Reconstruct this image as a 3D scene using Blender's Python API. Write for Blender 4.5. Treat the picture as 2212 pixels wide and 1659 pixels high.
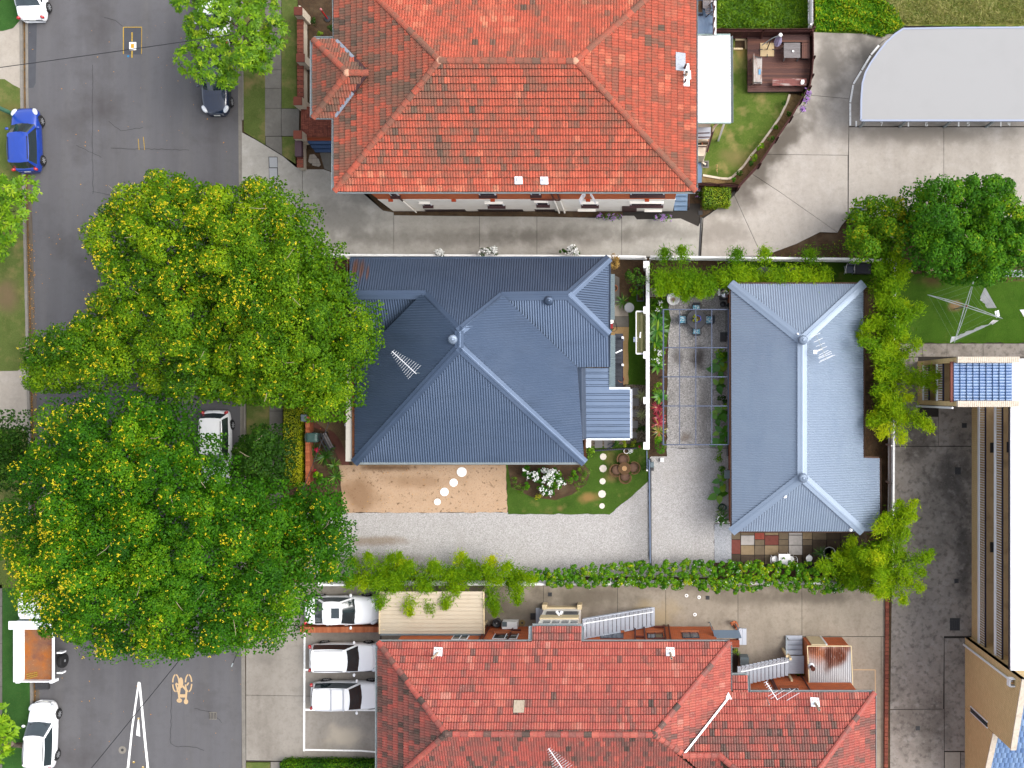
import bpy,bmesh,math,random
import numpy as np
from mathutils import Vector,Matrix,noise

for _o in list(bpy.data.objects): bpy.data.objects.remove(_o)
SC = bpy.context.scene
COL = SC.collection
R = math.radians
rnd = random.Random(11)
RNG = np.random.default_rng(11)

# ---------------------------------------------------------------- survey grid
# The aerial is a straight-down drone frame.  Survey sheet units: 34.5625 units
# per metre on the ground; the drone hangs 60 m above sheet point (1365, 845).
S,H,NX,NY = 34.5625,60.0,1365.0,845.0
def at(x,y,h=0.0):
    k = (H-h)/(H*S)
    return Vector(((x-NX)*k,(NY-y)*k,h))
def T(c,r,zx,zy,h=0.0): return at(553*c+zx/4,414.75*r+zy/4,h)
ZT = {'Z1': (1296.1,556.2,.13672),'Z2': (1242.1,756.1,.16275),'Z3': (1490.5,0,.12695),'Z4': (1479.7,205.2,.13672),
      'Z5': (1544.5,1123.3,.1709),'Z6': (1026.1,1274.5,.13672),'Z7': (1922.5,745.3,.13086),'Z8': (621.05,810.1,.1628),
      'Y1': (626.4,0,.3976),'Y2': (756.1,399.6,.2977),'Y3': (1134.1,399.6,.3189),'Y4': (1955,583.2,.2024),
      'Y5': (1566.1,1339.3,.2466),'Y6': (0,1269.1,.2269),'Y7': (621,1258.3,.4209),'Y8': (1263.7,1296.1,.2807)}
def Z(s,zx,zy,h=0.0):
    a = ZT[s]; return at(a[0]+zx*a[2],a[1]+zy*a[2],h)
def px(n,h=0.0): return n*(H-h)/(H*S)

# ---------------------------------------------------------------- camera, sky, sun, exposure
cd = bpy.data.cameras.new('camera'); cam = bpy.data.objects.new('camera',cd); COL.objects.link(cam)
cam.location = (0,0,H); cam.rotation_euler = (0,0,0)
cd.sensor_width = 36.0; cd.lens = 36.0*H/64.0
cd.shift_x =-(NX-1106)/2212.0; cd.shift_y = (NY-829.5)/2212.0
cd.clip_start = 1.0; cd.clip_end = 2000.0
SC.camera = cam
SUN_EL,SUN_AZ = R(52),R(84)          # azimuth clockwise from the top of the picture
world = bpy.data.worlds.new('World'); SC.world = world; world.use_nodes = True
wn = world.node_tree; wn.nodes.clear()
_sky = wn.nodes.new('ShaderNodeTexSky'); _sky.sky_type = 'NISHITA'; _sky.sun_disc = False
_sky.sun_elevation = SUN_EL; _sky.sun_rotation = SUN_AZ
_sky.dust_density = 4.0; _sky.air_density = 1.0; _sky.ozone_density = 1.0
_hs = wn.nodes.new('ShaderNodeHueSaturation'); _hs.inputs['Saturation'].default_value = 0.38
_bg = wn.nodes.new('ShaderNodeBackground'); _bg.inputs['Strength'].default_value = 0.15
_wo = wn.nodes.new('ShaderNodeOutputWorld')
wn.links.new(_sky.outputs[0],_hs.inputs['Color']); wn.links.new(_hs.outputs[0],_bg.inputs[0]); wn.links.new(_bg.outputs[0],_wo.inputs[0])
sd = bpy.data.lights.new('sun','SUN'); sun = bpy.data.objects.new('sun',sd); COL.objects.link(sun)
sd.energy = 0.8; sd.angle = R(35); sd.color = (1.0,0.97,0.93)
_dir = Vector((math.sin(SUN_AZ)*math.cos(SUN_EL),math.cos(SUN_AZ)*math.cos(SUN_EL),math.sin(SUN_EL)))
sun.rotation_euler = _dir.to_track_quat('Z','Y').to_euler()
sun.location = (20,20,80)
vs = SC.view_settings
vs.view_transform = 'Standard'; vs.look = 'None'; vs.gamma = 1.0; vs.use_curve_mapping = False
vs.exposure = 1.4

# ---------------------------------------------------------------- materials
def lin(v):
    v = v/255.0
    return v/12.92 if v <= .04045 else ((v+.055)/1.055) ** 2.4
def pc(r,g,b,k=.5): return (min(.85,lin(r)*k),min(.85,lin(g)*k),min(.85,lin(b)*k))
MATS = {}
def mat(name,base,rough=.8,spec=.3,metal=0.0,layers=(),bump=None,coat=0.0,alpha=1.0,trans=0.0,emit=None,coord='pos'):
    if name in MATS: return MATS[name]
    m = bpy.data.materials.new(name); m.use_nodes = True; MATS[name] = m
    nt = m.node_tree; N = nt.nodes; L = nt.links; N.clear()
    out = N.new('ShaderNodeOutputMaterial'); b = N.new('ShaderNodeBsdfPrincipled'); L.new(b.outputs[0],out.inputs[0])
    b.inputs['Roughness'].default_value = rough; b.inputs['Metallic'].default_value = metal
    b.inputs['Specular IOR Level'].default_value = spec
    b.inputs['Coat Weight'].default_value = coat; b.inputs['Coat Roughness'].default_value = .08
    if trans: b.inputs['Transmission Weight'].default_value = trans
    if coord == 'obj': co = N.new('ShaderNodeTexCoord').outputs['Object']
    else: co = N.new('ShaderNodeNewGeometry').outputs['Position']
    def scaled(st):
        if st == (1,1,1): return co
        mp = N.new('ShaderNodeMapping'); mp.inputs['Scale'].default_value = st; L.new(co,mp.inputs[0]); return mp.outputs[0]
    def rng(sock,lo,hi):
        mr = N.new('ShaderNodeMapRange'); mr.inputs[1].default_value = lo; mr.inputs[2].default_value = hi
        L.new(sock,mr.inputs[0]); return mr.outputs[0]
    def mul(a,v):
        mm = N.new('ShaderNodeMath'); mm.operation = 'MULTIPLY'; L.new(a,mm.inputs[0])
        if isinstance(v,(int,float)): mm.inputs[1].default_value = v
        else: L.new(v,mm.inputs[1])
        return mm.outputs[0]
    cur = None
    def mix(fac,colsock):
        nonlocal cur
        mx = N.new('ShaderNodeMix'); mx.data_type = 'RGBA'
        L.new(fac,mx.inputs[0])
        if cur is None: mx.inputs[6].default_value = (*base,1)
        else: L.new(cur,mx.inputs[6])
        if isinstance(colsock,tuple): mx.inputs[7].default_value = (*colsock,1)
        else: L.new(colsock,mx.inputs[7])
        cur = mx.outputs[2]
    for ly in layers:
        k = ly[0]
        if k == 'n':        # ('n', scale, colour, lo, hi, amount, stretch, detail)
            nz = N.new('ShaderNodeTexNoise'); nz.inputs['Scale'].default_value = ly[1]
            nz.inputs['Detail'].default_value = ly[7] if len(ly) > 7 else 5.0
            nz.inputs['Roughness'].default_value = .6
            L.new(scaled(ly[6] if len(ly) > 6 else (1,1,1)),nz.inputs['Vector'])
            mix(mul(rng(nz.outputs[0],ly[3],ly[4]),ly[5] if len(ly) > 5 else 1.0),ly[2])
        elif k == 'v':      # ('v', scale, colA, colB, amount): pebble cells
            vo = N.new('ShaderNodeTexVoronoi'); vo.inputs['Scale'].default_value = ly[1]; L.new(co,vo.inputs['Vector'])
            sp = N.new('ShaderNodeSeparateColor'); L.new(vo.outputs['Color'],sp.inputs[0])
            cr = N.new('ShaderNodeValToRGB'); cr.color_ramp.elements[0].color = (*ly[2],1); cr.color_ramp.elements[1].color = (*ly[3],1)
            L.new(sp.outputs[0],cr.inputs[0])
            nz = N.new('ShaderNodeValue'); nz.outputs[0].default_value = ly[4]
            mix(nz.outputs[0],cr.outputs[0])
        elif k == 'a':      # ('a', attribute, [(pos, colour)...], amount)
            at_ = N.new('ShaderNodeAttribute'); at_.attribute_name = ly[1]
            cr = N.new('ShaderNodeValToRGB'); els = cr.color_ramp.elements
            while len(els) < len(ly[2]): els.new(.5)
            for e,(p,cc) in zip(els,ly[2]): e.position = p; e.color = (*cc,1)
            L.new(at_.outputs['Fac'],cr.inputs[0])
            nz = N.new('ShaderNodeValue'); nz.outputs[0].default_value = ly[3] if len(ly) > 3 else 1.0
            mix(nz.outputs[0],cr.outputs[0])
        elif k == 'r':      # ('r', colA, colB, amount): random per object
            oi = N.new('ShaderNodeObjectInfo')
            cr = N.new('ShaderNodeValToRGB'); cr.color_ramp.elements[0].color = (*ly[1],1); cr.color_ramp.elements[1].color = (*ly[2],1)
            L.new(oi.outputs['Random'],cr.inputs[0])
            nz = N.new('ShaderNodeValue'); nz.outputs[0].default_value = ly[3]
            mix(nz.outputs[0],cr.outputs[0])
        elif k == 's':      # ('s', centre, rx, ry, colour, amount, angle): worn-in stain
            mp = N.new('ShaderNodeMapping'); mp.vector_type = 'TEXTURE'
            mp.inputs['Location'].default_value = (ly[1][0],ly[1][1],0); mp.inputs['Scale'].default_value = (ly[2],ly[3],1e3)
            mp.inputs['Rotation'].default_value = (0,0,ly[6] if len(ly) > 6 else 0)
            nz = N.new('ShaderNodeTexNoise'); nz.inputs['Scale'].default_value = .9; nz.inputs['Detail'].default_value = 6; L.new(co,nz.inputs['Vector'])
            L.new(co,mp.inputs[0])
            ln = N.new('ShaderNodeVectorMath'); ln.operation = 'LENGTH'; L.new(mp.outputs[0],ln.inputs[0])
            ad = N.new('ShaderNodeMath'); ad.operation = 'ADD'; L.new(ln.outputs['Value'],ad.inputs[0])
            mr = N.new('ShaderNodeMapRange'); mr.inputs[1].default_value = .3; mr.inputs[2].default_value = .7; mr.inputs[3].default_value =-.3; mr.inputs[4].default_value = .3
            L.new(nz.outputs[0],mr.inputs[0]); L.new(mr.outputs[0],ad.inputs[1])
            m2 = N.new('ShaderNodeMapRange'); m2.interpolation_type = 'SMOOTHSTEP'; m2.inputs[1].default_value = 1.15; m2.inputs[2].default_value = .15
            L.new(ad.outputs[0],m2.inputs[0])
            mix(mul(m2.outputs[0],ly[5]),ly[4])
        elif k == 'b':      # ('b', brick w, row h, mortar, colA, colB, mortar colour, axis) bricks too small to pick apart
            br = N.new('ShaderNodeTexBrick'); br.inputs['Scale'].default_value = 1.0
            br.inputs['Brick Width'].default_value = ly[1]; br.inputs['Row Height'].default_value = ly[2]; br.inputs['Mortar Size'].default_value = ly[3]
            br.inputs['Color1'].default_value = (*ly[4],1); br.inputs['Color2'].default_value = (*ly[5],1); br.inputs['Mortar'].default_value = (*ly[6],1)
            sp = N.new('ShaderNodeSeparateXYZ'); L.new(co,sp.inputs[0]); cb = N.new('ShaderNodeCombineXYZ')
            if ly[7] == 'y': L.new(sp.outputs[1],cb.inputs[0]); L.new(sp.outputs[2],cb.inputs[1])
            elif ly[7] == 'x': L.new(sp.outputs[0],cb.inputs[0]); L.new(sp.outputs[2],cb.inputs[1])
            else: L.new(sp.outputs[0],cb.inputs[0]); L.new(sp.outputs[1],cb.inputs[1])
            L.new(cb.outputs[0],br.inputs['Vector'])
            nz = N.new('ShaderNodeValue'); nz.outputs[0].default_value = 1.0
            mix(nz.outputs[0],br.outputs['Color'])
    if cur is None: b.inputs['Base Color'].default_value = (*base,1)
    else: L.new(cur,b.inputs['Base Color'])
    if bump:
        nz = N.new('ShaderNodeTexNoise'); nz.inputs['Scale'].default_value = bump[0]; nz.inputs['Detail'].default_value = 4; L.new(co,nz.inputs['Vector'])
        bp = N.new('ShaderNodeBump'); bp.inputs['Strength'].default_value = bump[1]; bp.inputs['Distance'].default_value = bump[2] if len(bump) > 2 else .02
        L.new(nz.outputs[0],bp.inputs['Height']); L.new(bp.outputs[0],b.inputs['Normal'])
    m.diffuse_color = (*base,1)
    return m
def leafmat(name,ramp,transl=.3,rough=.5,spec=.25):
    if name in MATS: return MATS[name]
    m = bpy.data.materials.new(name); m.use_nodes = True; MATS[name] = m
    nt = m.node_tree; N = nt.nodes; L = nt.links; N.clear()
    out = N.new('ShaderNodeOutputMaterial'); b = N.new('ShaderNodeBsdfPrincipled'); tr = N.new('ShaderNodeBsdfTranslucent'); mx = N.new('ShaderNodeMixShader')
    a = N.new('ShaderNodeAttribute'); a.attribute_name = 'tint'
    cr = N.new('ShaderNodeValToRGB'); els = cr.color_ramp.elements
    while len(els) < len(ramp): els.new(.5)
    for e,(p,cc) in zip(els,ramp): e.position = p; e.color = (*cc,1)
    L.new(a.outputs['Fac'],cr.inputs[0]); L.new(cr.outputs[0],b.inputs['Base Color']); L.new(cr.outputs[0],tr.inputs[0])
    b.inputs['Roughness'].default_value = rough; b.inputs['Specular IOR Level'].default_value = spec
    mx.inputs[0].default_value = transl
    L.new(b.outputs[0],mx.inputs[1]); L.new(tr.outputs[0],mx.inputs[2]); L.new(mx.outputs[0],out.inputs[0])
    return m

# ---------------------------------------------------------------- objects
def tag(o,label=None,cat=None,group=None,kind=None):
    if label: o['label'] = label
    if cat: o['category'] = cat
    if group: o['group'] = group
    if kind: o['kind'] = kind
    return o
def thing(name,label,cat,loc=(0,0,0),rz=0.0,group=None):
    o = bpy.data.objects.new(name,None); COL.objects.link(o); o.empty_display_size = .3
    o.location = loc; o.rotation_euler = (0,0,rz)
    return tag(o,label,cat,group)
def world_of(o):
    m = Matrix.Translation(o.location) @ o.rotation_euler.to_matrix().to_4x4() @ Matrix.Diagonal((*o.scale,1))
    return world_of(o.parent) @ o.matrix_parent_inverse @ m if o.parent else m
def link(o,parent=None,local=False):
    COL.objects.link(o)
    if parent is not None:
        o.parent = parent
        if not local: o.matrix_parent_inverse = world_of(parent).inverted()
    return o
def copy_tree(o,parent=None):
    c = o.copy(); COL.objects.link(c)
    if parent is not None: c.parent = parent
    for ch in o.children: copy_tree(ch,c)
    return c
class MB:
    """collects simple shapes; build() links them as one mesh object"""
    def __init__(s): s.v = []; s.f = []
    def add(s,vs,fs):
        n = len(s.v); s.v.extend([tuple(v) for v in vs]); s.f.extend([tuple(i+n for i in f) for f in fs]); return s
    def box(s,c,d,rz=0.0,M=None):
        c = Vector(c); pts = []
        rot = Matrix.Rotation(rz,3,'Z') if M is None else M
        for sx in (-1,1):
            for sy in (-1,1):
                for sz in (-1,1): pts.append(c+rot @ Vector((sx*d[0]/2,sy*d[1]/2,sz*d[2]/2)))
        return s.add(pts,[(0,1,3,2),(4,6,7,5),(0,4,5,1),(2,3,7,6),(0,2,6,4),(1,5,7,3)])
    def beam(s,a,b,w,h,up=(0,0,1)):
        a = Vector(a); b = Vector(b); d = (b-a); l = d.length
        if l < 1e-6: return s
        x = d/l; up = Vector(up)
        if abs(x.dot(up)) > .99: up = Vector((0,1,0))
        y = up.cross(x).normalized(); z = x.cross(y)
        M = Matrix((x,y,z)).transposed()
        return s.box((a+b)/2,(l,w,h),M=M)
    def prism(s,poly,z0,z1):
        p = [(q[0],q[1]) for q in poly]
        if sum(p[i][0]*p[(i+1) % len(p)][1]-p[(i+1) % len(p)][0]*p[i][1] for i in range(len(p))) < 0: p.reverse()
        n = len(p)
        return s.add([(x,y,z0) for x,y in p]+[(x,y,z1) for x,y in p],
                     [tuple(range(n,2*n)),tuple(reversed(range(n)))]+[(i,(i+1) % n,n+(i+1) % n,n+i) for i in range(n)])
    def sheet(s,poly,z):
        p = [(q[0],q[1]) for q in poly]
        if sum(p[i][0]*p[(i+1) % len(p)][1]-p[(i+1) % len(p)][0]*p[i][1] for i in range(len(p))) < 0: p.reverse()
        return s.add([(x,y,z) for x,y in p],[tuple(range(len(p)))])
    def poly(s,pts): return s.add(pts,[tuple(range(len(pts)))])
    def slab(s,pts,n,t):
        """solid plate: polygon pts extruded by t along -n"""
        pts = [Vector(p) for p in pts]; n = Vector(n).normalized(); k = len(pts)
        return s.add(pts+[p-n*t for p in pts],[tuple(range(k)),tuple(reversed(range(k,2*k)))]+[(i,k+i,k+(i+1) % k,(i+1) % k) for i in range(k)])
    def tube(s,pts,r,n=8,r1=None,cap=True):
        pts = [Vector(p) for p in pts]; rings = []; m = len(pts)
        for i,p in enumerate(pts):
            d = (pts[min(i+1,m-1)]-pts[max(i-1,0)]).normalized()
            up = Vector((0,0,1)) if abs(d.z) < .95 else Vector((1,0,0))
            a = d.cross(up).normalized(); b = a.cross(d)
            rr = r if r1 is None else r+(r1-r)*i/max(1,m-1)
            rings.append([p+(a*math.cos(t)+b*math.sin(t))*rr for t in [2*math.pi*k/n for k in range(n)]])
        vs = [v for rg in rings for v in rg]; fs = []
        for i in range(m-1):
            for k in range(n): fs.append((i*n+k,i*n+(k+1) % n,(i+1)*n+(k+1) % n,(i+1)*n+k))
        if cap: fs += [tuple(range(n)),tuple(reversed(range((m-1)*n,m*n)))]
        return s.add(vs,fs)
    def lathe(s,c,prof,n=20,M=None):
        """prof: list of (radius, z)"""
        c = Vector(c); M = M or Matrix.Identity(3); vs = []; fs = []
        for r,z in prof:
            for k in range(n):
                t = 2*math.pi*k/n; vs.append(c+M @ Vector((r*math.cos(t),r*math.sin(t),z)))
        for i in range(len(prof)-1):
            for k in range(n): fs.append((i*n+k,i*n+(k+1) % n,(i+1)*n+(k+1) % n,(i+1)*n+k))
        fs.append(tuple(reversed(range(n)))); fs.append(tuple(range((len(prof)-1)*n,len(prof)*n)))
        return s.add(vs,fs)
    def ball(s,c,d,n=10,m=6,M=None):
        c = Vector(c); M = M or Matrix.Identity(3)
        return s.lathe(c,[(0,0)],3) if False else s._ball(c,d,n,m,M)
    def _ball(s,c,d,n,m,M):
        vs = [c+M @ Vector((0,0,-d[2]))]
        for j in range(1,m):
            p =-math.pi/2+math.pi*j/m
            for k in range(n):
                t = 2*math.pi*k/n
                vs.append(c+M @ Vector((d[0]*math.cos(p)*math.cos(t),d[1]*math.cos(p)*math.sin(t),d[2]*math.sin(p))))
        vs.append(c+M @ Vector((0,0,d[2]))); fs = []
        for k in range(n): fs.append((0,1+(k+1) % n,1+k)); fs.append((len(vs)-1,1+(m-2)*n+k,1+(m-2)*n+(k+1) % n))
        for j in range(m-2):
            for k in range(n): fs.append((1+j*n+k,1+j*n+(k+1) % n,1+(j+1)*n+(k+1) % n,1+(j+1)*n+k))
        return s.add(vs,fs)
    def mesh(s,name,m,smooth=False):
        me = bpy.data.meshes.new(name); me.from_pydata(s.v,[],s.f)
        if m is not None: me.materials.append(m)
        if smooth: me.polygons.foreach_set('use_smooth',[True]*len(me.polygons))
        me.update(); return me
    def build(s,name,m,parent=None,smooth=False,local=False,bevel=0.0):
        o = bpy.data.objects.new(name,s.mesh(name,m,smooth))
        if bevel:
            bv = o.modifiers.new('bevel','BEVEL'); bv.width = bevel; bv.segments = 1; bv.limit_method = 'ANGLE'
        return link(o,parent,local)
def tint_attr(me,vals):
    a = me.attributes.new('tint','FLOAT','POINT'); a.data.foreach_set('value',np.asarray(vals,dtype=np.float32))
def np_mesh(name,V,F,m,tint=None):
    """V (n,3); F (m,k) one polygon size"""
    me = bpy.data.meshes.new(name); n,k = F.shape
    me.vertices.add(len(V)); me.vertices.foreach_set('co',np.ascontiguousarray(V,dtype=np.float32).ravel())
    me.loops.add(n*k); me.loops.foreach_set('vertex_index',np.ascontiguousarray(F,dtype=np.int32).ravel())
    me.polygons.add(n); me.polygons.foreach_set('loop_start',np.arange(0,n*k,k,dtype=np.int32))
    if tint is not None: tint_attr(me,tint)
    me.materials.append(m); me.update(calc_edges=True); return me
def clip(poly,n,d):
    """keep the side n.p <= d of a 2-D polygon"""
    out = []
    for i,p in enumerate(poly):
        q = poly[(i+1) % len(poly)]
        a = n[0]*p[0]+n[1]*p[1]-d; b = n[0]*q[0]+n[1]*q[1]-d
        if a <= 0: out.append(p)
        if (a < 0 < b) or (b < 0 < a):
            t = a/(a-b); out.append((p[0]+(q[0]-p[0])*t,p[1]+(q[1]-p[1])*t))
    return out
def area2(p): return sum(p[i][0]*p[(i+1) % len(p)][1]-p[(i+1) % len(p)][0]*p[i][1] for i in range(len(p)))/2
def clip_convex(poly,hull):
    if area2(hull) < 0: hull = hull[::-1]
    for i,a in enumerate(hull):
        b = hull[(i+1) % len(hull)]; n = (b[1]-a[1],a[0]-b[0])
        poly = clip(poly,n,n[0]*a[0]+n[1]*a[1])
        if len(poly) < 3: return []
    return poly
def plane3(a,b,c):
    a,b,c = Vector(a),Vector(b),Vector(c); n = (b-a).cross(c-a).normalized()
    if n.z < 0: n =-n
    return a,n
def hit(x,y,pl):
    """where the line of sight through sheet point (x, y) meets a roof plane"""
    o,n = pl; p0 = Vector((0,0,H)); d = at(x,y,0)-p0
    return p0+d*((o-p0).dot(n)/d.dot(n))
def inside(p,poly):
    c = False; j = len(poly)-1
    for i in range(len(poly)):
        a,b = poly[i],poly[j]
        if (a[1] > p[1]) != (b[1] > p[1]) and p[0] < (b[0]-a[0])*(p[1]-a[1])/(b[1]-a[1])+a[0]: c = not c
        j = i
    return c
def edge_dist(p,poly):
    best = 1e9
    for i,a in enumerate(poly):
        b = poly[(i+1) % len(poly)]; dx,dy = b[0]-a[0],b[1]-a[1]
        t = max(0,min(1,((p[0]-a[0])*dx+(p[1]-a[1])*dy)/(dx*dx+dy*dy+1e-9)))
        best = min(best,math.hypot(p[0]-a[0]-dx*t,p[1]-a[1]-dy*t))
    return best

# ---------------------------------------------------------------- roofing
def frame_of(pts,eave_a,eave_b):
    a = Vector(eave_a); u = (Vector(eave_b)-a).normalized()
    o,n = plane3(*pts[:3])
    u = (u-n*u.dot(n)).normalized(); v = n.cross(u)
    if v.z < 0: v =-v
    return a,u,v,n
def corrugated(name,pts,eave_a,eave_b,m,parent,pitch=.15,amp=.02,profile='sine',lift=0.0):
    a,u,v,n = frame_of(pts,eave_a,eave_b)
    P2 = [((Vector(p)-a).dot(u),(Vector(p)-a).dot(v)) for p in pts]
    if profile == 'sine': prof = [(0,1),(.25,0),(.5,-1),(.75,0)]
    else: prof = [(0,-1),(.62,-1),(.72,1),(.9,1)]      # flat pan with a raised rib
    lo = min(p[0] for p in P2); hi = max(p[0] for p in P2)
    br = []; k = math.floor(lo/pitch)
    while k*pitch < hi+pitch:
        br += [((k+f)*pitch,z*amp) for f,z in prof]; k += 1
    mb = MB(); 
    for (u0,z0),(u1,z1) in zip(br,br[1:]):
        if u1 < lo or u0 > hi: continue
        q = clip(clip(P2,(1,0),u1),(-1,0),-u0)
        if len(q) < 3 or abs(area2(q)) < 1e-6: continue
        if area2(q) < 0: q = q[::-1]
        mb.poly([a+u*x+v*y+n*(lift+z0+(z1-z0)*(x-u0)/(u1-u0)) for x,y in q])
    o = mb.build(name,m,parent)
    return o
TILE_X = [0,.1,.25,.4,.5,.6,.75,.9,1]
TILE_Z = [0,.03,.042,.03,0,.03,.042,.03,0]
def tile_field(pts,eave_a,eave_b,gauge,width,tint_fn,v_start=-.06):
    """returns list of (corner point, u, v, n, tint, full?, local polygons) for one roof face (convex)"""
    a,u,v,n = frame_of(pts,eave_a,eave_b)
    P2 = [((Vector(p)-a).dot(u),(Vector(p)-a).dot(v)) for p in pts]
    if area2(P2) < 0: P2 = P2[::-1]
    u0 = min(p[0] for p in P2); u1 = max(p[0] for p in P2); v1 = max(p[1] for p in P2); out = []
    r = 0; vv = v_start+min(p[1] for p in P2)
    while vv < v1:
        c0 = math.floor((u0)/width)-1
        for c in range(c0,int(u1/width)+2):
            uu = c*width+(width*.5 if r % 2 else 0)
            rect = [(uu,vv),(uu+width,vv),(uu+width,vv+gauge),(uu,vv+gauge)]
            cut = clip_convex(rect,P2 if r else [(p[0],p[1]+(v_start if abs(p[1]-min(q[1] for q in P2)) < .01 else 0)) for p in P2])
            ar = abs(area2(cut)) if len(cut) > 2 else 0
            if ar < width*gauge*.04: continue
            w = a+u*(uu+width/2)+v*(vv+gauge/2)
            out.append((uu,vv,ar > width*gauge*.985,tint_fn(w),(a,u,v,n),P2))
        vv += gauge; r += 1
    return out
def tile_polys(t,gauge,width):
    uu,vv,full,tint,(a,u,v,n),P2 = t; polys = []
    def zf(x,y):
        i = min(7,max(0,next((k for k in range(8) if x <= TILE_X[k+1]+1e-6),7)))
        f = (x-TILE_X[i])/(TILE_X[i+1]-TILE_X[i]); return TILE_Z[i]+(TILE_Z[i+1]-TILE_Z[i])*f+.055*(1-y)+.012
    for i in range(8):
        q = [(TILE_X[i],.10),(TILE_X[i+1],.10),(TILE_X[i+1],1),(TILE_X[i],1)]
        g = [(uu+x*width,vv+y*gauge) for x,y in q]
        if not full: g = clip_convex(g,P2)
        if len(g) < 3: continue
        polys.append([a+u*x+v*y+n*zf((x-uu)/width,(y-vv)/gauge) for x,y in g])
        if full:
            l = g[0],g[1]
            polys.append([a+u*l[0][0]+v*l[0][1]+n*.0,a+u*l[1][0]+v*l[1][1]+n*.0,
                          a+u*l[1][0]+v*l[1][1]+n*zf(q[1][0],0),a+u*l[0][0]+v*l[0][1]+n*zf(q[0][0],0)])
    return polys
def tile_roof(parent,faces,gauge,width,m,tint_fn,singles=300):
    """faces: list of (pts, eave_a, eave_b); the tiles nearest the drone are objects, the rest one part"""
    tiles = []
    for pts,ea,eb in faces: tiles += tile_field(pts,ea,eb,gauge,width,tint_fn)
    def dist(t):
        a,u,v,n = t[4]; w = a+u*t[0]+v*t[1]; d = (w-Vector((0,0,H)))
        p = (w.x/(H-w.z)*H*S+NX,NY-w.y/(H-w.z)*H*S)
        return d.length+(0 if -5 < p[0] < 2217 and -5 < p[1] < 1664 and t[2] else 1e4)
    tiles.sort(key=dist)
    proto = {}
    def tile_mesh(tn):
        k = round(tn*11)
        if k in proto: return proto[k]
        ps = tile_polys((0,0,True,tn,(Vector((0,0,0)),Vector((1,0,0)),Vector((0,1,0)),Vector((0,0,1))),None),gauge,width)
        mb = MB()
        for p in ps: mb.poly(p)
        me = mb.mesh('roof_tile',m); tint_attr(me,[k/11.0]*len(me.vertices)); proto[k] = me; return me
    inv = world_of(parent).inverted(); rest = []; n1 = 0
    for t in tiles:
        if n1 < singles and t[2]:
            a,u,v,n = t[4]; o = bpy.data.objects.new('roof_tile',tile_mesh(t[3])); COL.objects.link(o); o.parent = parent; o.matrix_parent_inverse = inv
            Mx = Matrix((u,v,n)).transposed().to_4x4(); Mx.translation = a+u*t[0]+v*t[1]; n1 += 1
            o.matrix_basis = Mx
        else: rest.append(t)
    mb = MB(); tn = []
    for t in rest:
        for p in tile_polys(t,gauge,width): mb.poly(p); tn += [t[3]]*len(p)
    me = mb.mesh('roof_tiles',m); tint_attr(me,tn)
    o = bpy.data.objects.new('roof_tiles',me); link(o,parent); o['kind'] = 'stuff'
    return o
def ridge_caps(parent,a,b,m,tint_fn,w=.34,step=.42,lift=.05,name='ridge_cap'):
    """a row of half-round capping tiles from a up to b"""
    a,b = Vector(a),Vector(b); d = b-a; n = max(1,round(d.length/step)); x = d.normalized(); y = Vector((0,0,1)).cross(x).normalized(); z = x.cross(y)
    inv = world_of(parent).inverted()
    for i in range(n):
        L = d.length/n; mb = MB(); vs = []; fs = []
        for e,(s_,up) in enumerate(((-.03,.035),(L,0.0))):
            for k in range(6):
                t = math.pi*k/5; vs.append((s_,math.cos(t)*w/2,math.sin(t)*w*.3+up-.04))
        for k in range(5): fs.append((k,k+1,7+k,6+k))
        fs.append((0,1,2,3,4,5)); mb.add(vs,fs)
        me = mb.mesh(name,m); p = a+x*(L*i); tint_attr(me,[tint_fn(p)]*12)
        o = bpy.data.objects.new(name,me); COL.objects.link(o); o.parent = parent; o.matrix_parent_inverse = inv
        Mx = Matrix((x,y,z)).transposed().to_4x4(); Mx.translation = p+z*lift; o.matrix_basis = Mx
def flashing(parent,a,b,m,w=.4,name='ridge_cap',lift=.03):
    """folded sheet-metal capping over a ridge or hip"""
    a,b = Vector(a),Vector(b); x = (b-a).normalized(); y = Vector((0,0,1)).cross(x).normalized(); z = x.cross(y); mb = MB(); vs = []
    prof = [(-.5,-.02),(-.16,.0),(-.08,.014),(.08,.014),(.16,.0),(.5,-.02)]
    for p in (a-x*.05,b+x*.05):
        for q,h in prof: vs.append(p+y*q*w+z*(h+lift))
    mb.add(vs,[(k,k+1,7+k,6+k) for k in range(5)]+[(0,1,2,3,4,5),(11,10,9,8,7,6)])
    return mb.build(name,m,parent)
def gutter(parent,a,b,m,w=.14,h=.13,out=None,name='gutter'):
    """open box gutter along an eave; out = unit vector away from the roof"""
    a,b = Vector(a),Vector(b); out = Vector(out); mb = MB(); z = Vector((0,0,1)); t = .018
    for o0,o1,z0,z1 in ((0,w,-h,-h+t),(w-t,w,-h+t,0),(0,t,-h+t,-.02)):
        vs = [p+out*o_+z*zz for p in (a,b) for o_,zz in ((o0,z0),(o1,z0),(o1,z1),(o0,z1))]
        mb.add(vs,[(0,1,5,4),(1,2,6,5),(2,3,7,6),(3,0,4,7),(0,3,2,1),(4,5,6,7)])
    return mb.build(name,m,parent)
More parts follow.
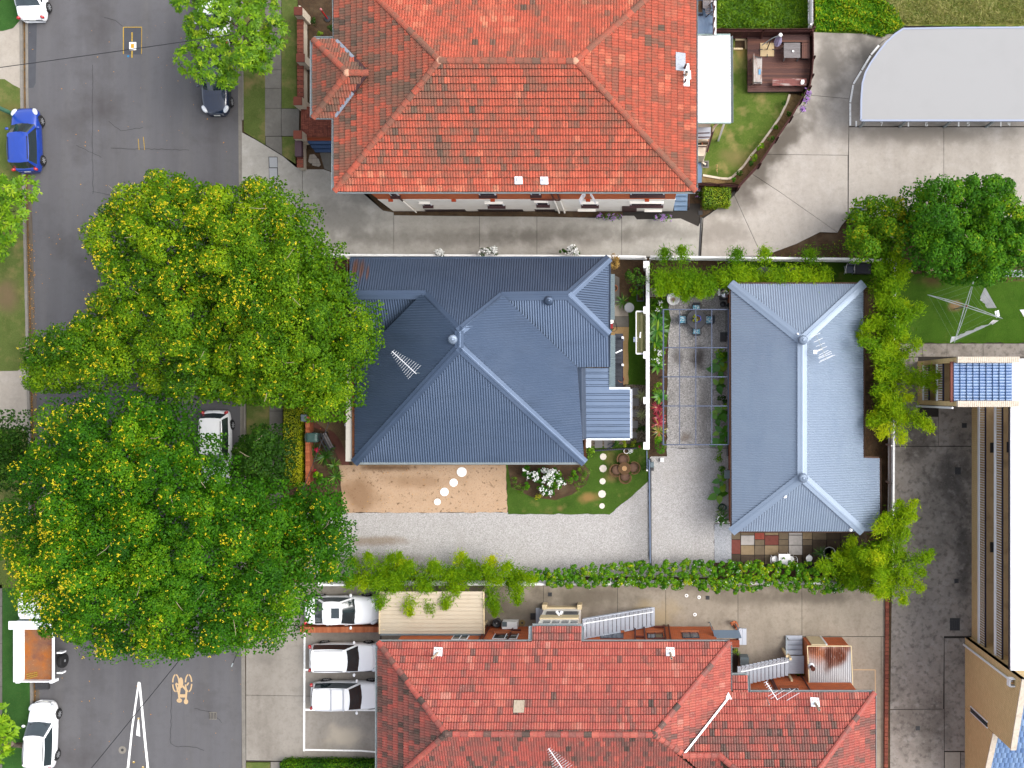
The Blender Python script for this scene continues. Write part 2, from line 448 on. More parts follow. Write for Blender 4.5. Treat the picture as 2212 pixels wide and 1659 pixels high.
# ================================================================ surface materials
M_SOIL = mat('mulch',pc(88,72,56,.6),.95,.1,layers=[('n',6,pc(120,92,66),.4,.7,.8),('n',45,pc(44,34,26),.45,.62,.7),('n',1.1,pc(124,106,82),.48,.72,.7)],bump=(40,.8,.04))
M_ROAD = mat('asphalt',pc(118,117,120),.9,.2,layers=[
    ('n',130,pc(150,150,154),.5,.8,.45),('n',170,pc(70,70,74),.5,.75,.5),
    ('n',.35,pc(96,94,96),.4,.7,.6,(1.6,.12,1)),('n',.5,pc(124,122,120),.5,.75,.5,(2.2,.1,1)),
    ('n',.25,pc(84,80,80),.52,.75,.7),('n',2.2,pc(98,95,94),.5,.8,.35)],bump=(90,.35,.01))
M_PATCH = mat('asphalt_patch',pc(92,94,100),.9,.2,layers=[('n',120,pc(130,130,132),.5,.8,.5),('n',1.2,pc(78,78,84),.4,.7,.5)],bump=(90,.3,.01))
def concrete(name,c,dark,light,stains=(),streak=(1,.25,1),amt=.6):
    return mat(name,c,.88,.2,layers=[('n',.5,dark,.45,.75,amt,streak),('n',.9,light,.48,.72,.55),('n',2.6,dark,.5,.72,.3),('n',7,dark,.5,.75,.3),('n',4,light,.52,.75,.3),('n',22,dark,.52,.75,.3),('n',60,dark,.5,.8,.4),('n',90,light,.5,.8,.35)]+list(stains),bump=(60,.25,.006))
_g = lambda x,y: at(x,y)
M_CONC = concrete('driveway_concrete',pc(176,172,163,.66),pc(134,128,120,.66),pc(196,192,184,.66),
    [('s',_g(960,515),9.0,.7,pc(112,106,98),.5),('s',_g(1200,508),6.0,.7,pc(112,106,98),.5),('s',_g(1420,500),3.4,.7,pc(116,110,102),.5),('s',_g(740,470),3,1.5,pc(130,126,120),.5)],(.25,1,1))
M_CONC2 = concrete('carpark_concrete',pc(205,197,186),pc(160,152,143),pc(222,215,206),
    [('s',_g(1795,135),1.2,3.6,pc(132,126,118),.85),('s',_g(1870,110),1.3,1.6,pc(110,106,100),.85,.6),('s',_g(1700,300),1.0,3.2,pc(110,102,92),.9,-.75),
     ('s',_g(1640,370),1.1,3.0,pc(112,104,94),.9,-.75),('s',_g(1580,430),2.2,1.4,pc(120,112,104),.7),('s',_g(1980,292),7,.8,pc(158,150,140),.8),('s',_g(1560,500),2,1.0,pc(150,142,132),.6)])
M_CONC3 = concrete('yard_concrete',pc(180,169,152,.56),pc(120,108,94),pc(192,180,164),
    [('s',_g(1120,1310),4.2,1.3,pc(112,102,88),.6),('s',_g(1290,1290),4,.9,pc(112,102,88),.7),('s',_g(1420,1330),1.8,1.2,pc(196,172,128),.6),('s',_g(1620,1290),3.5,.7,pc(132,122,108),.7),('s',_g(1770,1290),4,.6,pc(120,110,98),.7)])
M_PARK = concrete('parking_concrete',pc(172,165,155,.56),pc(124,116,106),pc(182,175,165),
    [('s',_g(740,1590),1.6,.9,pc(214,202,182),.9),('s',_g(730,1350),2.2,2.0,pc(140,132,122),.5),('s',_g(575,1420),1.0,.8,pc(130,124,116),.5)])
M_CONC4 = concrete('weathered_concrete',pc(150,142,134,.68),pc(108,102,96,.68),pc(176,169,162,.66),
    [('s',_g(2060,1050),1.6,3.4,pc(66,64,64),.7),('s',_g(2015,1130),2.2,2.4,pc(146,140,134),.5),('s',_g(1985,1330),2.0,4.4,pc(158,152,146),.7),('s',_g(1975,940),1.5,2.5,pc(74,68,62),.6),('s',_g(2085,1200),.8,3.4,pc(60,60,62),.6),('s',_g(1990,1560),3,2.5,pc(100,92,84),.4),('n',1.5,pc(186,180,174),.54,.68,.55,(1,1,1),9),('n',3.1,pc(84,78,72),.5,.66,.55,(1,1,1),9),('n',9,pc(176,170,162),.58,.74,.5)],(1,1,1),.85)
M_CONC5 = concrete('pale_concrete',pc(196,186,172),pc(160,150,138),pc(214,206,194))
M_PATHC = concrete('footpath_concrete',pc(132,128,120),pc(98,95,90),pc(152,148,140))
M_KERB = concrete('kerb_concrete',pc(158,152,142),pc(112,106,98),pc(176,170,162))
M_AGG = mat('exposed_aggregate',pc(138,114,82),.9,.2,layers=[('v',38,pc(112,92,66),pc(164,138,102),.55),('n',1.2,pc(92,74,54),.45,.7,.6),('n',50,pc(70,56,40),.52,.75,.5)],bump=(50,.4,.01))
M_TANPATH = mat('tan_path',pc(196,162,112),.9,.2,layers=[('v',36,pc(178,144,98),pc(214,182,132),.5),('n',1.4,pc(150,124,90),.5,.75,.5)],bump=(50,.4,.01))
M_REDPATH = mat('red_oxide_path',pc(122,78,66),.9,.2,layers=[('n',40,pc(96,62,54),.45,.7,.6),('n',1.5,pc(144,100,84),.5,.7,.4)],bump=(50,.3,.01))
M_GRAVEL = mat('drive_gravel',pc(208,205,202,.56),.95,.15,layers=[('v',22,pc(160,155,150),pc(226,223,220),.75),('n',30,pc(240,238,236),.5,.75,.6),('n',24,pc(122,116,112),.55,.74,.5),('n',.5,pc(186,181,174),.5,.75,.55),
    ('s',_g(810,1168),3.0,.35,pc(150,124,92),.6),('s',_g(810,1210),4,.5,pc(140,128,112),.6)],bump=(24,.9,.04))
M_GRAVEL2 = mat('courtyard_gravel',pc(190,186,181,.56),.95,.15,layers=[('v',18,pc(132,128,124),pc(222,218,214),.85),('n',26,pc(238,235,232),.5,.72,.75),('n',22,pc(88,83,80),.53,.7,.65),('n',.6,pc(142,136,130),.5,.75,.5),
    ('s',_g(1508,774),.7,.9,pc(74,68,66),.9),('s',_g(1462,772),.5,.6,pc(96,90,86),.7),('s',_g(1480,945),.5,.4,pc(128,108,92),.6),('s',_g(1520,880),.4,2.2,pc(130,125,120),.5)],bump=(20,.9,.05))
M_GRAVEL3 = mat('side_gravel',pc(190,194,200),.95,.15,layers=[('v',24,pc(160,165,172),pc(224,226,230),.7),('n',30,pc(120,122,128),.54,.72,.5)],bump=(26,.8,.03))
M_SAND = mat('decomposed_granite',pc(208,178,148,.56),.95,.15,layers=[('n',1.0,pc(186,156,126,.56),.45,.75,.6),('n',9,pc(226,186,148),.45,.7,.5),('n',30,pc(164,124,90),.5,.75,.5),('n',5.5,pc(104,76,54),.6,.68,.8),('n',14,pc(120,90,66),.6,.7,.7),
    ('s',_g(840,1010),2.8,.3,pc(112,82,56),.85),('s',_g(780,1070),1.7,1.6,pc(150,114,82),.7),('s',_g(900,1040),3.0,.5,pc(160,124,92),.5)],bump=(40,.6,.02))
def grassmat(name,c,dark,dry,dry_lo=.52,stains=()):
    c,dark,dry = [tuple(v*1.3 for v in q) for q in (c,dark,dry)]
    return mat(name,c,.95,.1,layers=[('n',18,dark,.42,.7,.5),('n',55,dark,.42,.68,.75),('n',80,tuple(min(.8,v*1.7) for v in c),.52,.75,.5),('n',.8,dark,.45,.7,.55),('n',.9,dry,dry_lo,dry_lo+.2,.8),('n',9,dry,.56,.78,.35)]+list(stains),bump=(60,1.0,.05))
M_LAWN = grassmat('lawn_grass',pc(88,118,44),pc(44,74,20),pc(140,132,76),.6,
    [('s',_g(1272,1075),.8,.4,pc(186,146,92),.9),('s',_g(1318,985),.5,.7,pc(150,138,82),.7),('s',_g(1320,1030),.5,.5,pc(172,146,96),.8),('s',_g(1210,1098),.3,.25,pc(170,140,90),.7)])
M_LAWN2 = grassmat('back_lawn_grass',pc(112,132,58),pc(66,96,30),pc(170,154,100),.5,[('s',_g(1600,110),.5,.9,pc(190,160,100),.8),('s',_g(1590,340),1.2,.8,pc(172,152,104),.6)])
M_LAWN3 = grassmat('clothesline_lawn_grass',pc(80,116,34),pc(48,82,16),pc(122,122,62),.62,[('s',_g(2062,661),.55,.45,pc(168,138,104),.95),('s',_g(2010,606),1.1,.5,pc(112,92,62),.9),('s',_g(2180,604),1.4,.2,pc(120,100,66),.8)])
M_VERGE = grassmat('verge_grass',pc(112,126,66),pc(76,94,40),pc(152,136,92),.5,[('s',_g(20,640),.9,1.4,pc(150,124,98),.8),('s',_g(25,240),1.2,.8,pc(140,128,76),.6)])
M_VERGE2 = grassmat('street_grass',pc(70,112,52),pc(44,84,32),pc(120,126,70),.62)
M_WEED = grassmat('rough_grass',pc(106,138,46),pc(60,98,22),pc(176,164,88),.55)
M_DRYG = grassmat('dry_grass',pc(150,156,78),pc(108,118,48),pc(184,172,110),.5)
M_JOINT = mat('joint_filler',pc(70,66,62),.95,.1)
M_WHITE = mat('white_line_paint',(.78,.78,.76),.6,.3,layers=[('n',8,pc(190,186,178),.5,.75,.5),('n',60,pc(150,146,140),.62,.75,.5)])
M_CREAMLINE = mat('cream_line_paint',pc(232,198,152),.7,.3,layers=[('n',30,pc(196,166,128),.5,.75,.6)])
M_YELLOW = mat('yellow_paint',pc(214,176,66),.7,.3,layers=[('n',25,pc(110,108,100),.5,.66,.8)])
M_DARK = mat('dark_iron',(.02,.02,.022),.6,.4,layers=[('n',20,(.06,.055,.05),.5,.7,.6)])

# ================================================================ ground and surfaces
def D(*p): return [at(a,b) for a,b in p]
def rag(poly,step=.35,j=.045):
    """uneven edge for loose or grown surfaces"""
    out = []
    for i,a in enumerate(poly):
        b = poly[(i+1) % len(poly)]; n = max(1,int((b-a).length/step))
        out += [a.lerp(b,k/n)+Vector((rnd.uniform(-j,j),rnd.uniform(-j,j),0)) for k in range(n)]
    return out
def flat(name,poly,z,m,parent=None,kind='structure',th=None):
    mb = MB()
    if name in ('lawn','gravel_drive','gravel_courtyard','sand_yard','grass','dry_grass','bark_strip'): poly = rag(poly)
    if th: mb.prism(poly,z-th,z)
    else: mb.sheet(poly,z)
    o = mb.build(name,m,parent)
    if kind and parent is None: o['kind'] = kind
    return o
def inset(poly,d):
    """shrink a (convex-ish) polygon by d"""
    p = [Vector((q[0],q[1])) for q in poly]
    if area2(p) < 0: p.reverse()
    out = []; n = len(p)
    for i in range(n):
        a,b,c = p[i-1],p[i],p[(i+1) % n]; e1 = (b-a).normalized(); e2 = (c-b).normalized()
        n1 = Vector((-e1.y,e1.x)); n2 = Vector((-e2.y,e2.x)); m = n1+n2
        if m.length < 1e-3: m = n1
        m = m/max(.4,m.dot(n1)) if m.dot(n1) > 0 else n1
        out.append(b+m*d)
    return out
def slabs(parent,polys,z,m,gap=.012,th=.08,name='slab'):
    for p in polys:
        MB().prism(inset(p,gap),z-th,z).build(name,m,parent)

_big = MB().sheet([(-300,-300),(300,-300),(300,300),(-300,300)],-.02).build('ground',M_SOIL); _big['kind'] = 'structure'
road = flat('road',D((60,-900),(514,-900),(514,0),(515,260),(519,900),(522,1500),(524,2600),(96,2600),(87,1659),(75,1200),(70,950),(62,500),(60,0)),.004,M_ROAD)
flat('road_patch',D((495/1,108),(0,0)) if False else D((267,58),(307,58),(306,118),(267,117)),.008,M_PATCH)
flat('road_patch',D((61,46),(80,46),(77,180),(72,190),(61,190)),.008,M_PATCH)
def strip(pts,w0,w1,z0,z1,name,m,parent=None,kind='structure',seg=None):
    """band along sheet points between offsets w0..w1 (sheet units, to the right of travel downwards = -x)"""
    mb = MB()
    for (a,b) in zip(pts,pts[1:]):
        p = [at(a[0]+w0,a[1]),at(a[0]+w1,a[1]),at(b[0]+w1,b[1]),at(b[0]+w0,b[1])]
        mb.prism(p,z0,z1)
    o = mb.build(name,m,parent)
    if parent is None: o['kind'] = kind
    return o
KL = [(45,-60),(45,0),(46,190),(48,300),(51,440),(54,560),(57,680),(59,800),(62,900),(65,1270),(67.5,1500),(68,1659),(69,1740)]
M_LITTER = mat('leaf_litter',pc(122,98,66),.95,.1,layers=[('n',30,pc(196,128,48),.52,.66,.9),('n',4,pc(92,82,68),.4,.6,.8)],bump=(40,.6,.02))
M_CHANNEL = mat('gutter_channel',pc(118,108,96),.9,.15,layers=[('n',3,pc(84,72,58),.45,.7,.7,(2,.3,1)),('n',40,pc(160,118,60),.6,.7,.5)])
strip(KL,0,5.5,-.05,.13,'kerb',M_KERB)
strip(KL,5.5,10,-.05,.006,'gutter_channel',M_LITTER)
strip(KL[:4],10,15.5,-.05,.03,'gutter_edge',M_KERB)
strip(KL[3:],10,18,-.05,.010,'gutter_edge',M_CHANNEL)
KR = [(514,-60),(514,120),(515,260),(516,400),(519,900),(521,1350),(522,1500),(524,1740)]
strip(KR,0,8,-.05,.012,'gutter_channel',M_KERB)
strip(KR[:3],9,13,-.05,.13,'kerb',M_KERB)
strip(KR[3:6],9,13,-.05,.13,'kerb',M_KERB)
# west side of the street
flat('verge',D((-120,-60),(45,-60),(45,45),(30,62),(8,68),(-120,68)),.10,M_VERGE2,th=.15)
flat('crossover',D((-120,60),(8,66),(30,60),(44,46),(45,192),(30,184),(12,172),(-120,170)),.085,M_CONC5,th=.1)
flat('verge',D((-120,171),(12,172),(30,184),(46,192),(51,440),(57,680),(58.5,790),(40,801),(-120,804)),.10,M_VERGE,th=.15)
flat('crossover',D((-120,803),(40,801),(58.5,790),(62,934),(40,926),(-120,926)),.085,M_CONC5,th=.1)
flat('verge',D((-120,926),(40,926),(62,934),(65,1270),(-120,1270)),.10,M_VERGE,th=.15)
flat('verge',D((7.5,1270),(65,1270),(67.5,1500),(69,1740),(7,1740)),.10,M_VERGE2,th=.15)
fp0 = flat('footpath',D((-60,1262),(7,1262),(7,1740),(-60,1740)),.06,M_JOINT,th=.1)
for y0,y1 in ((1262,1309),(1309,1389),(1389,1482),(1482,1560),(1560,1650),(1650,1740)):
    slabs(fp0,[D((-60,y0),(7,y0),(7,y1),(-60,y1))],.10,M_PATHC,.012)
# east verge and footpath
flat('verge',D((527,-60),(574,-60),(574,314),(553,301),(528,285)),.10,M_VERGE,th=.15)
flat('verge',D((609.5,-60),(643,-60),(642,235),(609.5,235)),.10,M_VERGE,th=.15)
flat('verge',D((610.5,296),(637,296),(640,355),(611,336)),.10,M_VERGE,th=.15)
fp = flat('footpath',D((573,-60),(609,-60),(609,1100),(573,1100)),.06,M_JOINT,th=.1)
ys = [-60,20,66,110,152,192,235,295]
for y0,y1 in zip(ys,ys[1:]): slabs(fp,[D((573.5,y0),(609,y0),(609,y1),(573.5,y1))],.10,M_PATHC)
slabs(fp,[D((574.5,295.5),(610,295.5),(611,336),(575,314))],.10,M_PATHC)
for y0,y1 in ((540,620),(620,700),(700,780),(780,855),(855,888),(888,923),(923,958),(958,1029),(1029,1100)): slabs(fp,[D((583,y0),(612,y0),(612,y1),(583,y1))],.10,M_PATHC)
slabs(fp,[D((609,235.5),(648,235.5),(647,295),(609,295))],.10,M_PATHC)
flat('verge',D((533,555),(583,555),(583,1270),(534,1270)),.095,M_VERGE,th=.15)
# shared concrete driveway of the tiled flats, poured in bays
drv = flat('driveway',D((523,286),(553,302),(612,338),(640,361),(655,366),(700,366),(722,374),(722,557),(1512,557),(1512,440),(1000,440),(900,400),(523,500)),.02,M_JOINT,th=.06)
flat('garden_strip',D((780,405),(1345,405),(1345,470),(851,466),(851,459),(828,455)),.045,M_SOIL)
slabs(drv,[D((523,286),(553,302),(612,338),(640,361),(654,366),(654,430),(654,556),(523,556)),
            D((654,366),(700,366),(722,374),(722,350),(760,350),(784,417),(828,455),(851,459),(851,553),(654,553)),
            D((851,465),(1036,467.5),(1036,553),(851,553)),D((1036,467.5),(1160,468),(1160,553),(1036,553)),
            D((1160,468),(1343,472),(1343,555),(1160,553)),D((1343,466),(1370,466),(1376,474),(1470,472),(1508,489),(1518,470),(1511,556),(1343,555))],.07,M_CONC)
cpk = flat('carpark',D((1516,470),(1530,462),(1560,440),(1600,395),(1640,345),(1684,282),(1712,240),(1733,205),(1750,160),(1757,70),(2300,40),(2300,480),(1831,472),(1818,487),(1771,502),(1721,527),(1659,550),(1514,556)),.02,M_JOINT,th=.06)
slabs(cpk,[D((1519,472),(1534,462),(1562,441),(1586,422),(1642,546),(1640,553),(1514,556)),
            D((1586,422),(1602,397),(1624,376),(1684,415),(1809,503),(1771,502),(1721,527),(1659,550),(1642,546)),
            D((1624,376),(1642,349),(1654,334),(1831,336),(1831,472),(1818,487),(1809,503),(1684,415)),
            D((1654,334),(1686,284),(1714,242),(1736,205),(1834,214),(1833,274),(1832,336)),
            D((1736,205),(1752,160),(1757,70),(1812,72),(1935,75),(1909,88),(1879,117),(1859,150),(1841,180),(1834,214)),
            D((1833,275),(2038,275),(2038,470),(1832,470)),D((2038,275),(2300,275),(2300,470),(2038,470)),
            D((1834,214),(1841,180),(1859,150),(1879,117),(1909,88),(1935,75),(2300,50),(2300,273.5),(1833,273.5))],.07,M_CONC2)
# weedy ground above the fence
flat('grass',D((1547,-80),(1754,-80),(1754,64),(1547,62)),.03,M_WEED)
flat('grass',D((1757,-80),(2320,-80),(2320,58),(1950,60),(1905,86),(1760,74)),.03,M_WEED)
flat('dry_grass',D((1880,-80),(2320,-80),(2320,55),(1960,56),(1925,40)),.035,M_DRYG)
# lawns
flat('bark_strip',D((1706,203),(1734,208),(1709,251),(1678,296),(1641,352),(1597,398),(1508,394),(1517,379),(1556,386),(1581,385),(1605,360),(1640,316),(1667,279),(1685,253),(1701,220)),.03,mat('tan_bark',pc(156,130,90),.95,.1,layers=[('n',5,pc(112,90,62),.45,.7,.8),('n',24,pc(196,172,124),.5,.72,.6)],bump=(30,.6,.03)))
flat('garden_strip',D((655,322),(722,322),(722,374),(700,366),(655,366)),.075,M_SOIL)
flat('lawn',D((1504,77),(1614,77),(1614,199),(1705,199),(1706,212),(1701,220),(1685,253),(1667,279),(1640,316),(1623,335),(1605,360),(1590,378),(1581,384),(1573,387),(1556,386),(1517,379),(1504,379)),.05,M_LAWN2)
flat('lawn',D((1094,1001),(1268,1001),(1270,966),(1402,955),(1401,1038),(1318,1111),(1097,1110)),.06,M_LAWN)
flat('lawn',D((1358,640),(1394,640),(1394,832),(1358,832)),.045,M_LAWN3)
flat('lawn',D((1925,592),(2320,592),(2320,741),(1925,741)),.05,M_LAWN3)
flat('lawn',D((1404,645),(1440,645),(1448,690),(1436,770),(1404,790)),.045,M_LAWN3)
flat('lawn',D((1575,555),(1900,560),(1900,620),(1575,612)),.045,M_LAWN3)
# house lot surfaces
flat('gravel_drive',D((655,1107),(1097,1107),(1319,1109),(1401,1037),(1402,1246),(655,1246)),.035,M_GRAVEL)
flat('gravel_courtyard',D((1440,968),(1444,640),(1578,640),(1578,968)),.035,M_GRAVEL2)
flat('gravel_drive',D((1404,990),(1406,985),(1440,985),(1440,968.2),(1578,968.2),(1578,1131),(1543,1131),(1543,1246),(1404,1246)),.035,M_GRAVEL)
flat('side_gravel',D((1543,1132),(1580,1132),(1580,1215),(1543,1215)),.04,M_GRAVEL3)
flat('sand_yard',D((733,1004),(1093,1003),(1097,1107),(742,1107),(738,1060)),.05,M_SAND)
flat('path',D((690,885),(735,855),(790,840),(790,1005),(766,1005),(700,925),(676,908)),.03,M_AGG)
flat('path',D((762,996),(1093,996),(1093,1004.5),(762,1005)),.052,M_AGG)
flat('path',D((709,927),(722,934),(735,950),(743,968),(756,1006),(737,1006),(722,968),(712,945)),.042,M_REDPATH)
flat('path',D((676,908),(690,919),(704,929),(700,932),(682,925),(668,915)),.041,M_REDPATH)
flat('path',D((1320,658),(1358,658),(1358,683),(1320,683)),.03,M_CONC5)
flat('path',D((1320,683.5),(1358,683.5),(1358,706),(1320,706)),.03,M_PATHC)
flat('path',D((1320,706.5),(1368,706.5),(1368.5,830),(1320,832)),.03,M_TANPATH)
flat('path',D((1318,590),(1338,600),(1338,657),(1318,657)),.03,M_PATHC)
flat('pebble_bed',D((1350,830),(1395,830),(1395,953),(1270,970),(1270,948),(1364,948)),.03,mat('pebbles',pc(120,106,88),.9,.2,layers=[('v',16,pc(70,60,50),pc(176,162,142),.8),('n',20,pc(50,44,38),.5,.7,.5)],bump=(18,.9,.05)))
flat('pebble_bed',D((1404,622),(1580,622),(1580,641),(1404,641)),.04,mat('pale_pebbles',pc(170,160,146),.9,.2,layers=[('v',12,pc(84,76,68),pc(214,206,196),.85),('n',18,pc(60,54,48),.5,.7,.5)],bump=(14,.9,.06)))
# south neighbours' yard, car bays, dark driveway on the east
yard = flat('concrete_yard',D((800,1258),(1916,1258),(1916,1720),(1880,1720),(800,1720)),.01,M_JOINT,th=.06)
xs = [824,944,1174,1334,1438,1594]
for x0,x1 in zip(xs,xs[1:]): slabs(yard,[D((x0,1259),(x1,1259),(x1,1400),(x0,1400))],.05,M_CONC3)
slabs(yard,[D((1594,1259),(1732,1259),(1732,1372),(1732,1500),(1594,1500)),D((1732,1259),(1916,1259),(1916,1374.5),(1732,1374.5)),D((1732,1375),(1903,1375),(1903,1555),(1732,1555)),D((1903,1375),(1914,1375),(1914,1720),(1903,1720)),D((1880,1555),(1903,1555),(1903,1720),(1880,1720))],.05,M_CONC3)
park = flat('car_bays',D((531,1262),(822,1262),(822,1645),(531,1645)),.01,M_JOINT,th=.06)
slabs(park,[D((532,1258),(643,1258),(643,1350),(532,1350)),D((643,1258),(822,1258),(822,1356),(643,1356)),D((532,1350),(656,1352),(656,1503),(532,1501)),D((656,1354),(822,1354),(822,1507),(656,1503)),
             D((532,1501),(656,1503),(655,1644),(532,1642)),D((656,1503),(822,1507),(822,1644),(655,1644))],.05,M_PARK)
flat('verge',D((533,1646),(584,1646),(584,1740),(533,1740)),.09,M_VERGE,th=.12)
slabs(park,[D((585,1645),(605,1645),(605,1740),(585,1740))],.06,M_PARK)
edrv = flat('side_driveway',D((1930,735),(2300,735),(2300,1740),(1922,1740)),.006,M_JOINT,th=.06)
_cx = [1957,2047,2125,2231]
for x0,x1 in ((1930,1992),(1992,2045),(2045,2123),(2123,2300)): slabs(edrv,[D((x0,742),(x1,742),(x1,771),(x0,771))],.05,M_CONC4,th=.05)
slabs(edrv,[D((1930,772),(1983,772),(1983,900),(2027,900),(2027,964),(1930,964)),D((2027,872),(2120,872),(2120,963.5),(2027,963.5)),
             D((1930,964.5),(2120,964.5),(2120,1374),(2039,1374),(2037,1531),(1922,1532)),D((1922,1533),(2039,1531),(2039,1740),(1922,1740)),D((2039.5,1378),(2092,1378),(2092,1622),(2039.5,1622)),D((2084,772),(2300,772),(2300,870),(2120,870))],.05,M_CONC4,th=.05)
slabs(edrv,[D((2040,1624),(2074,1624),(2074,1740),(2040,1740))],.052,M_CONC5,th=.05)
slabs(edrv,[D((2075,1624),(2300,1624),(2300,1740),(2075,1740)),D((2092.5,1378),(2300,1378),(2300,1623),(2092.5,1623)),D((2120.5,871),(2300,871),(2300,1377),(2120.5,1377))],.05,M_CONC4,th=.05)
flat('lot_edge',D((1925,735),(1932,735),(1926,1740),(1914,1740),(1922,1250)),.03,M_SOIL)
# ---- paint on the ground
_zz = [0]
def lift(): _zz[0] = (_zz[0]+1) % 60; return _zz[0]*.0002
def band(mb,a,b,w,z=.0):
    z += lift()
    a,b = Vector(a[:2]),Vector(b[:2]); d = (b-a).normalized(); n = Vector((-d.y,d.x))*w/2
    mb.sheet([a+n,b+n,b-n,a-n],z)
def paint(name,segs,z,m,w=.1):
    mb = MB()
    for i,(a,b,*ww) in enumerate(segs): band(mb,at(*a),at(*b),ww[0] if ww else w,z+i*.0007)
    o = mb.build(name,m); o['kind'] = 'structure'; return o
paint('bay_lines',[((658.5,1366),(657.5,1622),.12),((660,1446.5),(815,1447),.11),((660,1532.5),(815,1533.5),.12),((657,1619),(780,1621),.1),((780,1621),(815,1624),.1)],.056,M_WHITE)
paint('bay_lines',[((1895,262),(1895,274)) if False else ((1849,262),(1849,274),.1),((1961.5,260),(1961.5,274),.09),((2070,260),(2070,274),.1),((2161,262),(2161,274),.09)],.076,M_WHITE)
_pts = [(1833,274),(1834,220),(1841,180),(1859,150),(1879,117),(1905,91)]
paint('edge_line',[(a,b,.12) for a,b in zip([(1836,272),(1836,222),(1843,182),(1861,152),(1881,119)],[(1836,224),(1842.5,184),(1860,154),(1880,121),(1898,99)])],.076,M_WHITE)
paint('drain_line',[((1514.7,470),(1510,557),.12)],.074,M_DARK)
def lane_v():
    mb = MB()
    for poly in ([(298,1473),(302,1473),(288,1570),(279,1659),(275,1700),(270,1700),(274,1659),(284,1570)],[(302.5,1473),(304,1476),(316,1600),(322,1659),(325,1700),(320,1700),(317,1659),(311,1600),(300,1484)],[(298.6,1550),(300,1550),(303,1591),(294,1588)]):
        mb.sheet(D(*poly),.009)
    o = mb.build('lane_marking',M_WHITE); o['kind'] = 'structure'
lane_v()
def ring(mb,c,rx,ry,w,z,a0=0,a1=2*math.pi,n=20):
    P = []; z += lift()
    for i in range(n+1):
        t = a0+(a1-a0)*i/n; P.append((c[0]+rx*math.cos(t),c[1]+ry*math.sin(t),c[0]+(rx-w)*math.cos(t),c[1]+(ry-w)*math.sin(t)))
    for p,q in zip(P,P[1:]): mb.sheet([(p[0],p[1]),(q[0],q[1]),(q[2],q[3]),(p[2],p[3])],z)
def bike():
    mb = MB(); z = .010; t = lambda x,y: T(0,3,x,y)
    for cx in (1520,1630):
        for a in (.15,1.7,3.3,4.85): ring(mb,t(cx,925),.24,.57,.09,z,a,a+1.35,8)
    ring(mb,t(1563,922),.15,.34,.15,z)
    for a,b,w in (((1532,995),(1558,1000),.1),((1555,960),(1548,1020),.12),((1540,990),(1552,1065),.1),((1540,1035),(1605,1035),.2),((1612,990),(1606,1080),.12),((1580,950),(1612,990),.12),((1520,925),(1545,940),.09),((1520,930),(1535,985),.09),((1545,940),(1560,935),.1),((1615,945),(1632,920),.09)):
        band(mb,t(*a),t(*b),w,z)
    ring(mb,t(1551,1075),.17,.14,.17,z); ring(mb,t(1608,1085),.14,.16,.14,z)
    o = mb.build('bicycle_marking',M_CREAMLINE); o['kind'] = 'structure'
bike()
paint('survey_mark',[((285.5,70),(285.5,90),.09),((285.5,110),(285.5,125),.09),((267,59),(307,59),.05),((267,59),(267,117),.06),((306.5,60),(306,117),.04),((299,300),(301,324),.04),((310,296),(313,324),.04)],.0125,M_YELLOW)
def digits():
    import itertools
    seg = {'4': [((0,1),(0,.45)),((0,.45),(1,.45)),((.75,1),(.75,0))],'5': [((1,1),(0,1)),((0,1),(0,.55)),((0,.55),(.9,.55)),((.9,.55),(.9,.05)),((.95,0),(0,0))],
           '6': [((1,1),(.1,.9)),((.05,.95),(.05,0)),((0,0),(1,0)),((.95,0),(.95,.5)),((1,.52),(0,.52))],'7': [((0,1),(1,1)),((.95,1),(.4,0))]}
    for ch,(zx,zy) in (('7',(978,1075)),('6',(1367,1075)),('5',(1727,1075)),('4',(2080,1077))):
        mb = MB(); c = T(3,0,zx,zy)
        for a,b in seg[ch]: band(mb,(c.x+(a[0]-.5)*.14,c.y+(a[1]-.5)*.22),(c.x+(b[0]-.5)*.14,c.y+(b[1]-.5)*.22),.045,.078)
        o = mb.build('bay_number',M_WHITE); o['kind'] = 'structure'
digits()
# cracks in the asphalt: sealed lines a few centimetres wide
def crack(pts,w=.02):
    mb = MB(); p = [pts[0]]
    for a,b in zip(pts,pts[1:]):
        n = max(2,int(math.hypot(b[0]-a[0],b[1]-a[1])/7))
        for i in range(1,n+1): p.append((a[0]+(b[0]-a[0])*i/n+rnd.uniform(-1.2,1.2),a[1]+(b[1]-a[1])*i/n+rnd.uniform(-1.2,1.2)))
    for a,b in zip(p,p[1:]): band(mb,at(*a),at(*b),w,.0135)
    o = mb.build('road_crack',M_DARKSEAL); o['kind'] = 'structure'
M_DARKSEAL = mat('bitumen',pc(62,60,62),.8,.2)
for c in ([(200,140),(200,330),(201,420)],[(225,38),(250,45),(265,58)],[(240,320),(320,322),(410,324)],[(165,314),(220,340)],[(235,262),(262,283),(310,275)],[(371,1480),(370,1550),(368,1605),(378,1612),(425,1614),(440,1622)],
          [(420,1530),(455,1538),(480,1560)],[(270,1260+144),(326,1425)],[(200,414),(232,420),(250,424)]): crack(c)
